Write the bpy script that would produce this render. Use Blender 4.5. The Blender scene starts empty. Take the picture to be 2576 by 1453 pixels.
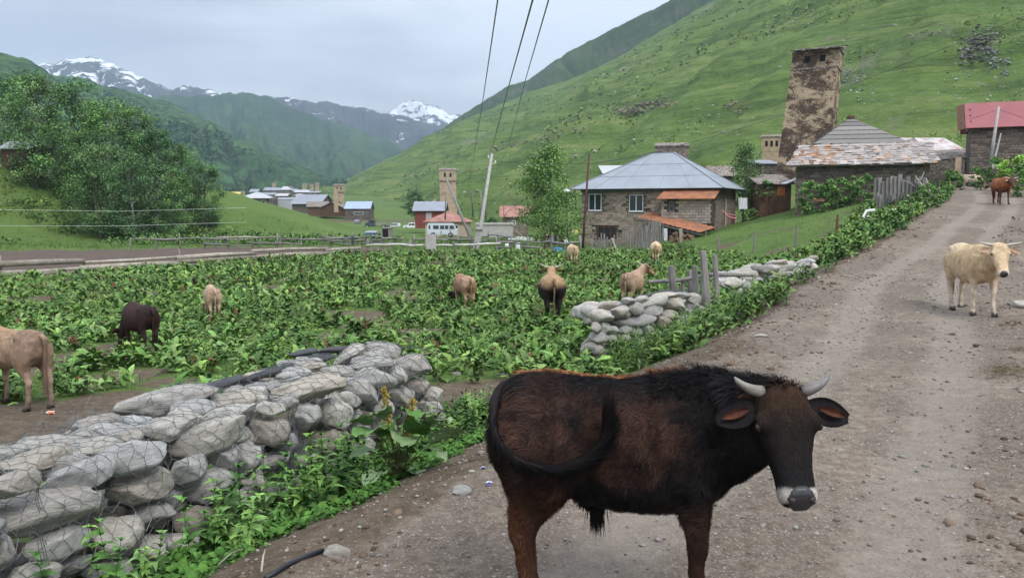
import bpy, bmesh, math, random
import numpy as np
from mathutils import Vector, Matrix, Euler
from mathutils.bvhtree import BVHTree
R = math.radians
rng = np.random.default_rng(7)
random.seed(7)
S = bpy.context.scene
COL = S.collection

# ------------------------------------------------------------ camera
F_PX, W_PX, H_PX = 2022.0, 2576.0, 1452.0      # focal length and frame, in photograph units
EYE = 1.9                                       # eye height above the road (road near the camera is z = 0)
PITCH = math.atan((726 - 520) / F_PX)
cd = bpy.data.cameras.new('camera'); cam = bpy.data.objects.new('camera', cd); COL.objects.link(cam)
cam.location = (0, 0, EYE); cam.rotation_euler = (math.pi / 2 - PITCH, 0, 0)
cd.sensor_width = 36; cd.lens = 36 * F_PX / W_PX; cd.clip_start = 0.1; cd.clip_end = 12000
S.camera = cam
# ------------------------------------------------------------ world: overcast sky
SUN_EL, SUN_AZ = 52, -35
W = bpy.data.worlds.new('World'); S.world = W; W.use_nodes = True
nt = W.node_tree; N = nt.nodes; L = nt.links; N.clear()
out = N.new('ShaderNodeOutputWorld'); bg = N.new('ShaderNodeBackground'); bg.inputs[1].default_value = 0.1
sky = N.new('ShaderNodeTexSky'); sky.sky_type = 'NISHITA'; sky.sun_disc = False
sky.sun_elevation = R(SUN_EL); sky.sun_rotation = R(SUN_AZ)
tc = N.new('ShaderNodeTexCoord')
mp = N.new('ShaderNodeMapping'); mp.inputs['Scale'].default_value = (1.0, 1.0, 4.5); mp.inputs['Location'].default_value = (3.1, .4, .3)
L.new(tc.outputs['Generated'], mp.inputs[0])
nz = N.new('ShaderNodeTexNoise'); nz.inputs['Scale'].default_value = 1.7; nz.inputs['Detail'].default_value = 7; nz.inputs['Roughness'].default_value = .55; nz.inputs['Distortion'].default_value = .3
L.new(mp.outputs[0], nz.inputs['Vector'])
cr = N.new('ShaderNodeValToRGB'); e = cr.color_ramp.elements
e[0].position = .41; e[0].color = (.46, .485, .535, 1); e[1].position = .61; e[1].color = (.76, .79, .84, 1)
m_ = cr.color_ramp.elements.new(.50); m_.color = (.58, .61, .665, 1)
L.new(nz.outputs[0], cr.inputs[0])
sp = N.new('ShaderNodeSeparateXYZ'); L.new(tc.outputs['Generated'], sp.inputs[0])
gr = N.new('ShaderNodeMapRange'); gr.interpolation_type = 'SMOOTHSTEP'
gr.inputs[1].default_value = .10; gr.inputs[2].default_value = .95; gr.inputs[3].default_value = 6.6; gr.inputs[4].default_value = 15.0
L.new(sp.outputs[2], gr.inputs[0])
vm = N.new('ShaderNodeVectorMath'); vm.operation = 'SCALE'; L.new(cr.outputs[0], vm.inputs[0]); L.new(gr.outputs[0], vm.inputs['Scale'])
mx = N.new('ShaderNodeMix'); mx.data_type = 'RGBA'; mx.clamp_result = False; mx.inputs[0].default_value = .93
L.new(sky.outputs[0], mx.inputs[6]); L.new(vm.outputs[0], mx.inputs[7])
L.new(mx.outputs[2], bg.inputs[0]); L.new(bg.outputs[0], out.inputs[0])
# ------------------------------------------------------------ soft sun behind the cloud
sd = bpy.data.lights.new('sun', 'SUN'); sun = bpy.data.objects.new('sun', sd); COL.objects.link(sun)
sd.energy = 1.4; sd.angle = R(22); sd.color = (1, .97, .93)
sun.rotation_euler = (R(90 - SUN_EL), 0, R(180 - SUN_AZ + 180))
# ------------------------------------------------------------ exposure, render
S.view_settings.view_transform = 'Standard'; S.view_settings.look = 'None'
S.view_settings.exposure = 1.05; S.view_settings.gamma = 1; S.view_settings.use_curve_mapping = False
S.render.engine = 'CYCLES'
cy = S.cycles; cy.max_bounces = 5; cy.diffuse_bounces = 2; cy.glossy_bounces = 2; cy.transmission_bounces = 3; cy.transparent_max_bounces = 6
cy.volume_bounces = 0; cy.use_denoising = True; cy.caustics_reflective = False; cy.caustics_refractive = False
try: cy.denoiser = 'OPENIMAGEDENOISE'
except Exception: pass

# ============================================================ helpers
def at(u, v, d):
    """point of the place seen at photograph position u, v and standing d metres ahead"""
    yu = (726 - v) / F_PX
    yd = math.cos(PITCH) + yu * math.sin(PITCH); zd = -math.sin(PITCH) + yu * math.cos(PITCH)
    return Vector(((u - 1288) / F_PX * d / yd, d, EYE + zd * d / yd))

def _hash(ix, iy, seed):
    h = (ix.astype(np.int64) * 374761393 + iy.astype(np.int64) * 668265263 + seed * 1442695041) & 0x7fffffff
    h = ((h ^ (h >> 13)) * 1274126177) & 0x7fffffff
    return ((h ^ (h >> 16)) & 0xffffff) / float(0xffffff)
def vnoise(x, y, seed=0):
    x = np.asarray(x, float); y = np.asarray(y, float)
    ix = np.floor(x); iy = np.floor(y); fx = x - ix; fy = y - iy
    fx = fx * fx * fx * (fx * (fx * 6 - 15) + 10); fy = fy * fy * fy * (fy * (fy * 6 - 15) + 10)
    a = _hash(ix, iy, seed); b = _hash(ix + 1, iy, seed); c = _hash(ix, iy + 1, seed); d = _hash(ix + 1, iy + 1, seed)
    return ((a * (1 - fx) + b * fx) * (1 - fy) + (c * (1 - fx) + d * fx) * fy) * 2 - 1
def fbm(x, y, seed=0, octv=4, rough=.5):
    t = 0; a = 1; s = 0
    for o in range(octv):
        t = t + a * vnoise(np.asarray(x) * 2 ** o + 17.3 * o, np.asarray(y) * 2 ** o - 9.1 * o, seed + o); s += a; a *= rough
    return t / s
def sstep(a, b, x):
    t = np.clip((np.asarray(x, float) - a) / (b - a), 0, 1); return t * t * (3 - 2 * t)

# ---- names, labels
def tag(o, label=None, cat=None, group=None, kind=None):
    if label: o['label'] = label
    if cat: o['category'] = cat
    if group: o['group'] = group
    if kind: o['kind'] = kind
    return o
def empty(name, loc, rz=0, label=None, cat=None, group=None):
    o = bpy.data.objects.new(name, None); COL.objects.link(o); o.location = loc; o.rotation_euler = (0, 0, rz)
    o.empty_display_size = .2
    return tag(o, label, cat, group)
def link(name, me, parent=None, loc=None, rot=None):
    o = bpy.data.objects.new(name, me); COL.objects.link(o)
    if parent is not None: o.parent = parent
    if loc is not None: o.location = loc
    if rot is not None: o.rotation_euler = rot
    return o
def kids(o): return list(o.children)
def copy_tree(o, parent=None, top=None):
    c = o.copy(); COL.objects.link(c); c.parent = parent
    for ch in kids(o): copy_tree(ch, c)
    return c

# ---- mesh builder
class MB:
    def __init__(s): s.v = []; s.f = []; s.c = []
    def add(s, vs, fs, col=None):
        n = len(s.v); s.v += [tuple(p) for p in vs]; s.f += [tuple(i + n for i in f) for f in fs]
        s.c += [col or (1, 1, 1)] * len(vs); return s
    def box(s, c, size, rz=0, M=None, col=None, taper=1.0):
        x, y, z = [k / 2 for k in size]
        vs = [Vector((a * x * (taper if cc > 0 else 1), b * y * (taper if cc > 0 else 1), cc * z)) for cc in (-1, 1) for a, b in ((-1, -1), (1, -1), (1, 1), (-1, 1))]
        Q = M if M is not None else Matrix.Rotation(rz, 3, 'Z')
        vs = [Q @ p + Vector(c) for p in vs]
        return s.add(vs, [(3, 2, 1, 0), (4, 5, 6, 7), (0, 1, 5, 4), (1, 2, 6, 5), (2, 3, 7, 6), (3, 0, 4, 7)], col)
    def beam(s, a, b, w, h=None, col=None):
        a = Vector(a); b = Vector(b); h = h or w
        d = b - a; Lh = d.length; d.normalize()
        up = Vector((0, 0, 1)) if abs(d.z) < .95 else Vector((0, 1, 0))
        sx = d.cross(up).normalized(); up = sx.cross(d)
        M = Matrix((d, sx, up)).transposed()
        return s.box((a + b) / 2, (Lh, w, h), M=M, col=col)
    def tube(s, pts, rad, n=8, caps=True, col=None, sq=1.0):
        pts = [Vector(p) for p in pts]
        if not hasattr(rad, '__len__'): rad = [rad] * len(pts)
        rings = []; ref = None
        for i, p in enumerate(pts):
            d = (pts[min(i + 1, len(pts) - 1)] - pts[max(i - 1, 0)]).normalized()
            if ref is None: ref = Vector((0, 0, 1)) if abs(d.z) < .9 else Vector((1, 0, 0))
            a = d.cross(ref).normalized(); b = a.cross(d).normalized(); ref = b if False else ref
            rings.append([p + (a * math.cos(2 * math.pi * k / n) + b * sq * math.sin(2 * math.pi * k / n)) * rad[i] for k in range(n)])
        vs = [q for r_ in rings for q in r_]; fs = []
        for i in range(len(pts) - 1):
            for k in range(n):
                fs.append((i * n + k, i * n + (k + 1) % n, (i + 1) * n + (k + 1) % n, (i + 1) * n + k))
        if caps: fs += [tuple(range(n))[::-1], tuple((len(pts) - 1) * n + k for k in range(n))]
        return s.add(vs, fs, col)
    def mesh(s, name, mat=None, smooth=False):
        me = bpy.data.meshes.new(name); me.from_pydata(s.v, [], s.f)
        if mat is not None: me.materials.append(mat)
        a = me.color_attributes.new('Col', 'FLOAT_COLOR', 'POINT')
        a.data.foreach_set('color', np.array([(c[0], c[1], c[2], 1) for c in s.c], np.float32).ravel())
        if smooth: me.polygons.foreach_set('use_smooth', [True] * len(me.polygons))
        me.validate(); me.update(); return me
    def build(s, name, mat=None, parent=None, smooth=False, loc=None, kind=None):
        o = link(name, s.mesh(name, mat, smooth), parent, loc)
        if kind: o['kind'] = kind
        return o

def np_mesh(name, V, Fq, mat=None, col=None, smooth=False, attrs=None):
    """mesh from numpy arrays; Fq is (n, 3) or (n, 4)"""
    me = bpy.data.meshes.new(name); V = np.asarray(V, np.float32); Fq = np.asarray(Fq, np.int32); k = Fq.shape[1]
    me.vertices.add(len(V)); me.vertices.foreach_set('co', V.ravel())
    me.loops.add(Fq.size); me.loops.foreach_set('vertex_index', Fq.ravel())
    me.polygons.add(len(Fq)); me.polygons.foreach_set('loop_start', np.arange(0, Fq.size, k, dtype=np.int32))
    me.polygons.foreach_set('loop_total', np.full(len(Fq), k, np.int32))
    if smooth: me.polygons.foreach_set('use_smooth', np.ones(len(Fq), bool))
    me.update(calc_edges=True)
    if col is not None:
        a = me.color_attributes.new('Col', 'FLOAT_COLOR', 'POINT'); c = np.ones((len(V), 4), np.float32); c[:, :3] = col
        a.data.foreach_set('color', c.ravel())
    for kname, arr in (attrs or {}).items():
        a = me.attributes.new(kname, 'FLOAT', 'POINT'); a.data.foreach_set('value', np.asarray(arr, np.float32).ravel())
    if mat is not None: me.materials.append(mat)
    return me

def scatter(name, tv, tf, M, loc, col, mat, tcol=None, smooth=False):
    """copies of a small template (tv, tf) under the 3x3 matrices M at loc, one colour each"""
    tv = np.asarray(tv, np.float32); tf = np.asarray(tf, np.int32); n = len(loc); k = len(tv)
    V = np.einsum('nij,kj->nki', M.astype(np.float32), tv) + loc[:, None, :].astype(np.float32)
    Fq = (tf[None] + (np.arange(n) * k)[:, None, None]).reshape(-1, tf.shape[1])
    C = np.repeat(np.asarray(col, np.float32)[:, None, :], k, 1)
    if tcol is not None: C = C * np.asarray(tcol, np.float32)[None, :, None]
    return np_mesh(name, V.reshape(-1, 3), Fq, mat, C.reshape(-1, 3), smooth)

# ---- materials
def ramp(nodes, stops):
    r = nodes.new('ShaderNodeValToRGB'); el = r.color_ramp.elements
    while len(el) > 1: el.remove(el[-1])
    for i, (p, c) in enumerate(stops):
        if i == 0: el[0].position = p; q = el[0]
        else: q = el.new(p)
        q.color = (c[0], c[1], c[2], 1) if hasattr(c, '__len__') else (c, c, c, 1)
    return r
class MT:
    """a small procedural material writer"""
    def __init__(s, name, rough=.8, spec=.3):
        s.m = bpy.data.materials.new(name); s.m.use_nodes = True; s.t = s.m.node_tree; s.n = s.t.nodes; s.l = s.t.links
        s.b = s.n['Principled BSDF']; s.b.inputs['Roughness'].default_value = rough; s.b.inputs['Specular IOR Level'].default_value = spec
        s.tc = s.n.new('ShaderNodeTexCoord'); s.v = s.tc.outputs['Object']
    def vec(s, scale=(1, 1, 1), rot=(0, 0, 0), src=None):
        m = s.n.new('ShaderNodeMapping'); m.inputs['Scale'].default_value = scale; m.inputs['Rotation'].default_value = rot
        s.l.new(src or s.v, m.inputs[0]); return m.outputs[0]
    def noise(s, scale, detail=4, rough=.55, v=None, dist=0):
        q = s.n.new('ShaderNodeTexNoise'); q.inputs['Scale'].default_value = scale; q.inputs['Detail'].default_value = detail
        q.inputs['Roughness'].default_value = rough; q.inputs['Distortion'].default_value = dist
        s.l.new(v or s.v, q.inputs['Vector']); return q.outputs[0]
    def voro(s, scale, v=None, feat='F1', out='Distance', rnd=1):
        q = s.n.new('ShaderNodeTexVoronoi'); q.feature = feat; q.inputs['Scale'].default_value = scale; q.inputs['Randomness'].default_value = rnd
        s.l.new(v or s.v, q.inputs['Vector']); return q.outputs[out]
    def ramp(s, src, stops):
        r = ramp(s.n, stops); s.l.new(src, r.inputs[0]); return r.outputs[0]
    def attr(s, name, out='Color'):
        a = s.n.new('ShaderNodeAttribute'); a.attribute_name = name; return a.outputs[out]
    def mix(s, f, a, b, mode='MIX'):
        m = s.n.new('ShaderNodeMix'); m.data_type = 'RGBA'; m.blend_type = mode
        for i, x in ((0, f), (6, a), (7, b)):
            if hasattr(x, 'node'): s.l.new(x, m.inputs[i])
            elif i == 0: m.inputs[0].default_value = x
            else: m.inputs[i].default_value = (x[0], x[1], x[2], 1)
        return m.outputs[2]
    def math(s, op, a, b=0.0, clamp=False):
        m = s.n.new('ShaderNodeMath'); m.operation = op; m.use_clamp = clamp
        for i, x in ((0, a), (1, b)):
            if hasattr(x, 'node'): s.l.new(x, m.inputs[i])
            else: m.inputs[i].default_value = x
        return m.outputs[0]
    def rand(s):
        o = s.n.new('ShaderNodeObjectInfo'); return o.outputs['Random']
    def col(s, c):
        if hasattr(c, 'node'): s.l.new(c, s.b.inputs['Base Color'])
        else: s.b.inputs['Base Color'].default_value = (c[0], c[1], c[2], 1)
        return s
    def bump(s, h, strength=.5, dist=.02):
        b = s.n.new('ShaderNodeBump'); b.inputs['Strength'].default_value = strength; b.inputs['Distance'].default_value = dist
        s.l.new(h, b.inputs['Height']); s.l.new(b.outputs[0], s.b.inputs['Normal']); return s
def plain(name, c, rough=.7, var=.25, scale=6, spec=.3, metal=0, rnd=.0):
    m = MT(name, rough, spec); n = m.noise(scale, 5)
    lo = tuple(k * (1 - var) for k in c); hi = tuple(min(1, k * (1 + var)) for k in c)
    k = m.ramp(n, [(.3, lo), (.7, hi)])
    if rnd: k = m.mix(1.0, k, m.ramp(m.rand(), [(0, 1 - rnd), (1, 1 + rnd * .3)]), 'MULTIPLY')
    m.col(k); m.b.inputs['Metallic'].default_value = metal
    m.bump(n, .3, .01); return m.m
# ============================================================ terrain
XL_Y = [-40, -10, 0, 4.1, 5.3, 10.1, 12.4, 17.5, 21, 25, 40, 55, 75, 100, 400]
XL_X = [-26, -9, -3.4, -1.13, -.41, 2.5, 3.7, 6.4, 8.6, 11.4, 21.5, 29.8, 40, 52, 150]
RZ_Y = [-40, 12, 14, 20, 25, 30, 39, 50, 61, 75, 100, 300]
RZ_Z = [-1.9, -1.9, -1.87, -1.6, -1.15, -.65, .15, .8, 1.35, 2.6, 4, 8]
ZF_Y = [-40, 8, 14, 22, 65, 120, 190, 240, 350, 600, 1500, 3500]
ZF_Z = [-2.55, -2.55, -2.75, -3.2, -3.3, -4.5, -5.2, -3.2, 0, 9, 25, 40]
def xL(y): return np.interp(y, XL_Y, XL_X)
def rw(y): return np.interp(y, [-40, 10, 16, 40, 60, 75], [4.9, 4.7, 4.7, 4.9, 5.0, 3.2])
def terr(x, y):
    x = np.asarray(x, float); y = np.asarray(y, float)
    zr = np.interp(y, RZ_Y, RZ_Z); zf = np.interp(y, ZF_Y, ZF_Z)
    s = xL(y) - x
    w = np.interp(y, [-40, 14, 20, 40, 60, 70, 100], [2.3, 2.3, 4.5, 11, 24, 29, 34])
    t = np.clip(s / w, 0, 1); t = .5 * t + .5 * t * t * (3 - 2 * t)
    z = zr * (1 - t) + zf * t
    sr = x - xL(y) - rw(y)
    z = z + np.clip(sr - .3, 0, 12) * .10 * np.clip((y - 2) / 10, 0, 1)
    # grassy bank on the left, under the trees
    b = np.interp(x, [-120, -60, -39, -36, -31, -24, -18, -14], [10, 8.6, 6.4, 5.3, 3.9, 1.7, .2, 0])
    z = z + b * sstep(84, 107, y) * (1 - sstep(112, 150, y))
    z = z + 10.5 * np.exp(-((x + 68) / 15) ** 2 - ((y - 90) / 8) ** 2)
    z = z + sstep(90, 330, y) * np.clip(x - 20, 0, 400) * .12
    onroad = sstep(-.2, .5, -s) * sstep(-.2, .5, -sr)
    far = np.clip(y / 20, .6, 3)
    z = z + (1 - onroad * .55) * .05 * fbm(x * .7, y * .7, 3, 4) * far + .012 * fbm(x * 3.1, y * 3.1, 9, 3)
    # wheel ruts in the road
    c = -s - rw(y) * .5
    z = z - onroad * .025 * (np.exp(-((c - .8) / .35) ** 2) + np.exp(-((c + .8) / .35) ** 2))
    return z + EYE
def gz(x, y): return float(terr(x, y))
def ground_at(u, v, dmin=2.0, dmax=500.0):
    """where the line of sight through u, v meets the ground"""
    a = np.geomspace(dmin, dmax, 1500); p = at(u, v, 1.0); x = p.x * a; z = EYE + (p.z - EYE) * a
    k = np.argmax(z < terr(x, a)); d = a[k] if k else dmax
    return Vector((p.x * d, d, gz(p.x * d, d)))

# masks over the ground: road gravel, bare soil, ploughed plot
def m_road(x, y):
    n = .35 * fbm(x * .9, y * .9, 21, 4)
    s = x - xL(y) + n; r_ = xL(y) + rw(y) - x + n
    return sstep(-.25, .35, s) * sstep(-.9, .4, r_)
def m_soil(x, y):
    n = fbm(x * .5, y * .5, 33, 4)
    a = np.exp(-(((x - .4) / 2.3) ** 2 + ((y - 11.2) / 1.5) ** 2) ** 2)              # gateway between the two walls
    b = np.exp(-(((x + 5.6) / 3.6) ** 2 + ((y - (9.6 + .12 * x)) / 1.15) ** 2) ** 2)  # behind the near wall
    c = np.clip(1.6 * (n - .22) * 3, 0, 1) * (y > 9) * (y < 57)                       # worn gaps between the weeds
    v = sstep(-1.3, .0, x - xL(y) + .5 * n) * (y < 60) + 1.2 * sstep(-2.3, -1.2, x - xL(y) + .9 * n) * (y < 11)
    return np.clip(a + b + c + v, 0, 1)
RAIL = [(-40, 30), (-23.6, 37.5), (-18.4, 44.5), (-11.0, 57.0), (-6, 58.5), (12, 59)]
def fence_y(x): return np.interp(x, [p[0] for p in RAIL], [p[1] for p in RAIL])
def m_plot(x, y):
    fy = fence_y(x); n = .5 * fbm(x * .25, y * .25, 5, 3)
    far = np.interp(x, [-60, -32, -20, -8], [60, 62, 69, 66])
    return sstep(.2, .8, y - fy + n) * sstep(0, 1.5, far - y + n) * sstep(0, 1.5, -9 - x + n)

def polar_grid(r, a):
    rr, aa = np.meshgrid(r, a, indexing='ij'); return rr * np.sin(aa), rr * np.cos(aa)
r_ = np.concatenate([np.linspace(.3, 1.8, 6), np.geomspace(2, 130, 470), np.geomspace(133, 1400, 80)])
a_in = np.radians(np.arange(-39, 39.01, .155)); a_out = np.radians(np.linspace(39, 321, 60))[1:-1]
a_ = np.concatenate([a_in, a_out])
X, Y = polar_grid(r_, a_); Z = terr(X, Y)
# fine unevenness close by
Z = Z + .012 * fbm(X * 9, Y * 9, 41, 2) * (1 - sstep(12, 25, Y)) * (np.abs(a_)[None] < .7)
nr, na = X.shape
V = np.stack([X, Y, Z], -1).reshape(-1, 3)
i, j = np.meshgrid(np.arange(nr - 1), np.arange(na), indexing='ij'); j2 = (j + 1) % na
FQ = np.stack([i * na + j, (i + 1) * na + j, (i + 1) * na + j2, i * na + j2], -1).reshape(-1, 4)[:, ::-1]
mr = m_road(X, Y).ravel(); ms = m_soil(X, Y).ravel(); mp_ = m_plot(X, Y).ravel()
track = (np.exp(-((Y - (222 + .12 * (X + 50))) / 5) ** 2) * (X > -75) * (X < 0)).ravel()
ms = np.clip(ms + track, 0, 1)
cc_ = X - xL(Y) - rw(Y) * .5 + .25 * fbm(Y * .25, Y * 0, 88, 2); lane = (np.exp(-((cc_ - .85) / .42) ** 2) + np.exp(-((cc_ + .75) / .42) ** 2)).ravel()

g = MT('ground_mix', .95, .15)
pv = g.v
# grass turf
gn = g.noise(1.3, 8, .6); gf = g.noise(38, 4, .7)
turf = g.ramp(g.noise(.11, 7, .6), [(.30, (.060, .100, .024)), (.5, (.105, .170, .038)), (.70, (.165, .205, .065))])
turf = g.mix(.55, turf, g.ramp(gf, [(.3, (.035, .065, .015)), (.7, (.12, .19, .05))]))
# soil
soil = g.ramp(g.noise(5.5, 10, .68), [(.28, (.062, .046, .033)), (.5, (.115, .087, .062)), (.75, (.19, .15, .112))])
soil = g.mix(g.ramp(g.voro(26, out='Distance'), [(.10, .8), (.2, 0)]), soil, (.30, .27, .24))
# ploughed plot
wv = g.n.new('ShaderNodeTexWave'); wv.inputs['Scale'].default_value = .9; wv.inputs['Distortion'].default_value = 1.3; wv.inputs['Detail'].default_value = 3
g.l.new(g.vec((.18, 1, 1), (0, 0, .5)), wv.inputs[0])
plot = g.mix(.55, g.ramp(g.noise(3, 8, .7), [(.3, (.075, .055, .05)), (.7, (.155, .118, .092))]), g.ramp(wv.outputs[0], [(0, (.07, .052, .048)), (1, (.15, .112, .09))]))
# gravel road
big = g.noise(.55, 6, .6, v=g.vec((1, 1, 1)))
road = g.ramp(g.noise(6.5, 12, .80), [(.32, (.085, .068, .055)), (.5, (.21, .168, .13)), (.66, (.35, .30, .25))])
road = g.mix(g.ramp(big, [(.46, .85), (.62, 0)]), road, g.ramp(g.noise(14, 10, .8), [(.35, (.07, .053, .040)), (.65, (.225, .18, .142))]))
rc = g.voro(42, out='Color'); rd = g.voro(42, out='Distance')
road = g.mix(g.ramp(rd, [(.16, .8), (.36, 0)]), road, g.mix(.75, g.ramp(rc, [(.2, (.10, .09, .085)), (.8, (.46, .45, .44))]), (.3, .285, .27)))
road = g.mix(g.ramp(g.voro(8.5, out='Distance'), [(.07, .7), (.11, 0)]), road, (.42, .41, .40))
aR = g.attr('road', 'Fac'); aS = g.attr('soil', 'Fac'); aP = g.attr('plot', 'Fac')
edge = g.math('MULTIPLY', g.math('SUBTRACT', g.noise(7, 6, .7), .5), .9)
def soft(a): return g.ramp(g.math('ADD', a, edge), [(.35, 0), (.62, 1)])
c = g.mix(soft(aS), turf, soil); c = g.mix(soft(aP), c, plot); lane_n = g.attr('lane', 'Fac'); road = g.mix(g.ramp(g.math('ADD', lane_n, g.math('MULTIPLY', g.math('SUBTRACT', g.noise(2.5, 8, .7), .5), 1.2)), [(.35, 0), (.75, .6)]), road, g.ramp(g.noise(9, 9, .75), [(.3, (.20, .175, .15)), (.7, (.335, .29, .24))]))
c = g.mix(soft(aR), c, road)
g.col(c)
hb = g.math('ADD', g.noise(16, 10, .75), g.math('MULTIPLY', g.voro(40, out='Distance'), -.5))
g.bump(hb, .75, .03)
GROUND = g.m
onr = mr[FQ].mean(1) > .5
def sub(name, sel, label):
    idx = np.unique(FQ[sel]); remap = np.zeros(len(V), np.int32); remap[idx] = np.arange(len(idx))
    me = np_mesh(name, V[idx], remap[FQ[sel]], GROUND, None, True, {'road': mr[idx], 'soil': ms[idx], 'plot': mp_[idx], 'lane': lane[idx]})
    return tag(link(name, me), label, kind='structure')
sub('ground', ~onr, 'uneven field and meadow ground of grass and bare soil')
sub('road', onr, 'unpaved gravel and dirt road running up to the village')

# ============================================================ hillsides and mountains
def hill(name, cols, nu, nv, mat, label, amp=6, freq=.02, seed=0, prof=1.0, crinkle=.0, gully=0, sink=0, slant=.6, crag=0):
    us = np.linspace(cols[0][0], cols[-1][0], nu); c = np.array(cols, float)
    def sm(k):
        y = np.interp(us, c[:, 0], c[:, k]); w = max(3, nu // 60); ker = np.hanning(w + 2)[1:-1]; ker /= ker.sum()
        yp = np.pad(y, w, mode='edge'); return np.convolve(yp, ker, 'same')[w:-w]
    vf, df, vr, dr = sm(1), sm(2), sm(3), sm(4)
    vr = vr + crinkle * fbm(us * .03, us * 0 + seed, seed, 6, .6)
    P0 = np.array([at(a, b, d) for a, b, d in zip(us, vf, df)]); P1 = np.array([at(a, b, d) for a, b, d in zip(us, vr, dr)])
    if sink: P0[:, 2] = np.minimum(terr(P0[:, 0], P0[:, 1]) - sink, P0[:, 2])
    t = np.linspace(0, 1, nv); tb = np.array([1.03, 1.1, 1.25, 1.5])
    P = P0[:, None] + (P1 - P0)[:, None] * t[None, :, None]
    P[:, :, 2] = P0[:, None, 2] + (P1 - P0)[:, None, 2] * (t ** prof)[None]
    nx, ny = P[..., 0] * freq, P[..., 1] * freq
    env = np.minimum(1, t * 6) * np.clip((1 - t) * 5, .15, 1)
    P[..., 2] += amp * env[None] * fbm(nx, ny, seed + 5, 6, .52)
    P[..., 2] += crag * env[None] * (fbm(P[..., 0] * .045, P[..., 1] * .045, seed + 7, 4) - .6 * np.abs(fbm(P[..., 0] * .022 + P[..., 1] * .012, P[..., 1] * .02, seed + 8, 3)))
    if gully:
        q = fbm(us[:, None] * .012 + slant * t[None], t[None] * .9 + us[:, None] * 0, seed + 9, 4)
        P[..., 2] -= gully * env[None] * (1 - np.abs(q)) ** 3
    B = P1[:, None] + (P1 - P0)[:, None] * (tb - 1)[None, :, None] * 1.2
    B[:, :, 2] = P[:, -1, 2][:, None] - (P1 - P0)[:, None, 2] * ((tb - 1) * 1.4)[None]
    P = np.concatenate([P, B], 1); n2 = P.shape[1]
    i, j = np.meshgrid(np.arange(nu - 1), np.arange(n2 - 1), indexing='ij')
    Fq = np.stack([i * n2 + j, (i + 1) * n2 + j, (i + 1) * n2 + j + 1, i * n2 + j + 1], -1).reshape(-1, 4)
    me = np_mesh(name, P.reshape(-1, 3), Fq, mat, None, True)
    o = tag(link(name, me), label, kind='structure'); return o, P

# grass slope material: contour terraces, paths, stony patches
h = MT('hill_grass', .95, .1)
base = h.ramp(h.noise(.012, 8, .62, v=h.vec((1, 1, 3))), [(.3, (.072, .128, .030)), (.5, (.105, .170, .040)), (.7, (.155, .200, .060))])
strk = h.noise(.05, 7, .62, v=h.vec((.35, .35, 4.5)), dist=.6)
base = h.mix(h.ramp(strk, [(.40, .85), (.5, 0)]), base, (.040, .074, .022))
base = h.mix(h.ramp(strk, [(.53, 0), (.63, .8)]), base, (.20, .235, .08))
fine = h.noise(.45, 6, .7, v=h.vec((1, 1, 2.5)))
base = h.mix(.42, base, h.ramp(fine, [(.3, (.048, .085, .020)), (.7, (.165, .235, .068))]))
path = h.noise(.022, 3, .5, v=h.vec((.3, .3, 7)), dist=1.0)
base = h.mix(h.ramp(h.math('ABSOLUTE', h.math('SUBTRACT', path, .5)), [(.0, .55), (.008, 0)]), base, (.035, .045, .02))
scree = h.ramp(h.noise(.017, 5, .6), [(.62, 0), (.70, 1)])
rock = h.ramp(h.noise(.35, 8, .75), [(.3, (.11, .09, .075)), (.7, (.32, .28, .25))])
base = h.mix(h.math('MULTIPLY', scree, h.ramp(h.noise(.16, 8, .72), [(.47, 0), (.56, .9)])), base, rock)
h.col(base); h.bump(h.math('ADD', h.noise(.25, 8, .7), strk), .9, 1.6)
HILL = h.m
hill1 = [(800, 505, 620, 470, 820), (860, 492, 520, 455, 880), (1000, 500, 330, 388, 900), (1100, 512, 250, 330, 900), (1160, 515, 210, 302, 880),
         (1250, 520, 170, 266, 860), (1330, 530, 142, 232, 840), (1450, 530, 118, 192, 780), (1560, 525, 106, 140, 720), (1640, 515, 100, 95, 680), (1720, 505, 98, 45, 640),
         (1800, 495, 97, -8, 600), (1950, 485, 97, -100, 520), (2200, 470, 97, -230, 430), (2400, 455, 98, -330, 380), (2700, 440, 100, -420, 340), (3300, 430, 110, -560, 300), (4200, 430, 120, -900, 300)]
_, HP = hill('hillside', hill1, 620, 260, HILL, 'steep green grass slope rising behind the village on the right', amp=11, freq=.012, seed=2, prof=1.06, crinkle=5, gully=0, sink=3, crag=6)
h = MT('hill_dark', .95, .1)
b2 = h.ramp(h.noise(.012, 8, .65), [(.3, (.028, .055, .018)), (.52, (.045, .082, .024)), (.7, (.085, .105, .04))])
b2 = h.mix(h.ramp(h.noise(.02, 6, .6, v=h.vec((.5, .5, 3))), [(.52, 0), (.62, .6)]), b2, (.10, .095, .06))
h.col(b2); h.bump(h.noise(.06, 8, .7), .9, 4)
hill2 = [(1060, 420, 1000, 345, 1150), (1120, 400, 1000, 318, 1200), (1160, 400, 1000, 288, 1250), (1280, 380, 1000, 212, 1250), (1330, 370, 1000, 198, 1250), (1400, 350, 950, 150, 1200), (1480, 330, 900, 103, 1150),
         (1560, 300, 880, 63, 1100), (1640, 260, 850, 24, 1050), (1700, 230, 820, -12, 1000), (1850, 150, 780, -90, 950), (2100, 0, 700, -220, 900)]
hill('ridge', hill2, 300, 90, h.m, 'darker green ridge behind the grass slope', amp=14, freq=.006, seed=12, crinkle=5, gully=10)

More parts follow.
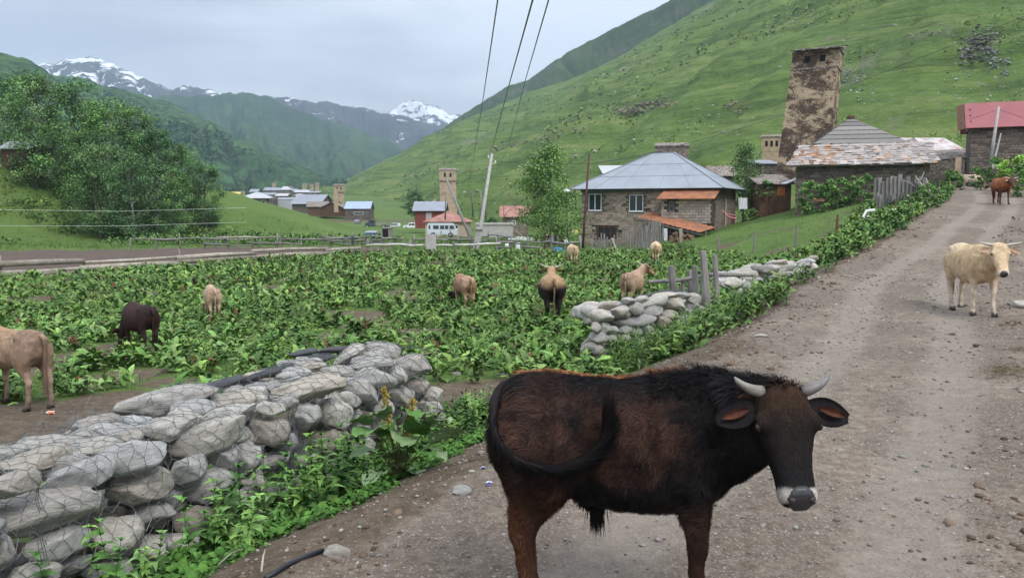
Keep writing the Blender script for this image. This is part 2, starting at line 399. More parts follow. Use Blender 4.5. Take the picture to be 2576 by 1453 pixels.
# forested valley side on the left
h = MT('forest_slope', .95, .1)
b3 = h.ramp(h.noise(.010, 8, .62), [(.32, (.034, .078, .032)), (.5, (.058, .128, .044)), (.7, (.105, .185, .06))])
tr = h.voro(.085, out='Distance'); tr2 = h.noise(.05, 6, .7)
b3 = h.mix(h.ramp(tr2, [(.45, 0), (.56, .85)]), b3, (.022, .045, .024))
b3 = h.mix(h.ramp(tr, [(.0, .5), (.55, 0)]), b3, (.06, .10, .035))
h.col(b3); h.bump(h.math('ADD', tr, tr2), 1.0, 7)
mC = [(-700, 560, 420, 100, 950), (-200, 560, 420, 130, 950), (0, 560, 420, 170, 1000), (150, 555, 440, 185, 1000), (260, 550, 450, 212, 1000), (340, 545, 470, 232, 1000), (430, 535, 500, 262, 1050), (560, 520, 560, 322, 1050), (640, 505, 620, 362, 1050),
      (720, 495, 700, 402, 1050), (800, 488, 760, 432, 1050), (860, 484, 800, 452, 1050), (920, 484, 820, 476, 1050), (1000, 490, 850, 500, 1050)]
hill('forest_slope', mC, 460, 130, h.m, 'near forested valley side behind the trees on the left', amp=26, freq=.0075, seed=20, crinkle=7, gully=18)
mL = [(-700, 540, 300, -60, 640), (-200, 540, 300, 60, 640), (0, 540, 300, 132, 640), (60, 540, 300, 146, 640), (110, 540, 300, 170, 640), (180, 540, 300, 230, 640), (300, 540, 300, 300, 640)]
hill('wooded_hill', mL, 160, 80, h.m, 'dark wooded hill at the left edge', amp=10, freq=.01, seed=24, crinkle=6, gully=5)
h = MT('mountain_far', .95, .1)
b4 = h.ramp(h.noise(.0045, 8, .62), [(.32, (.032, .066, .036)), (.52, (.054, .108, .046)), (.7, (.10, .14, .065))])
b4 = h.mix(h.ramp(h.noise(.03, 6, .7), [(.45, 0), (.6, .6)]), b4, (.025, .042, .028))
h.col(b4); h.bump(h.noise(.02, 8, .7), 1, 14)
mD = [(260, 470, 1100, 240, 1900), (420, 470, 1100, 232, 1900), (500, 470, 1100, 236, 1950), (560, 470, 1100, 236, 2000), (610, 470, 1100, 228, 2000), (680, 470, 1100, 246, 2000), (800, 470, 1100, 290, 2000), (900, 470, 1150, 325, 2000), (980, 470, 1150, 352, 2000), (1060, 470, 1150, 385, 2000), (1200, 470, 1150, 440, 2000)]
hill('mountain_spur', mD, 320, 90, h.m, 'blue green mountain spur crossing the valley', amp=50, freq=.0035, seed=30, crinkle=8, gully=40)
# snow-topped mountains
def snow(name, lo, hi, bias, rockc):
    h = MT(name, .8, .2)
    rk = h.ramp(h.noise(.006, 9, .68), [(.3, rockc), (.7, tuple(k * 2.0 for k in rockc))])
    sx = h.n.new('ShaderNodeSeparateXYZ'); h.l.new(h.v, sx.inputs[0])
    el = h.n.new('ShaderNodeMapRange'); el.inputs[1].default_value = lo; el.inputs[2].default_value = hi; h.l.new(sx.outputs[2], el.inputs[0])
    k = h.math('ADD', el.outputs[0], h.math('MULTIPLY', h.math('SUBTRACT', h.noise(.0075, 9, .75, v=h.vec((1, 1, 1.6))), bias), 4.5))
    h.col(h.mix(h.ramp(k, [(.50, 0), (.58, 1)]), rk, (.86, .88, .92))); h.bump(h.noise(.012, 9, .7), 1, 20); return h.m
mB = [(60, 300, 1900, 172, 2700), (110, 300, 1900, 154, 2700), (170, 300, 1900, 150, 2700), (215, 300, 1900, 142, 2750), (255, 300, 1900, 148, 2750), (330, 300, 1900, 182, 2700), (430, 330, 1900, 212, 2700), (462, 340, 1900, 205, 2700), (530, 350, 1900, 222, 2700), (600, 360, 1900, 236, 2700),
      (680, 380, 1900, 243, 2800), (710, 380, 1900, 238, 2800), (760, 380, 1900, 250, 2800), (850, 380, 1900, 253, 2800), (930, 400, 1900, 270, 2700), (1000, 400, 1900, 285, 2700), (1080, 420, 1900, 305, 2700), (1130, 430, 1900, 318, 2700), (1250, 440, 1900, 350, 2700)]
_, PB = hill('mountain', mB, 420, 100, snow('mountain_snowy', 305, 600, .49, (.040, .048, .045)), 'long blue mountain ridge with patches of snow along its crest', amp=70, freq=.0028, seed=40, crinkle=10, gully=60)
mP = [(900, 330, 3000, 300, 3400), (960, 330, 3000, 280, 3400), (1010, 330, 3000, 262, 3400), (1040, 330, 3000, 254, 3400), (1070, 330, 3000, 258, 3400), (1105, 330, 3000, 266, 3400), (1130, 330, 3000, 278, 3400), (1160, 335, 3000, 288, 3400), (1260, 340, 3000, 310, 3400)]
hill('snowy_peak', mP, 200, 70, snow('peak_snow', 250, 540, .47, (.05, .055, .065)), 'rugged snow covered peak at the head of the valley', amp=55, freq=.006, seed=50, crinkle=14, gully=50)

# the air of the valley
hz = MB(); hz.box((0, 1700, 330), (7600, 4700, 760 + 60)); zb = -80
hz.v = [(x, y, zb if z < 300 else 790) for x, y, z in hz.v]
hm = bpy.data.materials.new('air'); hm.use_nodes = True; tn = hm.node_tree; tn.nodes.clear()
ho = tn.nodes.new('ShaderNodeOutputMaterial'); hv = tn.nodes.new('ShaderNodeVolumePrincipled')
hv.inputs['Color'].default_value = (.55, .74, .95, 1); hv.inputs['Density'].default_value = 2.3e-4; hv.inputs['Anisotropy'].default_value = .2
tn.links.new(hv.outputs[0], ho.inputs['Volume'])
hz.build('haze', hm, kind='stuff')['label'] = 'thin blue haze filling the valley'
# ============================================================ stones
def stone_mat(name, a, b, spots=(.62, .62, .60)):
    h = MT(name, .85, .2); r0 = h.rand()
    v = h.n.new('ShaderNodeVectorMath'); v.operation = 'ADD'; h.l.new(h.v, v.inputs[0])
    cmb = h.n.new('ShaderNodeCombineXYZ'); h.l.new(h.math('MULTIPLY', r0, 37.0), cmb.inputs[0]); h.l.new(cmb.outputs[0], v.inputs[1]); vv = v.outputs[0]
    n1 = h.noise(2.2, 8, .62, v=vv, dist=.6); n2 = h.noise(17, 8, .75, v=vv); st = h.noise(3.0, 6, .6, v=h.vec((1, 1, 6), (0, .4, .3), vv), dist=.8)
    c = h.ramp(n1, [(.3, a), (.55, tuple((p + q) / 2 for p, q in zip(a, b))), (.72, b)])
    c = h.mix(.35, c, h.ramp(st, [(.35, tuple(k * .55 for k in a)), (.6, b)]))
    c = h.mix(1.0, c, h.ramp(r0, [(0, (.72, .74, .78)), (.25, (1.0, .93, .82)), (.5, (.92, .95, .98)), (.72, (1.15, 1.12, 1.05)), (.86, (.78, .70, .62)), (1, (.95, .97, 1.0))]), 'MULTIPLY')
    c = h.mix(h.ramp(n2, [(.55, 0), (.66, .6)]), c, spots)
    c = h.mix(h.ramp(h.noise(9, 8, .75, v=vv), [(.56, 0), (.68, .55)]), c, (.10, .095, .09))
    h.col(c); h.bump(h.math('ADD', n2, st), .8, .03); return h.m
STONE = stone_mat('river_stone', (.33, .32, .30), (.68, .66, .62)); SLATE = stone_mat('dark_slate_stone', (.075, .08, .09), (.16, .165, .18), (.3, .3, .31))

def stone_mesh(seed, sub=3, ang=.5, mat=STONE):
    bm = bmesh.new(); bmesh.ops.create_icosphere(bm, subdivisions=sub, radius=1.0)
    g = np.random.default_rng(seed); co = np.array([v.co[:] for v in bm.verts])
    # rounded polyhedron: clip by a few random planes, then soften
    for _ in range(int(9 + 9 * ang)):
        nrm = g.normal(size=3); nrm /= np.linalg.norm(nrm); hgt = g.uniform(.58, .90)
        dd = co @ nrm; over = np.clip(dd - hgt, 0, None); co -= np.outer(over * .95, nrm)
    co = np.sign(co) * np.abs(co) ** .93
    nn = fbm(co[:, 0] * 1.6 + seed, co[:, 1] * 1.6 + co[:, 2] * 1.3, seed, 3); co *= (1 + .15 * nn + .05 * fbm(co[:, 0] * 5 + co[:, 2] * 3, co[:, 1] * 5 - co[:, 2] * 4, seed + 3, 2))[:, None]
    for v, c in zip(bm.verts, co): v.co = c
    me = bpy.data.meshes.new('stone'); bm.to_mesh(me); bm.free(); me.materials.append(mat); me.polygons.foreach_set('use_smooth', [True] * len(me.polygons)); return me
ST3 = [stone_mesh(s, 4 if s < 14 else 3, .1 + .07 * s) for s in range(14)]; ST2 = [stone_mesh(40 + s, 3, .1 + .1 * s) for s in range(9)]; STS = [stone_mesh(60 + s, 2, .9, SLATE) for s in range(3)]
ROCKLOW = [stone_mesh(80 + s, 1, .8) for s in range(4)]

def seg_hit(u, v, A, B, zt, pad=0):
    """where the sight line meets the vertical face A-B of a wall, or else its flat top at height zt"""
    p1 = at(u, v, 1.0); ax, ay = A; bx, by = B; dx, dy = bx - ax, by - ay
    det = p1.x * dy - dx * 1.0
    d = (ax * dy - ay * dx) / det
    z = EYE + (p1.z - EYE) * d
    if z <= zt: return Vector((p1.x * d, d, z)), False
    d = (zt - EYE) / (p1.z - EYE); return Vector((p1.x * d, d, zt)), True

def put_stone(parent, p, a, b, dep, ang, meshes, rs, name='stone', al=None):
    o = link(name, rs.choice(meshes), parent, p); wp = Vector(p) + Vector(parent.location)
    view = Vector((wp.x, wp.y, 0)).normalized(); side = Vector((view.y, -view.x, 0)); up = Vector((0, 0, 1))
    if al is not None:      # lay the stone along its wall
        al = al if al.dot(side) > 0 else -al; s = max(al.dot(side), .35); c_ = math.sqrt(max(0, 1 - s * s)); a = max(math.sqrt(max(a * a - (dep * c_) ** 2, .01 * a * a)) / s, a * .8); side = al; view = Vector((-al.y, al.x, 0))
    c, s = math.cos(R(ang)), math.sin(R(ang)); ax = side * c + up * s; az = -side * s + up * c
    M = Matrix((ax, view, az)).transposed().to_4x4(); flip = Matrix.Rotation(rs.choice([0, math.pi]), 4, rs.choice('XYZ'))
    o.matrix_local = Matrix.Translation(p) @ M @ Matrix.Diagonal((a, dep, b, 1)) @ flip
    return o
def stone_wall(label, A, B, zt, stones, conv, meshes, seed, width=1.0, cat='wall', fill=60, sfill=.2, zbase=None, scale=1.09):
    rs = random.Random(seed); zb = gz((A[0] + B[0]) / 2, (A[1] + B[1]) / 2)
    root = empty('stone_wall', ((A[0] + B[0]) / 2, (A[1] + B[1]) / 2, zb), 0, label, cat); inv = -Vector(root.location)
    al = Vector((B[0] - A[0], B[1] - A[1], 0)); L_ = al.length; al.normalize(); nin = Vector((-al.y, al.x, 0))
    if nin.y < 0: nin = -nin
    for st in stones:
        u, v = conv(st[0], st[1]); p, top = seg_hit(u, v, A, B, zt); k = conv(1, 0)[0] - conv(0, 0)[0]
        a = st[2] * k / F_PX * p.y * scale; b = st[3] * k / F_PX * p.y * scale; lng = len(st) < 6 and a > 1.9 * b; a *= .88 if lng else 1; b *= 1.15 if lng else 1; dep = max(min(.9 * b + .03, .28), .09) if not top else max(min(b * 1.9, .3), .12)
        view = Vector((p.x, p.y, 0)).normalized()
        if top: b = max(b * .80, .05)
        p = p + view * (dep * .55) - Vector((0, 0, .0 if not top else b * .15))
        ms = STS if len(st) > 5 else meshes
        put_stone(root, p + inv, a, b, dep, (st[4] if len(st) > 4 else 0) * .75, ms, rs)
    for q in range(fill):     # the hidden heart and back of the heap
        t = rs.uniform(.02, .98) if width > .97 else rs.uniform(.16, .95); w = rs.uniform(.24, .95); zz = rs.uniform(0, .88)
        g = Vector((A[0], A[1], 0)) + al * (t * L_) + nin * (w * width); z0 = gz(g.x, g.y) - .05; g.z = z0 + zz * (zt - z0) * .93
        if q % 3 == 0: g.z = zt - rs.uniform(.06, .16) - (0 if width > .97 else .14)      # just under the top layer
        sz = sfill * rs.uniform(.7, 1.2)
        put_stone(root, g + inv, sz * 1.3, sz * .75, sz, rs.uniform(-20, 20), meshes, rs)
    return root
conv1 = lambda x, y: (x * .4898, y * .4898 + 825.0)
S1 = [(250, 950, 330, 95, 6), (300, 1115, 155, 82, 10), (580, 1075, 140, 105, -6), (395, 775, 205, 72, 14), (640, 690, 225, 80, 13), (720, 850, 155, 100, 18), (800, 970, 125, 74, 18), (1075, 565, 235, 78, 27), (960, 735, 95, 72, 22),
      (1135, 665, 88, 76, -5), (1270, 690, 70, 105, -12), (1060, 842, 145, 96, 14), (1215, 895, 115, 60, 25), (1385, 540, 105, 92, 0), (1575, 468, 72, 88, 0), (1720, 450, 88, 92, -8), (1690, 590, 130, 66, 12), (1845, 500, 60, 78, -20),
      (1785, 372, 66, 46, -10), (1855, 330, 100, 62, -32), (1600, 690, 90, 36, 0), (2050, 350, 78, 72, 10), (2145, 300, 74, 52, -10), (2230, 352, 52, 52, 0), (2085, 440, 64, 52, 20), (2205, 432, 62, 56, 0), (1925, 262, 112, 62, -22), (2025, 255, 62, 46, -10),
      (2120, 192, 98, 62, 0), (1900, 190, 135, 36, 4), (1970, 112, 104, 50, -16), (1790, 142, 88, 48, 38), (1600, 312, 240, 62, 13), (1500, 240, 105, 40, 5), (1490, 192, 68, 36, 0), (1612, 202, 64, 36, 0), (1210, 342, 108, 46, 8), (860, 392, 265, 78, 11),
      (880, 512, 155, 66, 12), (1185, 442, 160, 50, 16), (1385, 420, 95, 36, -4), (500, 515, 114, 66, 8), (660, 562, 75, 42, 0), (235, 612, 170, 52, 8), (500, 612, 155, 50, 4), (170, 705, 200, 62, 16), (50, 655, 100, 42, 10), (60, 830, 150, 62, 22),
      (20, 1180, 60, 95, 5), (375, 1225, 95, 50, 22), (750, 1155, 100, 110, 38), (1290, 800, 70, 60, 0), (1475, 388, 62, 42, 0), (2235, 472, 52, 42, 0), (1330, 362, 40, 32, 0), (1405, 300, 44, 30, 0), (1480, 600, 66, 56, 0), (1400, 690, 90, 60, 10),
      (1960, 420, 60, 50, 0), (1980, 520, 70, 60, 0), (2110, 540, 66, 52, 0), (1850, 620, 80, 52, 8), (1750, 700, 90, 50, 0), (1600, 800, 110, 60, 0), (1400, 880, 110, 62, 10), (1250, 1010, 130, 70, 14), (1010, 1000, 120, 80, 12), (900, 1130, 120, 80, 14),
      (-120, 760, 140, 60, 14), (-200, 900, 150, 70, 10), (-150, 1080, 150, 80, 5), (-100, 640, 130, 44, 8), (560, 1260, 140, 62, 6), (180, 1280, 140, 60, 4),
      (1330, 248, 165, 22, 18, 1), (1620, 162, 130, 26, 12, 1), (1150, 285, 120, 18, 14, 1), (1440, 215, 90, 18, 22, 1), (1560, 130, 90, 14, 12, 1), (1720, 110, 90, 16, 8, 1), (980, 325, 100, 16, 12, 1), (2140, 330, 40, 62, 20, 1), (1430, 640, 70, 80, 20, 1)]
A1, B1 = (-3.85, 2.6), (-.84, 9.3)
wall1 = stone_wall('nearest grey boulder wall, held in chicken wire, running from the lower left corner', A1, B1, EYE - 1.65, S1, conv1, ST3, 1, width=1.0, fill=200, sfill=.16)
conv2 = lambda x, y: (x * .2841 + 1358.8, y * .2841 + 582.4)
S2 = [(540, 750, 104, 57, 2), (600, 658, 100, 34, 8), (565, 852, 66, 52, -20), (490, 858, 48, 46, 0), (522, 940, 78, 52, 0), (512, 1050, 48, 46, 0), (715, 712, 84, 54, 10), (825, 682, 86, 58, -12), (850, 790, 198, 46, 5), (985, 700, 96, 64, 20),
      (1010, 625, 125, 44, 22), (1190, 642, 94, 58, -16), (1150, 742, 64, 46, -10), (1345, 655, 64, 48, 0), (1345, 592, 74, 52, -18), (1432, 612, 48, 46, 0), (750, 872, 64, 34, 0), (850, 885, 54, 46, 0), (752, 935, 66, 40, 0), (1075, 800, 104, 46, 0),
      (1155, 862, 54, 50, 0), (1185, 805, 54, 38, 0), (785, 612, 76, 32, 5), (905, 604, 76, 28, 10), (1100, 568, 130, 32, 6), (1250, 560, 95, 32, 0), (1262, 705, 64, 36, 0), (640, 965, 60, 50, 0), (640, 880, 50, 40, 0), (950, 890, 70, 50, 0), (980, 960, 80, 50, 0),
      (860, 980, 70, 50, 0), (1250, 780, 60, 50, 0), (1330, 740, 60, 45, 0), (1400, 690, 50, 45, 0), (1040, 545, 130, 18, 14, 1), (1180, 528, 110, 16, 2, 1), (900, 575, 100, 18, 12, 1), (620, 640, 60, 14, 8, 1)]
A2, B2 = (1.42, 13.8), (4.05, 15.9)
wall2 = stone_wall('second stone heap wall, ending beside grey stakes in mid picture', A2, B2, EYE - 1.68, S2, conv2, ST2, 2, width=.95, fill=90, sfill=.19, scale=1.18)
S3 = [(1700, 462, 74, 48, 0), (1742, 532, 62, 36, -20), (1795, 472, 62, 50, 0), (1900, 442, 64, 38, 5), (2040, 472, 94, 46, 15), (2020, 392, 105, 42, 15), (2112, 362, 54, 34, 0), (2192, 382, 64, 38, 10), (2105, 442, 54, 50, 0), (2222, 440, 54, 45, 0), (2122, 532, 44, 32, 0),
      (1930, 318, 54, 30, 0), (2132, 268, 74, 22, 8), (1850, 388, 95, 28, 10), (2000, 338, 115, 32, 10), (2200, 310, 95, 28, 12), (2350, 270, 84, 24, 20), (2420, 240, 54, 22, 10), (1822, 432, 54, 34, 0), (2332, 296, 54, 22, 15), (1960, 520, 60, 40, 0), (1860, 510, 60, 40, 0), (2210, 500, 50, 40, 0), (2290, 360, 50, 34, 0)]
A3, B3 = (4.75, 17.8), (8.6, 22.2)
wall3 = stone_wall('farthest low stone heap wall, beside the road bend and right of the stakes', A3, B3, EYE - 1.38, S3, conv2, ST2, 3, width=.8, fill=60, sfill=.19, scale=1.25)

# ---- chicken wire over the nearest wall
def world_bvh(objs):
    vs = []; fs = []
    for o in objs:
        M = Matrix.Translation(o.parent.location) @ o.matrix_basis if o.parent else o.matrix_basis
        n = len(vs); vs += [M @ v.co for v in o.data.vertices]; fs += [[i + n for i in p.vertices] for p in o.data.polygons]
    return BVHTree.FromPolygons(vs, fs)
bv = world_bvh(kids(wall1))
alw = Vector((B1[0] - A1[0], B1[1] - A1[1], 0)); Lw = alw.length; alw.normalize(); nin = Vector((-alw.y, alw.x, 0)); nin = nin if nin.x < 0 else -nin
if nin.x > 0: nin = -nin
zt = EYE - 1.65; HF = .92; TOPW = 1.05
def wire_pt(s, t):
    """s metres along the wall, t metres up its face and then back over its top"""
    bend = .16; base = Vector((A1[0], A1[1], 0)) + alw * s
    if t < HF: q = base + Vector((0, 0, zt - HF + t + .03)); nr_ = -nin
    else: q = base + nin * (t - HF) + Vector((0, 0, zt + .02)); nr_ = Vector((0, 0, 1))
    k = min(1, max(0, (t - HF + bend) / (2 * bend))); nr_ = (-nin * (1 - k) + Vector((0, 0, 1)) * k).normalized()
    hit = bv.ray_cast(q + nr_ * .5, -nr_, .62)
    h = (.5 - hit[3]) if hit[0] is not None else -.12
    return q, nr_, h
cw = .098; ns = int(Lw / cw); ntt = int((HF + TOPW) / (cw * .87))
G = {}
rs = random.Random(5)
def node(i, j, part):     # honeycomb: two nodes a cell
    key = (i, j, part)
    if key not in G:
        s = (i + (.5 if j % 2 else 0)) * cw + rs.uniform(-.012, .012); t = (j + (.0 if part == 0 else .36)) * cw * .87 + rs.uniform(-.012, .012) + .03 * math.sin(s * 2.3) + .02 * math.sin(s * 5.1 + j)
        s += .03 * math.sin(j * .8 + s); G[key] = list(wire_pt(min(max(s, 0), Lw), min(max(t, 0), HF + TOPW)))
    return key
E = []
for j in range(ntt):
    for i in range(ns):
        a = node(i, j, 0); b = node(i, j, 1); E.append((a, b))
        if j + 1 < ntt:
            if j % 2 == 0: n1, n2 = (i - 1, j + 1), (i, j + 1)
            else: n1, n2 = (i, j + 1), (i + 1, j + 1)
            for n_ in (n1, n2):
                if 0 <= n_[0] < ns: E.append((b, node(n_[0], n_[1], 0)))
adj = {}
for a, b in E: adj.setdefault(a, []).append(b); adj.setdefault(b, []).append(a)
h0 = {k: v[2] for k, v in G.items()}; hh = dict(h0)
for _ in range(5): hh = {k: max(h0[k], .35 * hh[k] + .65 * sum(hh[q] for q in adj[k]) / len(adj[k])) for k in hh}
P_ = {k: G[k][0] + G[k][1] * (hh[k] + .012) for k in G}
m = MB()
for a, b in E:
    if (P_[a] - P_[b]).length < .3:
        near = P_[a].y < 7.5; mid_ = (P_[a] + P_[b]) / 2 + Vector((0, 0, -.003)); m.tube([P_[a], P_[b]], 0.0023 if near else .0029, 3, False)
for s_ in (.0, 2.35, 4.75, Lw - .02):      # lacing wires where the cages meet
    for q in range(3):
        pts = []
        for t in np.linspace(0, HF + TOPW, 40):
            a_, n_, h_ = wire_pt(min(max(s_ + .012 * q + .012 * math.sin(t * 40 + q * 2), 0), Lw), t); pts.append(a_ + n_ * (max(h_, -.05) + .015))
        sm_ = [pts[0]] + [(pts[i - 1] + pts[i] + pts[i + 1]) / 3 for i in range(1, len(pts) - 1)] + [pts[-1]]
        m.tube(sm_, .0026, 3, False)
# crumpled loose end of the netting at the back
c0 = at(200, 1062, 6.35)
for i in range(150):
    a_ = c0 + Vector((rs.gauss(0, .13), rs.gauss(0, .16), rs.gauss(0, .045))); b_ = a_ + Vector((rs.gauss(0, .06), rs.gauss(0, .06), rs.gauss(0, .035))); m.tube([a_, b_], .002, 3, False)
WIRE = plain('galvanised_wire', (.15, .16, .175), .55, .2, 30, metal=.2)
wo = m.build('wire_netting', WIRE, wall1, loc=-Vector(wall1.location)); wo['kind'] = 'stuff'

# ---- loose stones lying about
def loose(u, v, w, h_, label, ang=0, ms=ST2, flat=.5):
    p = ground_at(u, v); a = w / 2 / F_PX * p.y; b = max(h_ / 2 / F_PX * p.y, .012); rs = random.Random(int(u * 7 + v))
    o = link('stone', rs.choice(ms), None); o.matrix_local = Matrix.Translation(p + Vector((0, 0, b * .25))) @ Matrix.Rotation(rs.uniform(-.5, .5), 4, 'Z') @ Matrix.Diagonal((a, a * .8, b * flat + .008, 1))
    tag(o, label, 'stone', 'loose stones lying on the ground'); return o
loose(1160, 1240, 60, 42, 'flat pale stone on the dirt between the nettles and the bull'); loose(848, 1392, 95, 60, 'broad flat buff stone at the end of the black pipe')
loose(1148, 942, 34, 16, 'small pinkish stone on bare soil right of the near wall'); loose(1270, 944, 44, 14, 'flat dark grey stone at the weed edge above the bull', ms=STS)
loose(1866, 806, 46, 34, 'bluish angular rock in the verge beside the bend', flat=.9); loose(1912, 846, 40, 16, 'flat pale stone at the edge of the road past the second wall'); loose(1428, 913, 26, 26, 'small whitish stone by the foot of the second wall', flat=.9)
loose(2572, 772, 60, 26, 'rounded grey stones at the right edge of the road', flat=1.0); loose(2545, 1293, 28, 12, 'small pale stone on the road at far right')
loose(1335, 960, 60, 22, 'whitish flat stone just behind the back of the bull'); loose(1235, 1092, 44, 40, 'pale rock half in grass left of the tail of the bull'); loose(1213, 1140, 24, 16, 'small white stone in the short grass left of the bull')
# ============================================================ plants
def leafmat(name, rough=.7, veins=True):
    h = MT(name, rough, .14); c = h.attr('Col'); c = h.mix(1.0, c, h.ramp(h.noise(26, 3, .6), [(.3, .78), (.7, 1.22)]), 'MULTIPLY'); h.col(c)
    return h.m
LEAF = leafmat('leaf')
def leaf_t(rows, droop=.5, fold=.18, wave=0.0):
    """leaf along +x, unit length; rows of (t, halfwidth)"""
    vs = []; fs = []
    for i, (t, w) in enumerate(rows):
        z = droop * (t * .55 - t * t); f_ = fold * w
        wv = wave * (1 if i % 2 else -1)
        vs += [(t, -w, z + f_ + wv), (t, 0, z), (t, w, z + f_ - wv)]
    for i in range(len(rows) - 1): fs += [(i * 3, i * 3 + 1, i * 3 + 4, i * 3 + 3), (i * 3 + 1, i * 3 + 2, i * 3 + 5, i * 3 + 4)]
    return np.array(vs, float), np.array(fs)
DOCK = leaf_t([(0, .02), (.25, .17), (.6, .20), (.88, .11), (1, .01)], .8, .3, .02); DOCK_LO = leaf_t([(0, .03), (.5, .21), (1, .02)], .9, .3)
SERR = leaf_t([(0, .03), (.12, .20), (.24, .25), (.40, .24), (.6, .17), (.8, .09), (1, .0)], .9, .25, .015); SERR_LO = leaf_t([(0, .04), (.35, .24), (1, .0)], .9, .25)
NARROW = leaf_t([(0, .02), (.3, .085), (.7, .06), (1, 0)], .8, .3); ROUND = leaf_t([(0, .1), (.25, .42), (.65, .42), (1, .12)], .3, .2); BLADE = leaf_t([(0, .03), (.5, .022), (1, 0)], .5, .1)

def rotm(az, el, roll, sc):
    n = len(az); ca, sa, ce, se, cr_, sr = np.cos(az), np.sin(az), np.cos(el), np.sin(el), np.cos(roll), np.sin(roll)
    X_ = np.stack([ca * ce, sa * ce, se], -1); Y0 = np.stack([-sa, ca, np.zeros(n)], -1); Z0 = np.cross(X_, Y0)
    Yv = Y0 * cr_[:, None] + Z0 * sr[:, None]; Zv = np.cross(X_, Yv)
    return np.stack([X_, Yv, Zv], -1) * sc[:, None, None]
def jit(c, n, g, a=.25): return np.asarray(c)[None] * (1 + g.uniform(-a, a, (n, 1))) * (1 + g.uniform(-.08, .08, (n, 3)))
GREENS = np.array([(.085, .165, .040), (.125, .225, .055), (.062, .125, .036), (.150, .235, .080), (.165, .265, .065)])

def rosettes(xy, g, nl, size, tmpl, elev=(15, 70), name='weeds', cols=GREENS, size_j=.3, label=None, stemh=.0, tone=None, tp=.05, parent=None, mat=None):
    n = len(xy); nl_ = g.integers(nl[0], nl[1] + 1, n); idx = np.repeat(np.arange(n), nl_); m = len(idx)
    s_c = (1 + g.uniform(-size_j, size_j, n)); sz = g.uniform(size[0], size[1], m) * s_c[idx]
    az = g.uniform(0, 2 * math.pi, m); el = np.radians(g.uniform(elev[0], elev[1], m)); roll = g.normal(0, .35, m)
    base = np.stack([xy[idx, 0], xy[idx, 1], terr(xy[idx, 0], xy[idx, 1])], -1)
    base[:, :2] += g.normal(0, tp, (m, 2)); base[:, 2] += g.uniform(0, 1, m) * stemh * s_c[idx] - .01
    cc = cols[g.integers(0, len(cols), n)]; big = fbm(xy[:, 0] * .35, xy[:, 1] * .35, 91, 3)
    cc = cc * (1 + .35 * big)[:, None]
    C = cc[idx] * (1 + g.uniform(-.32, .50, (m, 1))) * (1 + g.uniform(-.07, .07, (m, 3)))
    if tone is not None:
        k = g.random(m) < tone[1]; C[k] = np.asarray(tone[0])[None] * (1 + g.uniform(-.3, .3, (k.sum(), 1)))
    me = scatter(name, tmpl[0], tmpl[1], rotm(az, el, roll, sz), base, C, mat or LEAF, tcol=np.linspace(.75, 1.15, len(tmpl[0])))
    o = link(name, me, parent); return tag(o, label, kind='stuff') if label or parent is not None else o

def stems(xy, g, h, name, label, leaf=.07, tmpl=SERR, nn=7, cols=GREENS, tone=1.0, whorl=2, parent=None, lean=.12, thick=.003):
    """upright leafy stems with leaves in opposite pairs"""
    n = len(xy); H = g.uniform(h[0], h[1], n); z0 = terr(xy[:, 0], xy[:, 1]); ln = g.normal(0, lean, (n, 2)); az0 = g.uniform(0, 6.28, n)
    cc = cols[g.integers(0, len(cols), n)] * tone * (1 + .3 * fbm(xy[:, 0] * .8, xy[:, 1] * .8, 93, 3))[:, None]
    Ms, Bs, Cs = [], [], []
    for k in range(nn):
        t = (k + .6) / nn; 
        for w in range(whorl):
            az = az0 + k * 1.57 + w * 2 * math.pi / whorl + g.normal(0, .3, n); sz = leaf * (1.25 - .75 * t) * g.uniform(.75, 1.3, n) * (.6 + H / h[1] * .5)
            el = np.radians(g.uniform(-5, 35, n) + 25 * t); Ms.append(rotm(az, el, g.normal(0, .3, n), sz))
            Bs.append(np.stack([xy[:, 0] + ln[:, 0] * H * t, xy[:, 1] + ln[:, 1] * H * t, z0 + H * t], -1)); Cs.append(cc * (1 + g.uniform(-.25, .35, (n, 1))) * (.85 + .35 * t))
    M = np.concatenate(Ms); B = np.concatenate(Bs); C = np.concatenate(Cs)
    # the stems themselves as thin 3-sided leaves
    sv = np.array([(-1, 0, 0), (1, 0, 0), (.5, 0, 1), (-.5, 0, 1)], float); sf = np.array([(0, 1, 2, 3)])
    S_ = np.zeros((n, 3, 3)); S_[:, 0, 0] = thick; S_[:, 1, 1] = 1; S_[:, 0, 2] = ln[:, 0] * H; S_[:, 1, 2] = ln[:, 1] * H; S_[:, 2, 2] = H
    B2_ = np.stack([xy[:, 0], xy[:, 1], z0], -1)
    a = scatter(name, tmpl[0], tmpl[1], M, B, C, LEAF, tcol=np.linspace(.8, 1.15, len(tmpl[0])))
    o = link(name, a, parent); tag(o, label, kind='stuff')
    bm = bmesh.new(); bm.from_mesh(a); b = scatter('s', sv, sf, S_, B2_, cc * .8, LEAF); bm.from_mesh(b); bm.to_mesh(a); bm.free(); bpy.data.meshes.remove(b)
    return o

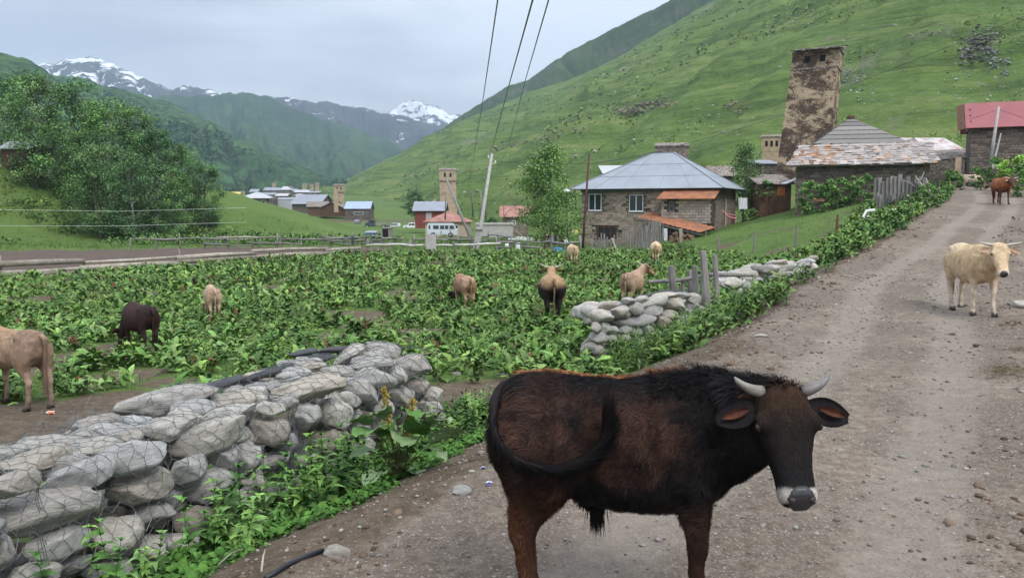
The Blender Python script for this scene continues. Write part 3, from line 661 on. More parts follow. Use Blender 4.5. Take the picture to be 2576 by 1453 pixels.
def uniform_xy(x0, x1, y0, y1, dens, g):
    n = int((x1 - x0) * (y1 - y0) * dens); return np.stack([g.uniform(x0, x1, n), g.uniform(y0, y1, n)], 1)
def inview(p, pad=3): return np.abs(p[:, 0]) < p[:, 1] * .66 + pad
def near_seg(p, A, B, w0, w1):
    a = np.array(A); b = np.array(B); d = b - a; L_ = np.linalg.norm(d); d = d / L_; q = p - a; s = q @ d; t = q @ np.array([-d[1], d[0]]); return (s > -.15) & (s < L_ + .15) & (t > w0) & (t < w1)
def infield(p, m=.5):
    x, y = p[:, 0], p[:, 1]; ok = inview(p) & (x < xL(y) - m - .3 * fbm(x, y, 8, 2)) & (y < fence_y(x) - .6)
    ok &= ~((y > 36) & (x > 13 + (y - 36) * -.05) & (xL(y) - x > 3.2 + .05 * y))
    so = m_soil(x, y); ok &= (rng.random(len(x)) > so * 1.1)
    for A, B in ((A1, B1), (A2, B2), (A3, B3)): ok &= ~near_seg(p, A, B, -.15, 1.15)
    ok &= (y < fence_y(x) - 1.7)
    return ok
g = np.random.default_rng(11)
p = uniform_xy(-26, 14, 8.6, 26, 7.0, g); p = p[infield(p) & ~((p[:, 0] < -1) & (p[:, 1] < 10.6 + .12 * p[:, 0] + .6))]; print('near weeds', len(p))
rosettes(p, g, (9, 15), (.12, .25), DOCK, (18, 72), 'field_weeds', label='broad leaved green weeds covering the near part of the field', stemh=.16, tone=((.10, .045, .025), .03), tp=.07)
p = uniform_xy(-26, 14, 8.4, 26, 4.6, g); p = p[infield(p) & ~((p[:, 0] < -1) & (p[:, 1] < 10.6 + .12 * p[:, 0] + .5))]
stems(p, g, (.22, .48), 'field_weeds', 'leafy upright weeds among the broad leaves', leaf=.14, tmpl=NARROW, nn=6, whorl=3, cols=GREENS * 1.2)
p = uniform_xy(-42, 32, 26, 60, 1.3, g); p = p[infield(p)]
rosettes(p, g, (8, 12), (.14, .3), BLADE, (35, 85), 'field_grass', label='coarse grass among the far weeds', stemh=.25, tp=.15, cols=GREENS * 1.35)
p = uniform_xy(-42, 32, 26, 60, 5.2, g); p = p[infield(p)]; print('far weeds', len(p))
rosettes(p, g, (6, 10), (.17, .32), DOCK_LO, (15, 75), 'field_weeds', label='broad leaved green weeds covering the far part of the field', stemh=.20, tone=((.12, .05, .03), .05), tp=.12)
# brownish dock seed heads dotted over the field
p = uniform_xy(-26, 14, 11, 55, .30, g); p = p[infield(p) & (fbm(p[:, 0] * .2, p[:, 1] * .2, 55, 2) > -.05)]
rosettes(p, g, (10, 16), (.05, .11), NARROW, (40, 88), 'seed_heads', cols=np.array([(.17, .075, .04), (.12, .06, .03)]), label='reddish dock seed heads standing in the field', stemh=.62, tp=.035)
# verge of the road past the walls
p = uniform_xy(2, 34, 12, 58, 11, g); s_ = xL(p[:, 1]) - p[:, 0]; ok = inview(p) & (s_ > .1 + .35 * fbm(p[:, 0] * .7, p[:, 1] * .7, 14, 3)) & (s_ < .9 + .045 * p[:, 1] + .5 * fbm(p[:, 0] * .4, p[:, 1] * .4, 15, 3))
ok &= ~near_seg(p, A3, B3, -.8, .9) & (np.hypot(p[:, 0] - at(2215, 560, 39.4).x, (p[:, 1] - 38.6) * .6) > 1.25) & ~near_seg(p, A2, B2, -.1, 1.1); p = p[ok]
rosettes(p[p[:, 1] < 22], g, (9, 14), (.10, .20), DOCK, (15, 75), 'verge_weeds', label='dark green weeds along the near bend of the road', stemh=.30, tp=.10, cols=GREENS * .85)
rosettes(p[p[:, 1] >= 22], g, (8, 12), (.14, .27), DOCK_LO, (15, 75), 'verge_weeds', label='dark green weeds along the far left edge of the road', stemh=.30, tp=.12, cols=GREENS * .85)
# herbs hiding the foot of the second wall
p = uniform_xy(1.2, 5.2, 11.9, 15.6, 34, g); dfr = (p[:, 0] - A2[0]) * (B2[1] - A2[1]) / 3.37 - (p[:, 1] - A2[1]) * (B2[0] - A2[0]) / 3.37
ok = (dfr > .02) & (dfr < 1.5 + .3 * fbm(p[:, 0] * 2, p[:, 1] * 2, 3, 2)) & (p[:, 0] > 1.75) & (p[:, 0] < xL(p[:, 1]) + .25) & (p[:, 0] + .4 * (p[:, 1] - 12) > 1.9); q = p[ok]
stems(q, g, (.32, .68), 'verge_herbs', 'dense dark herbs growing against the second stone wall', leaf=.17, tmpl=NARROW, nn=8, whorl=3, cols=GREENS * .85, lean=.16)
# the nettles at the foot of the nearest wall
p = uniform_xy(-3.2, .3, 2.8, 9.9, 46, g); d1 = (p[:, 0] - A1[0]) * (B1[1] - A1[1]) / Lw - (p[:, 1] - A1[1]) * (B1[0] - A1[0]) / Lw
wdt = np.interp(p[:, 1], [3, 4.2, 5.5, 7, 8.5, 9.6], [.75, .85, .92, .85, .85, .80]); ok = (d1 > .08) & (d1 < wdt + .22 * fbm(p[:, 0] * 2, p[:, 1] * 2, 66, 3)); nett = p[ok]; print('nettles', len(nett))
hsel = g.random(len(nett)) < np.interp(nett[:, 1], [3, 4.9, 5.8, 10], [.10, .14, .85, .85])
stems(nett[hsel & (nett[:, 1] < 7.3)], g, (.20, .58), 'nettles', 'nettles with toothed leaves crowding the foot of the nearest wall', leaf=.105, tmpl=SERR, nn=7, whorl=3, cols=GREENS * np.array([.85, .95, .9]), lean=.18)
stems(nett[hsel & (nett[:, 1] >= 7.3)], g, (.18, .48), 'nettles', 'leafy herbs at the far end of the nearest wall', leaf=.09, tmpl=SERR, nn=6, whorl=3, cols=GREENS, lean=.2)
# creeping small leaved cover
p = uniform_xy(-3.2, 1.6, 2.8, 11.5, 420, g); d1 = (p[:, 0] - A1[0]) * (B1[1] - A1[1]) / Lw - (p[:, 1] - A1[1]) * (B1[0] - A1[0]) / Lw
wdt = np.interp(p[:, 1], [3, 4.2, 5.5, 7, 8.5, 9.6, 11], [1.1, 1.2, 1.25, 1.2, 1.3, 1.1, .4]); ok = (d1 > -.05) & (d1 < wdt + .28 * fbm(p[:, 0] * 1.6, p[:, 1] * 1.6, 67, 3)) & (p[:, 1] < 10 + .4 * fbm(p[:, 0], p[:, 1] * 0, 2, 2)); q = p[ok]; print('creep', len(q))
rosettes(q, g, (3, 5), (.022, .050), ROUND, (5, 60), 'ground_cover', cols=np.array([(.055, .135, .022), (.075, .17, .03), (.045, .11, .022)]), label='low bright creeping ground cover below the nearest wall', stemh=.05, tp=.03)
# grass tufts: lawn, soil margins, meadow
def blades(p, g, size, name, label, cols, nl=(5, 9), tp=.05): return rosettes(p, g, nl, size, BLADE, (45, 88), name, cols=cols, label=label, tp=tp)
GC = np.array([(.075, .15, .03), (.10, .18, .04), (.055, .12, .025), (.13, .17, .06)])
p = uniform_xy(-12, 12, 7.5, 28, 10, g); x, y = p[:, 0], p[:, 1]; ok = inview(p) & (x < xL(y) - .15) & (m_soil(x, y) < g.random(len(x)) * .75); 
for A, B in ((A1, B1), (A2, B2), (A3, B3)): ok &= ~near_seg(p, A, B, -.05, 1.05)
blades(p[ok], g, (.07, .16), 'grass', 'short grass between the weeds', GC)
p = uniform_xy(8, 34, 34, 66, 6, g); x, y = p[:, 0], p[:, 1]; ok = inview(p) & (x < xL(y) - .5); blades(p[ok], g, (.10, .22), 'grass', 'mown looking grass slope below the slate roofed house', GC * np.array([1.15, 1.1, 1.2]), (4, 6), .12)
p = uniform_xy(-60, 10, 58, 100, 2.2, g); x, y = p[:, 0], p[:, 1]; ok = inview(p, 6) & (m_plot(x, y) < .3) & (y > fence_y(x)); blades(p[ok], g, (.18, .45), 'grass', 'bright meadow grass beyond the ploughed plot', GC * 1.05, (4, 7), .2)
p = uniform_xy(-60, -2, 64, 104, 1.3, g); x, y = p[:, 0], p[:, 1]; bl_ = fbm(x * .09, y * .16, 17, 4); ok = inview(p, 6) & (bl_ > -.12) & (y > 72 + 6 * bl_) & (y < 88 + 8 * bl_) & (x < -12); 
rosettes(p[ok], g, (12, 18), (.22, .46), DOCK_LO, (10, 75), 'scrub', label='rough scrub and tall herbs at the foot of the bank', stemh=.55, tp=.5, cols=GREENS * .85)

# ---- the big dock with eaten leaves by the end of the near wall
def holey_leaf(L_, w_, g, holes):
    nx, ny = 16, 11; vs = []; keep = []
    for i in range(nx + 1):
        t = i / nx; hw = w_ * math.sin(math.pi * min(1, .10 + .88 * t)) ** .62
        for j in range(ny + 1):
            s = j / ny * 2 - 1; wob = .012 * math.sin(t * 17 + s * 3)
            vs.append((L_ * t, hw * s, L_ * (.30 * t - .38 * t * t) + abs(s) * hw * .22 + wob * abs(s)))
    fs = []
    for i in range(nx):
        for j in range(ny):
            if holes and abs(j - (ny - 1) / 2) > .6 and g.random() < holes: continue
            fs.append((i * (ny + 1) + j, (i + 1) * (ny + 1) + j, (i + 1) * (ny + 1) + j + 1, i * (ny + 1) + j + 1))
    return vs, fs
dbase = ground_at(1000, 1206); dk = empty('dock_plant', dbase, 0, 'tall dock with big insect-eaten leaves and rusty seed spikes at the near wall end', 'plant')
rd_ = random.Random(4)
lf = [(1062, 1080, 95, .02), (985, 1075, 80, .0), (930, 1090, 90, 0), (1010, 1105, 85, .0), (1100, 1065, 80, .16), (1130, 1095, 90, .14), (945, 1200, 70, .22), (1030, 1190, 85, .20), (1060, 1140, 80, .05), (960, 1040, 60, 0), (1035, 1040, 60, 0), (1090, 1140, 70, .12), (905, 1060, 60, 0), (1075, 1215, 70, .2), (990, 1150, 70, .05), (920, 1140, 70, .0)]
for u, v, w, ho in lf:
    tip = at(u, v, dbase.y - .05 + rd_.uniform(-.22, .12)) - dbase; L_ = w * 1.3 / F_PX * dbase.y; d = Vector((tip.x, tip.y, tip.z * .6 + .05))
    if d.length < 1e-3: d = Vector((1, 0, 0))
    vs, fs = holey_leaf(L_, L_ * .36, rd_, ho); m = MB(); c_ = rd_.choice([(.08, .18, .045), (.11, .21, .065), (.15, .23, .105)]) if ho < .1 else (.21, .30, .16)
    d.normalize(); el = rd_.uniform(-.15, .5); azl = math.atan2(d.y - .35, d.x); Rm = Matrix.Rotation(azl, 3, 'Z') @ Matrix.Rotation(-el, 3, 'Y') @ Matrix.Rotation(rd_.uniform(-.3, .3) + (-.35 if d.x > 0 else .35), 3, 'X')
    org = tip - Rm @ Vector((L_ * .5, 0, 0)); m.add([Rm @ Vector(q) + org for q in vs], fs, c_)
    m.tube([(0, 0, 0), org * .5 + Vector((0, 0, .02)), org], [.006, .005, .004], 5, False, (.13, .12, .05)); m.build('leaf', LEAF, dk, True)
for u, v in ((965, 975), (1040, 1000)):
    m = MB(); tip = at(u, v, dbase.y) - dbase; m.tube([(0, 0, 0), tip * .5 + Vector((.01, 0, 0)), tip], [.006, .005, .003], 5, True, (.12, .09, .04))
    for i in range(330):
        t = rd_.uniform(.45, 1); q = tip * t + Vector((rd_.gauss(0, .017), rd_.gauss(0, .017), 0)); s_ = rd_.uniform(.007, .014); c_ = rd_.choice([(.24, .20, .04), (.30, .27, .06), (.20, .12, .04)])
        m.add([q + Vector((s_, 0, 0)), q + Vector((-s_ * .5, s_, 0)), q + Vector((-s_ * .5, -s_, 0)), q + Vector((0, 0, s_ * 1.5))], [(0, 1, 3), (1, 2, 3), (2, 0, 3)], c_)
    m.build('seed_spike', LEAF, dk)
# ============================================================ trees
BARK = plain('bark', (.13, .115, .095), .9, .4, 8); BIRCH = MT('birch_bark', .8); BIRCH.col(BIRCH.ramp(BIRCH.noise(3, 5, .7, v=BIRCH.vec((1, 1, 4))), [(.42, (.05, .045, .04)), (.5, (.50, .48, .44))])); BIRCH = BIRCH.m
LF_T = (np.array([(-.5, -.12, 0), (0, -.34, .08), (.5, 0, -.06), (0, .34, .08)], float), np.array([(0, 1, 2, 3)]))
def crown_mesh(name, H, Wd, seed, npuff=70, per=95, leaf=.30, shape='oak', tone=(.05, .095, .03), base=.12, sag=.0):
    g = np.random.default_rng(seed); P = []
    for i in range(npuff):
        t = (i + g.random()) / npuff
        if shape == 'oak': z = base + (1 - base) * t; rmax = Wd * .5 * math.sqrt(max(.02, 1 - ((z - .48) / .56) ** 2))
        elif shape == 'birch': z = base + (1 - base) * t; rmax = Wd * .5 * (np.interp(z, [0, .15, .35, .6, .85, 1], [.35, .85, 1, .72, .45, .12]))
        else: z = base + (1 - base) * t; rmax = Wd * .5 * (1 - z) ** .8 + .1
        a = g.uniform(0, 6.28); r = rmax * math.sqrt(g.uniform(.15, 1)) * (.8 + .35 * fbm(math.cos(a) * 1.3 + seed, math.sin(a) * 1.3 + z * 3, seed, 2)); P.append((r * math.cos(a), r * math.sin(a), z * H, g.uniform(.6, 1.25)))
    P = np.array(P); n = npuff * per; idx = np.repeat(np.arange(npuff), per); s = H * (.062 if npuff > 80 or H < 10 else .050) * P[idx, 3]
    off = g.normal(0, 1, (n, 3)) * np.stack([s, s, s * .62], -1); pos = P[idx, :3] + off
    if sag: pos[:, 2] -= sag * g.random(n) * np.linalg.norm(pos[:, :2], axis=1) * .5
    M = rotm(g.uniform(0, 6.28, n), g.normal(0, .6, n), g.normal(0, .8, n), leaf * g.uniform(.6, 1.35, n))
    pc = np.array(tone)[None] * 2.3 * (1 + g.uniform(-.55, .60, (npuff, 1))) * (1 + g.uniform(-.1, .1, (npuff, 3)))
    C = pc[idx] * (1 + g.uniform(-.3, .35, (n, 1)))
    return scatter(name, LF_T[0], LF_T[1], M, pos, C, LEAF), P
def trunk_mesh(H, Wd, P, seed, mat, r=.22, nl=14, lean=(0, 0)):
    rs = random.Random(seed); m = MB(); top = H * .86
    cx = lambda z: Vector((lean[0] * z / H + .02 * H * math.sin(z / H * 4 + seed), lean[1] * z / H + .015 * H * math.cos(z / H * 5), z))
    zs = [-.5, 0, H * .08, H * .2, H * .4, H * .6, H * .75, top]; m.tube([cx(z) for z in zs], [r * 1.35, r * 1.25, r, r * .85, r * .62, r * .4, r * .25, r * .08], 8)
    for i in range(nl):
        q = P[rs.randrange(len(P))]; z0 = max(H * .08, q[2] - H * rs.uniform(.10, .22)); a = cx(z0); b = Vector(q[:3]); mid = (a + b) / 2 + Vector((0, 0, H * .02)); rr = r * .45 * (1 - z0 / H * .7)
        m.tube([a, mid, b], [rr, rr * .6, rr * .2], 5)
    return m.mesh('trunk', mat, True)
def tree(pos, me_c, me_t, s, rz, label, name='tree', group=None, sz=1.0):
    r_ = empty(name, pos, rz, label, 'tree', group); r_.scale = (s, s, s * sz); link('crown', me_c, r_); link('trunk', me_t, r_); return r_
VAR = []
for q in range(5):
    cm, P = crown_mesh('crown', 15, 9.0 + q * .7, 100 + q, 74, 190, .28, 'oak', [(.050, .088, .032), (.042, .076, .030), (.060, .105, .036), (.046, .082, .034), (.055, .10, .03)][q], base=.06, sag=.25)
    VAR.append((cm, trunk_mesh(15, 11, P, 100 + q, BIRCH if q in (1, 4) else BARK, .26, 16)))
def spot(u, d): x = (u - 1288) / F_PX * d; return (x, d, gz(x, d) - .1)
TL = [(-60, 96, 4.2, 205, 'leafmost broad tree at the left edge of the picture'), (30, 104, 4.0, 190, 'tall tree behind the grassy mound at far left'), (110, 92, 3.6, 178, 'highest grey-green crown of the left grove'), (205, 98, 3.5, 195, 'rounded crown right of the highest tree of the grove'),
      (285, 92, 3.4, 240, 'pale-trunked tree in the middle of the grove'), (350, 100, 3.2, 265, 'feathery tree top rising behind the middle of the grove'), (405, 90, 3.0, 315, 'lower tree in the right half of the grove'), (470, 96, 2.8, 360, 'dark tree near the right end of the grove'), (522, 92, 2.5, 400, 'outermost rounded tree at the right end of the grove'),
      (215, 92, 2.6, 330, 'low branching tree in front of the grove, over the mound'), (250, 85, 2.5, 355, 'dark low crown hanging over the bank, middle of the grove'), (335, 84, 2.3, 375, 'low crown above the broken fence posts'), (440, 86, 2.2, 420, 'small dark tree on the bank near the bright slope'), (90, 97, 2.2, 300, 'slim tree beside the grey roofed hut'), (-150, 90, 4, 230, 'broad tree just outside the left edge')]
for i, (u, d, _, vt, lab) in enumerate(TL[:-1]):
    b = spot(u, d); top = EYE + (520 - vt) / F_PX * d * .985; s = (top - b[2]) / 16.6; tree(b, *VAR[i % 5], s * (1.0 if s > .9 else 1.05), i * 1.7, lab.replace('leafmost', 'large'), group='grove of trees on the bank at left')
cm, P = crown_mesh('crown', 8.2, 6.4, 300, 105, 130, .17, 'birch', (.060, .105, .030), base=.10, sag=.2)
b = spot(1378, 67.0); tree((b[0], b[1], b[2]), cm, trunk_mesh(8.2, 4.6, P, 301, BIRCH, .12, 16), 1.0, .4, 'birch with pale trunk beside the blue roofed stone house', 'birch')
cm2, P2 = crown_mesh('crown', 5.6, 3.3, 310, 60, 90, .15, 'birch', (.052, .090, .030), base=.10, sag=.3)
b = spot(1868, 75); tree((b[0], b[1], EYE - .8), cm2, trunk_mesh(5.6, 3.3, P2, 311, BIRCH, .09, 10), 1.15, .2, 'slender birch between the blue roof and the tower', 'birch')
cm3, P3 = crown_mesh('crown', 5.0, 5.0, 320, 60, 80, .22, 'oak', (.030, .062, .024), base=.04)
b = spot(1046, 168); tree((b[0], b[1], at(1046, 545, 168).z), cm3, trunk_mesh(5, 5, P3, 321, BARK, .15, 8), 1.0, .2, 'round dark bushy tree left of the middle stone tower')
for u, v, d, s, lab in ((1238, 552, 125, .62, 'young green tree behind the leaning concrete pole'), (1268, 575, 110, .42, 'small bush left of the second red roof'), (1296, 560, 120, .5, 'bush half hiding the second red roof')):
    b = at(u, v, d); tree((b.x, b.y, gz(b.x, b.y) - .3), cm3, trunk_mesh(5, 5, P3, 321, BARK, .15, 8) if s > .6 else VAR[0][1], s, u, lab, 'bush')
# shrubs round the slate roofed house and the upper road
shc, shp = crown_mesh('crown', 1.6, 2.2, 330, 34, 70, .13, 'oak', (.055, .10, .030), base=.02)
shc2, _ = crown_mesh('crown', 1.6, 2.2, 331, 34, 70, .13, 'oak', (.12, .21, .045), base=.02); sht = trunk_mesh(1.6, 2, shp, 3, BARK, .04, 4)
for u, v, d, s, k, lab in ((2050, 500, 60.5, 1.5, 0, 'dark creeper shrub over the left of the rubble wall'), (2110, 492, 60, 1.35, 0, 'shrub grown over the middle of the rubble wall'), (2165, 470, 59.5, 1.1, 0, 'small shrub under the slate eave'), (2400, 455, 58, .9, 0, 'weedy bush by the wooden gate post'),
                           (2470, 440, 57, .9, 0, 'leafy shrub in front of the red roofed building'), (2520, 428, 56, 1.1, 0, 'middle shrub before the red roofed building'), (2562, 440, 50, 1.3, 1, 'bright yellow green bush at the right edge'), (2600, 470, 46, 1.3, 0, 'dark green shrub cut off by the right edge'),
                           (2375, 520, 45, .62, 0, 'green clump at the foot of the leaning timbers'), (2330, 545, 42, .7, 0, 'green clump below the leaning timbers at the road edge'), (1925, 470, 72, .9, 0, 'bush below the small pale tower'), (1890, 500, 70, .7, 0, 'low bush right of the hanging white cloth')):
    b = at(u, v, d); z = max(gz(b.x, b.y) - .1, b.z - .9) if v < 500 else gz(b.x, b.y) - .1
    tree((b.x, b.y, z), shc2 if k else shc, sht, s, u, lab, 'shrub')
# far woods on the valley side: one mass
for o in list(COL.objects):
    if o.name == 'forest_slope': FS = o
g = np.random.default_rng(5); vs = np.empty(len(FS.data.vertices) * 3, np.float32); FS.data.vertices.foreach_get('co', vs); vs = vs.reshape(-1, 3)
pk = vs[g.integers(0, len(vs), 16000)]; k = (fbm(pk[:, 0] * .012, pk[:, 1] * .012 + pk[:, 2] * .02, 61, 4) > .06) & (pk[:, 1] < 880); pk = pk[k][:3600]; pk[:, :2] += g.normal(0, 3, (len(pk), 2))
n = len(pk) * 9; idx = np.repeat(np.arange(len(pk)), 9); hgt = g.uniform(4, 9, len(pk)); pos = pk[idx] + g.normal(0, 1, (n, 3)) * np.array([2.2, 2.2, 1.7]) + np.stack([0 * hgt, 0 * hgt, hgt * .45], -1)[idx]
me = scatter('woods', LF_T[0], LF_T[1], rotm(g.uniform(0, 6.28, n), g.normal(0, .7, n), g.normal(0, .8, n), g.uniform(2, 3.6, n)), pos, np.array((.044, .098, .038))[None] * (1 + g.uniform(-.35, .5, (len(pk), 1)))[idx], LEAF)
tag(link('woods', me), 'scattered dark trees on the far valley side', kind='stuff')
# bushes and rocks strewn over the grass slope
def hp(i, t): return HP[i, t]
nu, nv = HP.shape[:2]; i_ = g.integers(0, nu, 3600); t_ = (g.random(3600) ** 1.5 * 200).astype(int); b_ = HP[i_, t_]; k = (fbm(b_[:, 0] * .02, b_[:, 1] * .02 + b_[:, 2] * .03, 31, 4) > .02) | (g.random(3600) < .22); b_ = b_[k]
bm = bmesh.new(); bmesh.ops.create_icosphere(bm, subdivisions=1, radius=1); tv = np.array([v.co[:] for v in bm.verts]); tf = np.array([[v.index for v in f.verts] for f in bm.faces]); bm.free()
sz = g.uniform(.12, .38, len(b_)) * (1 + (g.random(len(b_)) < .05) * 1.2) * np.clip(b_[:, 1] / 160, .7, 2.2); col = np.array((.28, .27, .235))[None] * (1 + g.uniform(-.4, .4, (len(b_), 1)))
RK = MT('slope_rock', .9, .1); RK.col(RK.attr('Col')); RK = RK.m
tag(link('slope_rocks', scatter('slope_rocks', tv, tf, rotm(g.uniform(0, 6.28, len(b_)), g.normal(0, .3, len(b_)), g.normal(0, .3, len(b_)), sz) * np.array([1, .9, .55])[None, None, :], b_, col, RK)), 'pale rocks strewn over the grass slope', kind='stuff')
# darker tufts and low bushes in the folds
i_ = g.integers(0, nu, 16000); t_ = (g.random(16000) ** 1.2 * 235).astype(int); b2_ = HP[i_, t_]; b2_ = b2_[fbm(b2_[:, 0] * .03 + 9, b2_[:, 1] * .03 + b2_[:, 2] * .05, 37, 4) > .02]; b2_[:, :2] += g.normal(0, .8, (len(b2_), 2)); n = len(b2_) * 5; idx = np.repeat(np.arange(len(b2_)), 5)
pos = b2_[idx] + g.normal(0, 1, (n, 3)) * np.array([.55, .55, .22]) + np.array([0, 0, .2]); sc_ = g.uniform(.3, .8, n) * np.clip(b2_[idx, 1] / 180, .6, 2.4)
tag(link('slope_tufts', scatter('slope_tufts', LF_T[0], LF_T[1], rotm(g.uniform(0, 6.28, n), g.normal(0, .6, n), g.normal(0, .6, n), sc_), pos, (np.array([(.11, .19, .045), (.17, .26, .065), (.23, .29, .10)])[g.integers(0, 3, len(b2_))] * g.uniform(.7, 1.2, (len(b2_), 1)))[idx], LEAF)), 'tufts and low bushes in the folds of the grass slope', kind='stuff')
# outcrops at the places the slope shows them
def outcrop(us, vs_, n, s, c, label):
    P_ = []
    flat = HP[:, :-4].reshape(-1, 3); yu = flat[:, 2] - EYE; uu = 1288 + F_PX * flat[:, 0] / (flat[:, 1] * math.cos(PITCH) - yu * math.sin(PITCH)); vv = 726 - F_PX * (yu * math.cos(PITCH) + flat[:, 1] * math.sin(PITCH)) / (flat[:, 1] * math.cos(PITCH) - yu * math.sin(PITCH))
    for _ in range(n):
        t = g.random(); u = us[0] + (us[1] - us[0]) * t + g.normal(0, 8); v = vs_[0] + (vs_[1] - vs_[0]) * t + g.normal(0, vs_[2]); P_.append(flat[np.argmin((uu - u) ** 2 + (vv - v) ** 2)])
    P_ = np.array(P_); n = len(P_); P_[:, :2] += g.normal(0, 1.3, (n, 2)) * (P_[:, 1:2] / 200);  sz = s * g.uniform(.4, 1.3, n) * P_[:, 1] / 290
    tag(link('outcrop', scatter('outcrop', tv, tf, rotm(g.uniform(0, 6.28, n), g.normal(0, .5, n), g.normal(0, .5, n), sz) * np.array([1.4, 1, .45])[None, None, :], P_, np.array(c)[None] * (1 + g.uniform(-.4, .4, (n, 1))), RK)), label, kind='stuff')
outcrop((1560, 1700), (285, 255, 7), 200, .62, (.20, .165, .14), 'reddish grey outcrop in the middle of the grass slope')
outcrop((1255, 1480), (375, 320, 5), 220, .5, (.22, .18, .15), 'line of broken rock low on the grass slope')
outcrop((1830, 1880), (255, 275, 5), 70, .5, (.26, .21, .17), 'small outcrop left of the tower')
outcrop((2130, 2180), (150, 250, 12), 120, .42, (.28, .31, .27), 'vertical stony streak right of the tower')
outcrop((2420, 2490), (135, 100, 16), 560, .50, (.19, .18, .155), 'grey scree patch high on the slope at right')
outcrop((2480, 2530), (110, 190, 8), 150, .5, (.22, .24, .22), 'stony chute below the scree')
outcrop((2380, 2570), (140, 320, 50), 200, .36, (.36, .35, .32), 'white boulders scattered right of the tower')
# ============================================================ buildings
def wallmat(name, a, b, sx=2.4, sz=7.5, dark=(.05, .042, .036), moss=0, plaster=None, pbias=.5):
    """rubble masonry, optionally with plaster left on in patches"""
    h = MT(name, .92, .1); v = h.vec((sx, sx, sz)); cv = h.voro(1.0, v=v, out='Color'); ed = h.voro(1.0, v=v, feat='DISTANCE_TO_EDGE', out='Distance')
    c = h.ramp(cv, [(.15, a), (.85, b)]); c = h.mix(.5, c, h.ramp(h.noise(.7, 7, .65), [(.35, a), (.65, b)])); c = h.mix(h.ramp(ed, [(.03, .85), (.12, 0)]), c, dark)
    bsrc = ed
    if plaster:
        mask = h.ramp(h.noise(.55, 12, .84, v=h.vec((1, 1, 1.5)), dist=.4), [(pbias - .03, 0), (pbias + .03, 1)])
        pc = h.ramp(h.noise(1.6, 7, .65), [(.3, tuple(k * .78 for k in plaster)), (.7, tuple(min(1, k * 1.12) for k in plaster))]); c = h.mix(mask, c, pc)
    h.col(c); h.bump(bsrc, .6, .04); return h.m
RUBBLE = wallmat('rubble', (.17, .135, .11), (.38, .32, .26)); RUBBLE_DK = wallmat('dark_rubble', (.10, .085, .07), (.25, .22, .19)); MORTAR = plain('dark_mortar', (.075, .062, .052), .95, .3, 5)
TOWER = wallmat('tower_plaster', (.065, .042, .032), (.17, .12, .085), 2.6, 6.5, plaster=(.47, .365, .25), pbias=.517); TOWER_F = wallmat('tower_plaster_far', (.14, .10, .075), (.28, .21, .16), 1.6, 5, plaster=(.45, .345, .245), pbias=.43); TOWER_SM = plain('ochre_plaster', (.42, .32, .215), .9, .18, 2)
def sheet(name, c, rust=None, seam=1.6, amt=.5, metal=.2, rough=.5):
    h = MT(name, rough, .4); n = h.noise(.7, 7, .65); k = h.ramp(n, [(.3, tuple(q * .86 for q in c)), (.7, tuple(min(1, q * 1.1) for q in c))])
    if rust: k = h.mix(h.ramp(h.noise(1.3, 8, .7), [(amt - .06, 0), (amt + .06, 1)]), k, rust)
    h.col(k); h.b.inputs['Metallic'].default_value = metal; h.bump(n, .15, .02); return h.m
BLUE_R = sheet('blue_grey_sheet', (.275, .305, .345), metal=0); RED_R = sheet('red_sheet', (.28, .085, .09), rough=.55, metal=0); RUST_R = sheet('rusty_sheet', (.36, .14, .065), (.22, .10, .06), metal=0, rough=.8); PINK_R = sheet('faded_red_sheet', (.30, .125, .10), (.36, .20, .16), metal=0, rough=.8)
PALE_R = sheet('pale_sheet', (.52, .50, .50), (.33, .17, .13), metal=0, rough=.7, amt=.55); GREY_R = sheet('grey_sheet', (.25, .27, .32), metal=0); WHITE_R = sheet('white_sheet', (.44, .44, .47), metal=0); YEL_R = plain('yellow_sheet', (.60, .48, .16), .7); BLUE_P = plain('blue_paint', (.10, .28, .50), .6)
WOODG = MT('grey_wood', .9, .1); WOODG.col(WOODG.mix(1.0, WOODG.ramp(WOODG.noise(2.2, 7, .7, v=WOODG.vec((6, 6, 1))), [(.3, (.13, .12, .115)), (.7, (.30, .285, .27))]), WOODG.ramp(WOODG.rand(), [(0, .75), (1, 1.2)]), 'MULTIPLY')); WOODG = WOODG.m
WOODP = MT('pale_log', .85, .1); WOODP.col(WOODP.mix(1.0, WOODP.ramp(WOODP.noise(3, 7, .7), [(.3, (.22, .19, .16)), (.7, (.46, .41, .35))]), WOODP.ramp(WOODP.rand(), [(0, .7), (1, 1.15)]), 'MULTIPLY')); WOODP = WOODP.m
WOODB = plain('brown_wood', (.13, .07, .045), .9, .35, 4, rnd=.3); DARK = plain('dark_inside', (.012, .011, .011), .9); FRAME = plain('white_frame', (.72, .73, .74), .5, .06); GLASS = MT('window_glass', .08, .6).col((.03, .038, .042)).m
BROWNF = plain('brown_frame', (.10, .035, .025), .7); CONC = plain('concrete', (.42, .40, .38), .9, .15, 3); CREAM_W = plain('cream_render', (.44, .36, .27), .9, .12, 2); RED_W = plain('red_brown_boards', (.20, .055, .045), .85, .25, 3)
BLOCK = MT('concrete_block', .9, .1); BLOCK.col(BLOCK.mix(1.0, BLOCK.ramp(BLOCK.noise(4, 6, .7), [(.3, (.30, .265, .22)), (.7, (.44, .40, .34))]), BLOCK.ramp(BLOCK.rand(), [(0, .75), (1, 1.15)]), 'MULTIPLY')); BLOCK = BLOCK.m
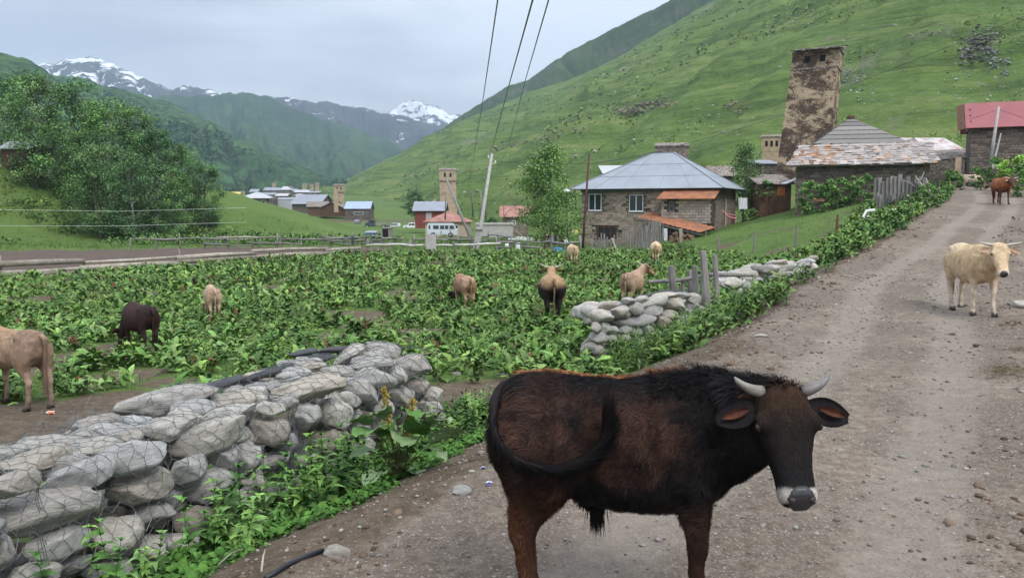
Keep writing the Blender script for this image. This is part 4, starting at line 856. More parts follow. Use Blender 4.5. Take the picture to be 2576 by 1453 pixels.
SLATE_T = MT('roof_slate', .85, .25); _r = SLATE_T.rand(); SLATE_T.col(SLATE_T.mix(1.0, SLATE_T.ramp(SLATE_T.noise(5, 7, .7), [(.3, (.70, .70, .72)), (.7, (1.2, 1.18, 1.15))]), SLATE_T.ramp(_r, [(0, (.20, .19, .185)), (.3, (.36, .32, .30)), (.55, (.38, .34, .31)), (.75, (.30, .25, .23)), (.92, (.48, .45, .43)), (1, (.40, .22, .13))]), 'MULTIPLY')); SLATE_T = SLATE_T.m
SLATE_O = plain('lichened_slate', (.32, .20, .13), .9, .4, 5, rnd=.5); SLATE_FAR = wallmat('slate_far', (.20, .17, .15), (.40, .35, .31), 3, 3)

class Fr:
    """a plan frame: A left end of the front, B right end; s along it, q back from it"""
    def __init__(s, A, B):
        s.A = Vector((A[0], A[1], 0)); s.B = Vector((B[0], B[1], 0)); s.x = (s.B - s.A); s.w = s.x.length; s.x.normalize(); s.n = Vector((-s.x.y, s.x.x, 0)); s.n = s.n if s.n.y > 0 else -s.n; s.ang = math.atan2(s.x.y, s.x.x)
    def p(s, a, q, z): r_ = s.A + s.x * a + s.n * q; return Vector((r_.x, r_.y, z))
    def hit(s, u, v, q=0.0):
        A = s.A + s.n * q; p1 = at(u, v, 1.0); dx, dy = s.x.x, s.x.y; det = p1.x * dy - dx; d = (A.x * dy - A.y * dx) / det
        P = Vector((p1.x * d, d, 0)); return (P - A).dot(s.x), EYE + (p1.z - EYE) * d
def fbox(m, F, a0, a1, q0, q1, z0, z1, col=None):
    vs = [F.p(a, q, z) for z in (z0, z1) for a, q in ((a0, q0), (a1, q0), (a1, q1), (a0, q1))]
    m.add(vs, [(3, 2, 1, 0), (4, 5, 6, 7), (0, 1, 5, 4), (1, 2, 6, 5), (2, 3, 7, 6), (3, 0, 4, 7)], col); return m
def slab(m, pts, th):
    """a flat sheet of the given thickness below the points"""
    pts = [Vector(p) for p in pts]; n = (pts[1] - pts[0]).cross(pts[2] - pts[0]).normalized(); n = n if n.z > 0 else -n; k = len(pts)
    lo = [p - n * th for p in pts]; m.add(pts + lo, [tuple(range(k)), tuple(range(k, 2 * k))[::-1]] + [(i, i + k, (i + 1) % k + k, (i + 1) % k) for i in range(k)]); return m
def built(m, name, mat, parent, smooth=False):
    """mesh given in place, linked under parent (which has no rotation)"""
    mm = m.mesh(name, mat, smooth); o = link(name, mm, parent)
    if parent is not None and parent.parent is None: o.location = -Vector(parent.location)
    return o
def window(F, parent, u0, u1, v0, v1, q=0.0, frame=FRAME, bars=1, glass=GLASS, fw=.07, cross=0):
    a0, z1 = F.hit(u0, v0, q); a1, z0 = F.hit(u1, v1, q); m = MB(); fbox(m, F, a0, a1, q - .03, q + .02, z0, z0 + fw); fbox(m, F, a0, a1, q - .03, q + .02, z1 - fw, z1); fbox(m, F, a0, a0 + fw, q - .028, q + .018, z0 + fw, z1 - fw); fbox(m, F, a1 - fw, a1, q - .028, q + .018, z0 + fw, z1 - fw)
    for b in range(bars):
        c = a0 + (a1 - a0) * (b + 1) / (bars + 1); fbox(m, F, c - fw * .6, c + fw * .6, q - .026, q + .016, z0 + fw, z1 - fw)
    if cross: zc = (z0 + z1) / 2; fbox(m, F, a0 + fw, a1 - fw, q - .02, q + .01, zc - fw * .3, zc + fw * .3)
    w = built(m, 'window', frame, parent); g_ = MB(); fbox(g_, F, a0 + fw * .5, a1 - fw * .5, q - .004, q + .008, z0 + fw * .5, z1 - fw * .5); built(g_, 'pane', glass, w)
    s_ = MB(); fbox(s_, F, a0 - .04, a1 + .04, q - .07, q + .015, z0 - .06, z0 - .002); built(s_, 'sill', frame, w); return (a0, a1, z0, z1)
def hiproof(m, F, a0, a1, q0, q1, ze, zr, r0, r1, th=.06, seams=None):
    """hip roof with a ridge from r0 to r1 along the front, returned as four faces with thickness"""
    e = [F.p(a0, q0, ze), F.p(a1, q0, ze), F.p(a1, q1, ze), F.p(a0, q1, ze)]; qm = (q0 + q1) / 2; A = F.p(r0, qm, zr); B = F.p(r1, qm, zr)
    for f in ((e[0], e[1], B, A), (e[1], e[2], B), (e[2], e[3], A, B), (e[3], e[0], A)): slab(m, f, th)
    return e, A, B
# shared slab stone and slate pieces
def rough_box(seed, jx=.12):
    rs = random.Random(seed); m = MB(); m.box((0, 0, 0), (1, 1, 1)); me_v = [(x + rs.uniform(-jx, jx), y + rs.uniform(-jx, jx), z + rs.uniform(-jx, jx) * .9) for x, y, z in m.v]; m.v = me_v; return m
def shared(mat, n=5, seed=0, j=.12): return [rough_box(seed + i, j).mesh('piece', mat) for i in range(n)]
def course_stones(F, parent, a0, a1, z0, z1, holes, wr, hr, mats_shared, mat, seed, maxp=290, q=0.0, name='stone', gap=.018, dq=.05):
    """a wall face laid in rough courses; the largest pieces are parts, the rest one piece of stuff"""
    rs = random.Random(seed); L_ = []; z = z0
    while z < z1 - .04:
        h = min(rs.uniform(*hr), z1 - z); a = a0 - rs.uniform(0, .2)
        while a < a1:
            w = rs.uniform(*wr); b = min(a + w, a1); x0 = max(a, a0); 
            if b - x0 > .06 and not any(x0 < H1 + .0 and b > H0 and z < Z1 and z + h > Z0 for H0, H1, Z0, Z1 in holes): L_.append((x0, b, z, z + h * rs.uniform(.85, 1)))
            a += w
        z += h
    L_.sort(key=lambda s: -(s[1] - s[0]) * (s[3] - s[2])); big = L_[:maxp]; rest = L_[maxp:]
    base = Vector(parent.location)
    for s in big:
        o = link(name, rs.choice(mats_shared), parent); c = F.p((s[0] + s[1]) / 2, q - rs.uniform(0, .03), (s[2] + s[3]) / 2) - base
        o.matrix_local = Matrix.Translation(c) @ Matrix.Rotation(F.ang, 4, 'Z') @ Matrix.Rotation(rs.uniform(-.05, .05), 4, 'Y') @ Matrix.Diagonal((s[1] - s[0] - gap, dq * rs.uniform(1, 1.8), s[3] - s[2] - gap * .6, 1))
    if rest:
        m = MB()
        for s in rest: c = F.p((s[0] + s[1]) / 2, q - rs.uniform(0, .02), (s[2] + s[3]) / 2); m.box(c, (s[1] - s[0] - gap, dq * 1.2, s[3] - s[2] - gap * .6), M=Matrix.Rotation(F.ang, 3, 'Z') @ Matrix.Rotation(rs.uniform(-.06, .06), 3, 'Y'))
        o = built(m, 'small_stones', mat, parent); o['kind'] = 'stuff'

FIELDST = MT('wall_stone', .92, .1); FIELDST.col(FIELDST.mix(1.0, FIELDST.ramp(FIELDST.noise(3.5, 7, .7), [(.3, (.19, .16, .14)), (.52, (.38, .325, .275)), (.7, (.58, .51, .44))]), FIELDST.ramp(FIELDST.rand(), [(0, (.6, .58, .58)), (.5, (1, .96, .92)), (1, (1.25, 1.15, 1.08))]), 'MULTIPLY')); FIELDST.bump(FIELDST.noise(9, 6, .7), .5, .02); FIELDST = FIELDST.m
DKST = MT('dark_wall_stone', .92, .1); DKST.col(DKST.mix(1.0, DKST.ramp(DKST.noise(3.5, 7, .7), [(.3, (.095, .078, .066)), (.52, (.20, .17, .145)), (.7, (.34, .31, .27))]), DKST.ramp(DKST.rand(), [(0, (.6, .58, .58)), (.5, (1, .95, .92)), (1, (1.3, 1.25, 1.2))]), 'MULTIPLY')); DKST.bump(DKST.noise(9, 6, .7), .5, .02); DKST = DKST.m
# ---------------- the blue roofed stone house
Cn = Vector(at(1802, 540, 66.7)); Ln = Vector(at(1462, 540, 72.0)); H = Fr((Ln.x, Ln.y), (Cn.x, Cn.y)); zb = gz(*((Ln + Cn) / 2)[:2]) - .5; dep = 8.3
ze = EYE + (520 - 473) / F_PX * 67.5
hs = empty('stone_house', ((Ln + Cn) / 2).to_tuple()[:2] + (zb,), 0, 'two storey stone house with a pale blue hipped metal roof in the middle distance', 'house')
m = MB(); fbox(m, H, .06, H.w - .06, .09, dep, zb - 1.5, ze - .03); built(m, 'wall', RUBBLE, hs)
w1 = window(H, hs, 1481, 1513, 487, 529); w2 = window(H, hs, 1583, 1618, 489, 531); w3 = window(H, hs, 1504, 1551, 570, 600, frame=BROWNF, bars=2, cross=1)
SHS = shared(FIELDST, 5, 10); pad = .05; an0, _ = H.hit(1664, 500, -1.3); an1, _ = H.hit(1790, 500, -1.3)
course_stones(H, hs, .02, H.w, zb + .1, ze - .30, [(w[0] - pad, w[1] + pad, w[2] - .09, w[3] + pad) for w in (w1, w2, w3)] + [(an0 + .3, an1 - .2, zb, ze)], (.30, .85), (.10, .24), SHS, FIELDST, 3)
m = MB(); fbox(m, H, -.02, H.w + .02, -.03, .07, ze - .30, ze - .05); built(m, 'wall_plate', WOODG, hs)
SF = Fr((Cn.x, Cn.y), (Cn.x + H.n.x * dep, Cn.y + H.n.y * dep))
m = MB(); o_, A_, B_ = hiproof(m, H, -.9, H.w + .75, -.75, dep + .7, ze, EYE + (520 - 383) / F_PX * 71.5, H.w * .44, H.w * .60, .05); rf = built(m, 'roof', BLUE_R, hs)
e0, e1, e2, e3 = o_
for t0, t1, f in [(k, k, 0) for k in (.17, .36, .60, .80)]:      # standing seams
    lo_ = e0.lerp(e1, t0); s_ = min(max((t0 * (H.w + 1.65) - .9 - H.w * .44) / (H.w * .16), 0), 1); hi_ = A_.lerp(B_, s_)
    m = MB(); m.beam(lo_ + Vector((0, 0, .012)), hi_ + Vector((0, 0, .012)), .022, .02); built(m, 'seam', BLUE_R, rf)
for k in (.33, .66):
    m = MB(); m.beam(e0.lerp(A_, k) + Vector((0, 0, .012)), e1.lerp(B_, k) + Vector((0, 0, .012)), .03, .016); m.beam(e1.lerp(B_, k) + Vector((0, 0, .012)), e2.lerp(B_, k) + Vector((0, 0, .012)), .03, .016); built(m, 'sheet_lap', GREY_R, rf)
m = MB()
for a_, b_ in ((e0, A_), (e1, B_), (A_, B_), (e2, B_), (e3, A_)): m.beam(a_ + Vector((0, 0, .02)), b_ + Vector((0, 0, .02)), .14, .04)
built(m, 'ridge_cap', GREY_R, rf)
# block built annex under a rusty lean-to roof
zt_ = H.hit(1700, 500, -1.3)[1]; m = MB(); z0a = H.hit(1700, 552, -1.3)[1] - .3; fbox(m, H, an0, an1, -1.24, -.07, z0a, zt_); built(m, 'annex_wall', MORTAR, hs)  # dark mortar backing that shows in the joints between the blocks
rs = random.Random(2); z = z0a; row = 0; SHB = shared(BLOCK, 3, 20, .02)
wa = (H.hit(1683, 505, -1.3), H.hit(1696, 531, -1.3))
while z < zt_ - .1:
    a = an0 - (row % 2) * .24
    while a < an1:
        x0, x1 = max(a, an0), min(a + .48, an1)
        if x1 - x0 > .08 and not (x0 < wa[1][0] and x1 > wa[0][0] and z + .2 > wa[1][1] and z < wa[0][1]):
            o = link('block', rs.choice(SHB), hs); o.matrix_local = Matrix.Translation(H.p((x0 + x1) / 2, -1.27 - rs.uniform(0, .012), z + .115) - Vector(hs.location)) @ Matrix.Rotation(H.ang, 4, 'Z') @ Matrix.Diagonal((x1 - x0 - .025, .08, .205, 1))
        a += .48
    z += .23; row += 1
window(H, hs, 1683, 1696, 505, 531, q=-1.3, frame=WOODG, bars=0, fw=.04, cross=1)
m = MB(); slab(m, [H.p(an0 - .35, -1.75, zt_ + .02), H.p(an1 + .35, -1.75, zt_ + .02), H.p(an1 + .5, -.1, ze + .02), H.p(an0 + .1, -.1, ze + .02)], .04); ar = built(m, 'annex_roof', RUST_R, hs)
# side downpipe and lamp
m = MB(); q_ = H.p(H.w + .05, 3.4, ze - .9); m.tube([q_, q_ - Vector((0, 0, 2.6))], .06, 8); built(m, 'flue', CONC, hs)
# low rusty roof over the woodshed
ws = empty('woodshed', H.p(6.6, -3.2, gz(*H.p(6.6, -3.2, 0)[:2])), 0, 'open lean-to woodshed under a tilted rusty corrugated sheet roof', 'shed'); base = Vector(ws.location)
c0 = at(1604, 545, 67.5); c1 = at(1640, 533, 69); c2 = at(1802, 571, 64.2); c3 = at(1762, 584, 62.6)
m = MB(); nS = 26; rows = []
for i in range(nS + 1):
    t = i / nS; a_ = c0.lerp(c3, t); b_ = c1.lerp(c2, t); rows.append((a_ + Vector((0, 0, .03 * math.cos(i * math.pi))), b_ + Vector((0, 0, .03 * math.cos(i * math.pi)))))
vs = [p for r2 in rows for p in r2]; fs = [(2 * i, 2 * i + 2, 2 * i + 3, 2 * i + 1) for i in range(nS)]; nb = len(vs); vs += [p - Vector((0, 0, .03)) for p in vs]; fs += [tuple(nb + q for q in f)[::-1] for f in fs] + [(0, 1, nb + 1, nb), (2 * nS, nb + 2 * nS, nb + 2 * nS + 1, 2 * nS + 1)] + [(2 * i, nb + 2 * i, nb + 2 * i + 2, 2 * i + 2) for i in range(nS)]
m.add(vs, fs); built(m, 'roof', RUST_R, ws)
for u, v0, v1, d in ((1634, 556, 610, 66), (1642, 556, 612, 66), (1668, 570, 612, 65), (1776, 582, 612, 62.7), (1655, 560, 606, 68), (1700, 575, 600, 66)):
    m = MB(); p1 = at(u, v0, d); p0 = at(u - 3, v1 + 10, d); m.tube([p0, p1], .06, 6); built(m, 'post', WOODG, ws)
m = MB(); m.beam(at(1606, 551, 67.3), at(1764, 590, 62.7), .09, .12); built(m, 'beam', WOODG, ws)
rs = random.Random(8); lg = [0]
LOG = [MB().tube([(0, -.5, 0), (0, .5, 0)], 1.0, 8).mesh('log', plain('firewood_end', (.27, .17, .105), .9, .4, 3, rnd=.4)) for _ in range(1)]
for i in range(150):
    u = rs.uniform(1687, 1758); top = np.interp(u, [1687, 1700, 1740, 1758], [590, 584, 590, 612]); v = rs.uniform(top, 634); d = 62.4 + rs.uniform(-.15, .15); p = at(u, v, d); r = rs.uniform(.07, .13); o = link('log', LOG[0], ws); o.matrix_local = Matrix.Translation(p - base) @ Matrix.Diagonal((r, .5, r, 1))
m = MB(); p0 = at(1714, 638, 61.5); m.beam(p0, at(1712, 574, 61.5), .22, .16); o = built(m, 'post', WOODP, ws); o['label'] = 'pale squared post'
def cloth(name, u0, u1, v0, v1, d, mat, label, sw=.06, cat='laundry'):
    nx, nz_ = 10, 8; m = MB(); vs = []
    for k in range(nz_ + 1):
        for i in range(nx + 1):
            p = at(u0 + (u1 - u0) * i / nx, v0 + (v1 - v0) * k / nz_, d); vs.append(p + Vector((0, sw * math.sin(i * 1.9 + k * .4), 0)))
    fs = [(k * (nx + 1) + i, k * (nx + 1) + i + 1, (k + 1) * (nx + 1) + i + 1, (k + 1) * (nx + 1) + i) for k in range(nz_) for i in range(nx)]
    nb = len(vs); vs += [p + Vector((0, .02, 0)) for p in vs]; fs += [tuple(nb + q for q in f)[::-1] for f in fs]
    m.add(vs, fs); return tag(m.build(name, mat, smooth=True), label, cat)
WHITEC = plain('white_cloth', (.75, .76, .80), .8, .05); PINKC = plain('pink_cloth', (.60, .24, .28), .8, .3, 12)
cloth('laundry', 1670, 1679, 574, 605, 63.0, WHITEC, 'white cloth hanging under the rusty woodshed roof'); cloth('laundry', 1858, 1880, 497, 525, 72, WHITEC, 'white sheet hanging at the right corner of the blue roofed house')
# chair shaped pink thing by the house corner: folded chair frame
pc = empty('garden_chair', at(1832, 560, 64.5), 0, 'pink plastic garden chair leaning against the corner of the stone house', 'chair'); PK = plain('pink_plastic', (.62, .20, .24), .6, .1)
pb = Vector(pc.location)
for nm, a_, b_, w in (('backrest', (-.45, .2, 1.05), (.05, .05, .5), .05), ('seat', (.05, .05, .5), (.55, -.2, .35), .05), ('leg', (-.15, .05, 0), (.0, .0, .5), .06), ('leg', (.5, -.2, 0), (.55, -.2, .5), .06), ('armrest', (-.2, .1, .75), (.5, -.2, .62), .06)):
    m = MB(); m.beam(Vector(a_), Vector(b_), .5 if nm in ('backrest', 'seat') else w, w); o = m.build(nm, PK, pc)

# ---------------- towers
def tower(label, u0, u1, vb, U0, U1, vt, d, mat, slope_d=None, crown=(.17, 1.05), cap=True, holes=True, yaw=0.0, depth=None, name='stone_tower', capmat=None, belts=True, win=2):
    """Svan tower: tapering shaft, slightly wider crown with lookout holes, slate cap"""
    a, b = at(u0, vb, d), at(u1, vb, d); c, e_ = at(U0, vt, d), at(U1, vt, d); th = -math.atan2((a.x + b.x) / 2, d); yaw = th + yaw; root = empty(name, ((a.x + b.x) / 2, d + (b.x - a.x) / 2, a.z - .6), 0, label, 'tower'); base = Vector(root.location)
    wb = b.x - a.x; wt = e_.x - c.x; D0 = depth or wb; ht = c.z; hc = ht - (ht - a.z) * crown[0]; t = (hc - a.z) / (ht - a.z)
    def ring(tt, k=1.0, dz=0):
        x0 = a.x + (c.x - a.x) * tt; x1 = b.x + (e_.x - b.x) * tt; cx = (x0 + x1) / 2 - math.sin(th) * D0 / 2; w = (x1 - x0) / 2 * k * math.cos(th); D = D0 * (wb + (wt - wb) * tt) / wb / 2 * k; cyy = d + D0 / 2 * math.cos(th)
        z = a.z + (ht - a.z) * tt + dz; cr_, sr = math.cos(yaw), math.sin(yaw)
        return [Vector((cx + X_ * cr_ - Y_ * sr, cyy + X_ * sr + Y_ * cr_, z)) for X_, Y_ in ((-w, -D), (w, -D), (w, D), (-w, D))]
    m = MB(); n = 10
    for i in range(n):
        r0, r1 = ring(t * i / n - (.06 if i == 0 else 0)), ring(t * (i + 1) / n); m.add(r0 + r1, [(0, 1, 5, 4), (1, 2, 6, 5), (2, 3, 7, 6), (3, 0, 4, 7)])
    bm_top = ring(t); m.add(bm_top, [(0, 1, 2, 3)]); built(m, 'shaft', mat, root)
    m = MB(); r0, r1 = ring(t, crown[1]), ring(1.0, crown[1] * 1.02); m.add(r0 + r1, [(0, 1, 5, 4), (1, 2, 6, 5), (2, 3, 7, 6), (3, 0, 4, 7), (3, 2, 1, 0), (4, 5, 6, 7)]); cr = built(m, 'crown', mat, root)
    if belts:
        m = MB(); r0, r1 = ring(t, crown[1] * 1.035, -.10), ring(t, crown[1] * 1.035, .06); m.add(r0 + r1, [(0, 1, 5, 4), (1, 2, 6, 5), (2, 3, 7, 6), (3, 0, 4, 7), (3, 2, 1, 0), (4, 5, 6, 7)]); built(m, 'ledge', SLATE_FAR, root)
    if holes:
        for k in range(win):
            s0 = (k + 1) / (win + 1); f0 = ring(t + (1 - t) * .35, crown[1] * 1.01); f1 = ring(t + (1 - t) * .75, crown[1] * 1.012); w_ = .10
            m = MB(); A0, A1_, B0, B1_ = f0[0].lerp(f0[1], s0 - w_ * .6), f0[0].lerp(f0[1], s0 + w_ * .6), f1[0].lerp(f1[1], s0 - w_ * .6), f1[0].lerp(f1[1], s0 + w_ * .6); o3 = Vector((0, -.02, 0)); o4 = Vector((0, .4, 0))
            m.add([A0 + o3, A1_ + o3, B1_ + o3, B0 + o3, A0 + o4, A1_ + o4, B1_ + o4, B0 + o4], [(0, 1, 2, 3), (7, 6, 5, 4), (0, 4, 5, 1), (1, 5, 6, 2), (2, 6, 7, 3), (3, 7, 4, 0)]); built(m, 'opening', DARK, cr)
    if cap:
        m = MB(); zc = ht; r0 = ring(1.0, crown[1] * 1.07); r1 = ring(1.0, crown[1] * 1.07, .12); D = .16 * (wt)
        top = [p.copy() for p in r1]; top[2].z += D; top[3].z += D; m.add(r0 + top, [(3, 2, 1, 0), (4, 5, 6, 7), (0, 1, 5, 4), (1, 2, 6, 5), (2, 3, 7, 6), (3, 0, 4, 7)]); cp_ = built(m, 'cap', capmat or SLATE_FAR, root)
        return root, ring, t, cp_, top
    return root, ring, t, None, None
tw, ring, tt_, cap_, top_ = tower('tall leaning medieval stone tower with peeling ochre plaster and slate cap', 1957, 2090, 440, 2001, 2117, 128, 80, TOWER, crown=(.13, 1.0), yaw=-.16, depth=3.6)
rs = random.Random(6); SHSL = shared(SLATE_T, 5, 30, .10); SHSO = shared(SLATE_O, 2, 50, .10)
for r_i in range(3):
    for i in range(9):
        t0 = r_i / 3; a_ = top_[0].lerp(top_[3], t0 + .12); b_ = top_[1].lerp(top_[2], t0 + .12); p = a_.lerp(b_, (i + .5) / 9 + rs.uniform(-.01, .01)); o = link('slate', rs.choice(SHSL), tw); o.matrix_local = Matrix.Translation(p + Vector((0, -.25, .05)) - Vector(tw.location)) @ Matrix.Rotation(R(9), 4, 'X') @ Matrix.Rotation(rs.uniform(-.15, .15), 4, 'Z') @ Matrix.Diagonal((.62, 1.5, .06, 1))
tower('small square ochre tower peeping out behind the tall leaning tower', 1916, 1966, 470, 1916, 1966, 345, 96, TOWER_SM, crown=(.28, 1.02), win=3, belts=False)
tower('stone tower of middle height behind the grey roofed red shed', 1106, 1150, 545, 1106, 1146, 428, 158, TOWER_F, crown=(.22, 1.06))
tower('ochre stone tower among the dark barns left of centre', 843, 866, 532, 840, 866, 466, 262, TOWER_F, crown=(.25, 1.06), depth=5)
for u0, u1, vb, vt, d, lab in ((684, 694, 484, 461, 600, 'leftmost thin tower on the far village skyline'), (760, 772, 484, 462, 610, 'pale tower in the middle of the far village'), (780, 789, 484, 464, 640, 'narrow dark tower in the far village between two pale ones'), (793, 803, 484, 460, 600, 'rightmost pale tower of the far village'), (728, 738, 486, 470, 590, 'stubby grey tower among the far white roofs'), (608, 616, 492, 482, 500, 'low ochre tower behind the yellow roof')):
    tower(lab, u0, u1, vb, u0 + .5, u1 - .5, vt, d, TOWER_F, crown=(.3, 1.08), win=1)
tower('squat stone tower top with crooked slate cap behind the blue roof', 1652, 1730, 470, 1650, 1731, 368, 84, RUBBLE, crown=(.30, 1.02), holes=False, belts=False)

# ---------------- general village house
def house(label, u0, u1, vb, ve, vr, d, roof='gable', wm=CREAM_W, rm=GREY_R, depth=7, ov=.35, ridge=(.0, 1.0), windows=(), yaw=0, cat='house', name='house', door=None, wdmat=DARK, sink=1.5):
    a, b = at(u0, vb, d), at(u1, vb, d); ca, sa = math.cos(yaw), math.sin(yaw); w = (b.x - a.x)
    F = Fr((a.x, a.y), (a.x + w * ca, a.y + w * sa)); k = d / F_PX; z0 = a.z; z1 = at(u0, ve, d).z; z2 = at((u0 + u1) / 2, vr, d + (depth / 2 if roof != 'front' else 0)).z
    root = empty(name, (F.p(w / 2, 0, z0)), 0, label, cat); m = MB(); fbox(m, F, 0, w, 0, depth, z0 - sink, z1); built(m, 'wall', wm, root)
    m = MB()
    if roof == 'hip': hiproof(m, F, -ov, w + ov, -ov, depth + ov, z1, z2, w * (.5 + (ridge[0] - .5) * .4), w * (.5 + (ridge[1] - .5) * .4), .08)
    elif roof == 'gable':
        qm = depth / 2; R0, R1 = F.p(-ov + ridge[0] * 0, qm, z2), F.p(w + ov, qm, z2); slab(m, [F.p(-ov, -ov, z1 - .05), F.p(w + ov, -ov, z1 - .05), R1, R0], .08); slab(m, [F.p(w + ov, depth + ov, z1 - .05), F.p(-ov, depth + ov, z1 - .05), R0, R1], .08)
        for aa in (.0, w): g_ = MB(); g_.add([F.p(aa, 0, z1), F.p(aa, depth, z1), F.p(aa, qm, z2 - .08)], [(0, 1, 2)]); built(g_, 'gable', wm, root)
    elif roof == 'front':
        am = w / 2; R0, R1 = F.p(am, -ov, z2), F.p(am, depth + ov, z2); slab(m, [F.p(-ov, -ov, z1 - .05), R0, R1, F.p(-ov, depth + ov, z1 - .05)], .08); slab(m, [F.p(w + ov, -ov, z1 - .05), R0, R1, F.p(w + ov, depth + ov, z1 - .05)], .08)
        g_ = MB(); g_.add([F.p(0, 0, z1), F.p(w, 0, z1), F.p(am, 0, z2 - .08), F.p(0, .15, z1), F.p(w, .15, z1), F.p(am, .15, z2 - .08)], [(0, 1, 2), (5, 4, 3), (0, 2, 5, 3), (1, 4, 5, 2)]); built(g_, 'gable', wm, root)
    elif roof == 'shed': slab(m, [F.p(-ov, -ov, z1), F.p(w + ov, -ov, z1), F.p(w + ov, depth + ov, z2), F.p(-ov, depth + ov, z2)], .07)
    built(m, 'roof', rm, root)
    for i, (p0, p1, q0, q1) in enumerate(windows):
        g_ = MB(); fbox(g_, F, w * p0, w * p1, -.05, .05, z0 + (z1 - z0) * q0, z0 + (z1 - z0) * q1); wo = built(g_, 'window', FRAME, root); g_ = MB(); fbox(g_, F, w * p0 + .1, w * p1 - .1, -.07, -.04, z0 + (z1 - z0) * q0 + .1, z0 + (z1 - z0) * q1 - .1); built(g_, 'pane', GLASS, wo)
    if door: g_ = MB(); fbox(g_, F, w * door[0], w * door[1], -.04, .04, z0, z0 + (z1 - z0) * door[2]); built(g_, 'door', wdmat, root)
    return root, F
house('white hip roofed house at the left of the distant village', 608, 674, 516, 498, 483, 262, 'hip', RUBBLE_DK, WHITE_R, 7, .7, (.3, .7), ((.12, .26, .3, .8), (.75, .9, .1, .7)))
house('yellow roofed house half hidden by the bright grass slope', 578, 600, 504, 494, 482, 300, 'gable', CREAM_W, YEL_R, 5)
house('small dark windowless block beside the white hip roofed house', 676, 690, 516, 498, 496, 262, 'shed', RUBBLE_DK, RUBBLE_DK, 4, .0)
house('long low whitewashed building in the distant village', 692, 736, 518, 501, 496, 268, 'shed', plain('whitewash', (.42, .42, .44), .9), GREY_R, 6, .1)
house('barn with a broad blue grey gable roof in the distant village', 735, 812, 524, 512, 489, 255, 'gable', RUBBLE_DK, GREY_R, 9, .6, yaw=-.25)
house('brown slate roofed barn with low gable in the distant village', 775, 822, 530, 519, 506, 240, 'gable', WOODB, SLATE_FAR, 6, .5, yaw=.2)
house('dark timber gabled barn at the foot of the ochre tower', 808, 862, 532, 522, 507, 236, 'front', WOODB, SLATE_FAR, 6, .5)
house('blue sheet roofed shed right of the ochre tower', 868, 930, 540, 524, 506, 228, 'gable', RUBBLE_DK, sheet('blue_sheet', (.34, .42, .56)), 7, .3, windows=((.35, .75, .05, .45),))
m = MB(); p = at(846, 533, 226); m.box(p + Vector((0, 0, 3.2)), (1.0, 1.0, 6.5)); tag(m.build('pillar', TOWER_SM), 'square ochre pillar in front of the dark timber barn', 'pillar')
for u0, u1, vb, ve, vr, d, rt, rm, lab in ((703, 728, 484, 477, 468, 560, 'hip', WHITE_R, 'white peaked roof in the far village'), (742, 776, 488, 483, 477, 540, 'gable', WHITE_R, 'pale long roof below the pale far towers'), (694, 722, 497, 492, 486, 430, 'gable', WHITE_R, 'pale roof just above the whitewashed building'),
                                       (664, 700, 482, 478, 471, 580, 'gable', GREY_R, 'grey roof at the left of the far village'), (628, 648, 486, 482, 475, 560, 'gable', GREY_R, 'small grey roof behind the white hip roofed house'), (725, 741, 486, 481, 474, 570, 'shed', GREY_R, 'dark roofed house between white far roofs'), (655, 690, 494, 489, 484, 470, 'gable', GREY_R, 'low grey roof behind the dark block'), (776, 800, 490, 484, 480, 520, 'shed', GREY_R, 'grey house at the right end of the far village'), (740, 760, 496, 491, 487, 450, 'hip', PALE_R, 'pinkish roof in the lower far village')):
    house(lab, u0, u1, vb, ve, vr, d, rt, RUBBLE, rm, 8, .5, windows=((.2, .35, .3, .7), (.6, .75, .3, .7)), sink=6)
house('red boarded shed with grey metal gable roof by the middle tower', 1044, 1116, 553, 529, 506, 145, 'gable', RED_W, GREY_R, 6, .45, door=(.38, .58, .8), wdmat=plain('grey_door', (.40, .37, .36), .8))
house('cream rendered house with a faded red hipped roof behind the van', 1070, 1180, 590, 557, 532, 126, 'hip', CREAM_W, PINK_R, 6, .4, (.42, .60), windows=((.66, .76, .45, .75),))
house('small stone house with a faded red roof left of the birch', 1264, 1330, 578, 544, 517, 118, 'gable', RUBBLE, PINK_R, 5.5, .45, windows=((.35, .5, .35, .7),))
house('tiny blue hut with grey lid roof on the meadow', 920, 944, 598, 584, 580, 88, 'shed', BLUE_P, GREY_R, 1.2, .1, name='hut', cat='hut', sink=.3)
ho, Fh = house('dark open outhouse with pale side wall on the meadow', 961, 984, 598, 573, 571, 86, 'shed', WOODG, WOODG, 1.2, .05, name='outhouse', cat='hut', door=(.08, .68, .93), sink=.3)  # its door panel is near-black, painting the shaded inside of the open front
house('grey sheet roofed hut glimpsed between the trunks at far left', 4, 76, 396, 372, 355, 92, 'gable', WOODB, WHITE_R, 4, .3, name='hut', cat='hut', sink=1.2)
# behind the blue roof
house('heap shaped slate roof showing behind the right slope of the blue roof', 1794, 1846, 470, 441, 417, 82, 'gable', RUBBLE_DK, SLATE_FAR, 4, .4, sink=3)
house('white sheet roof edge showing behind the left slope of the blue roof', 1520, 1580, 470, 436, 413, 84, 'shed', RUBBLE_DK, WHITE_R, 4, .2, sink=3)
house('low blue grey roofed shed below the small pale tower', 1896, 1960, 438, 411, 399, 88, 'shed', RUBBLE, BLUE_R, 4, .2, sink=3)
house('small slate roofed outbuilding at the foot of the tall tower', 1912, 1990, 492, 462, 436, 72, 'shed', WOODB, SLATE_FAR, 3.4, .35, sink=2, door=(.55, .8, .8), wdmat=plain('orange_boards', (.45, .17, .05), .8))
m = MB(); p0 = at(1972, 462, 70.5); p1 = at(2020, 443, 74); m.beam(p0, p1, .5, .08); tag(m.build('roof_sheet', WHITE_R), 'pale metal sheet lying at the foot of the tall tower', 'sheet')

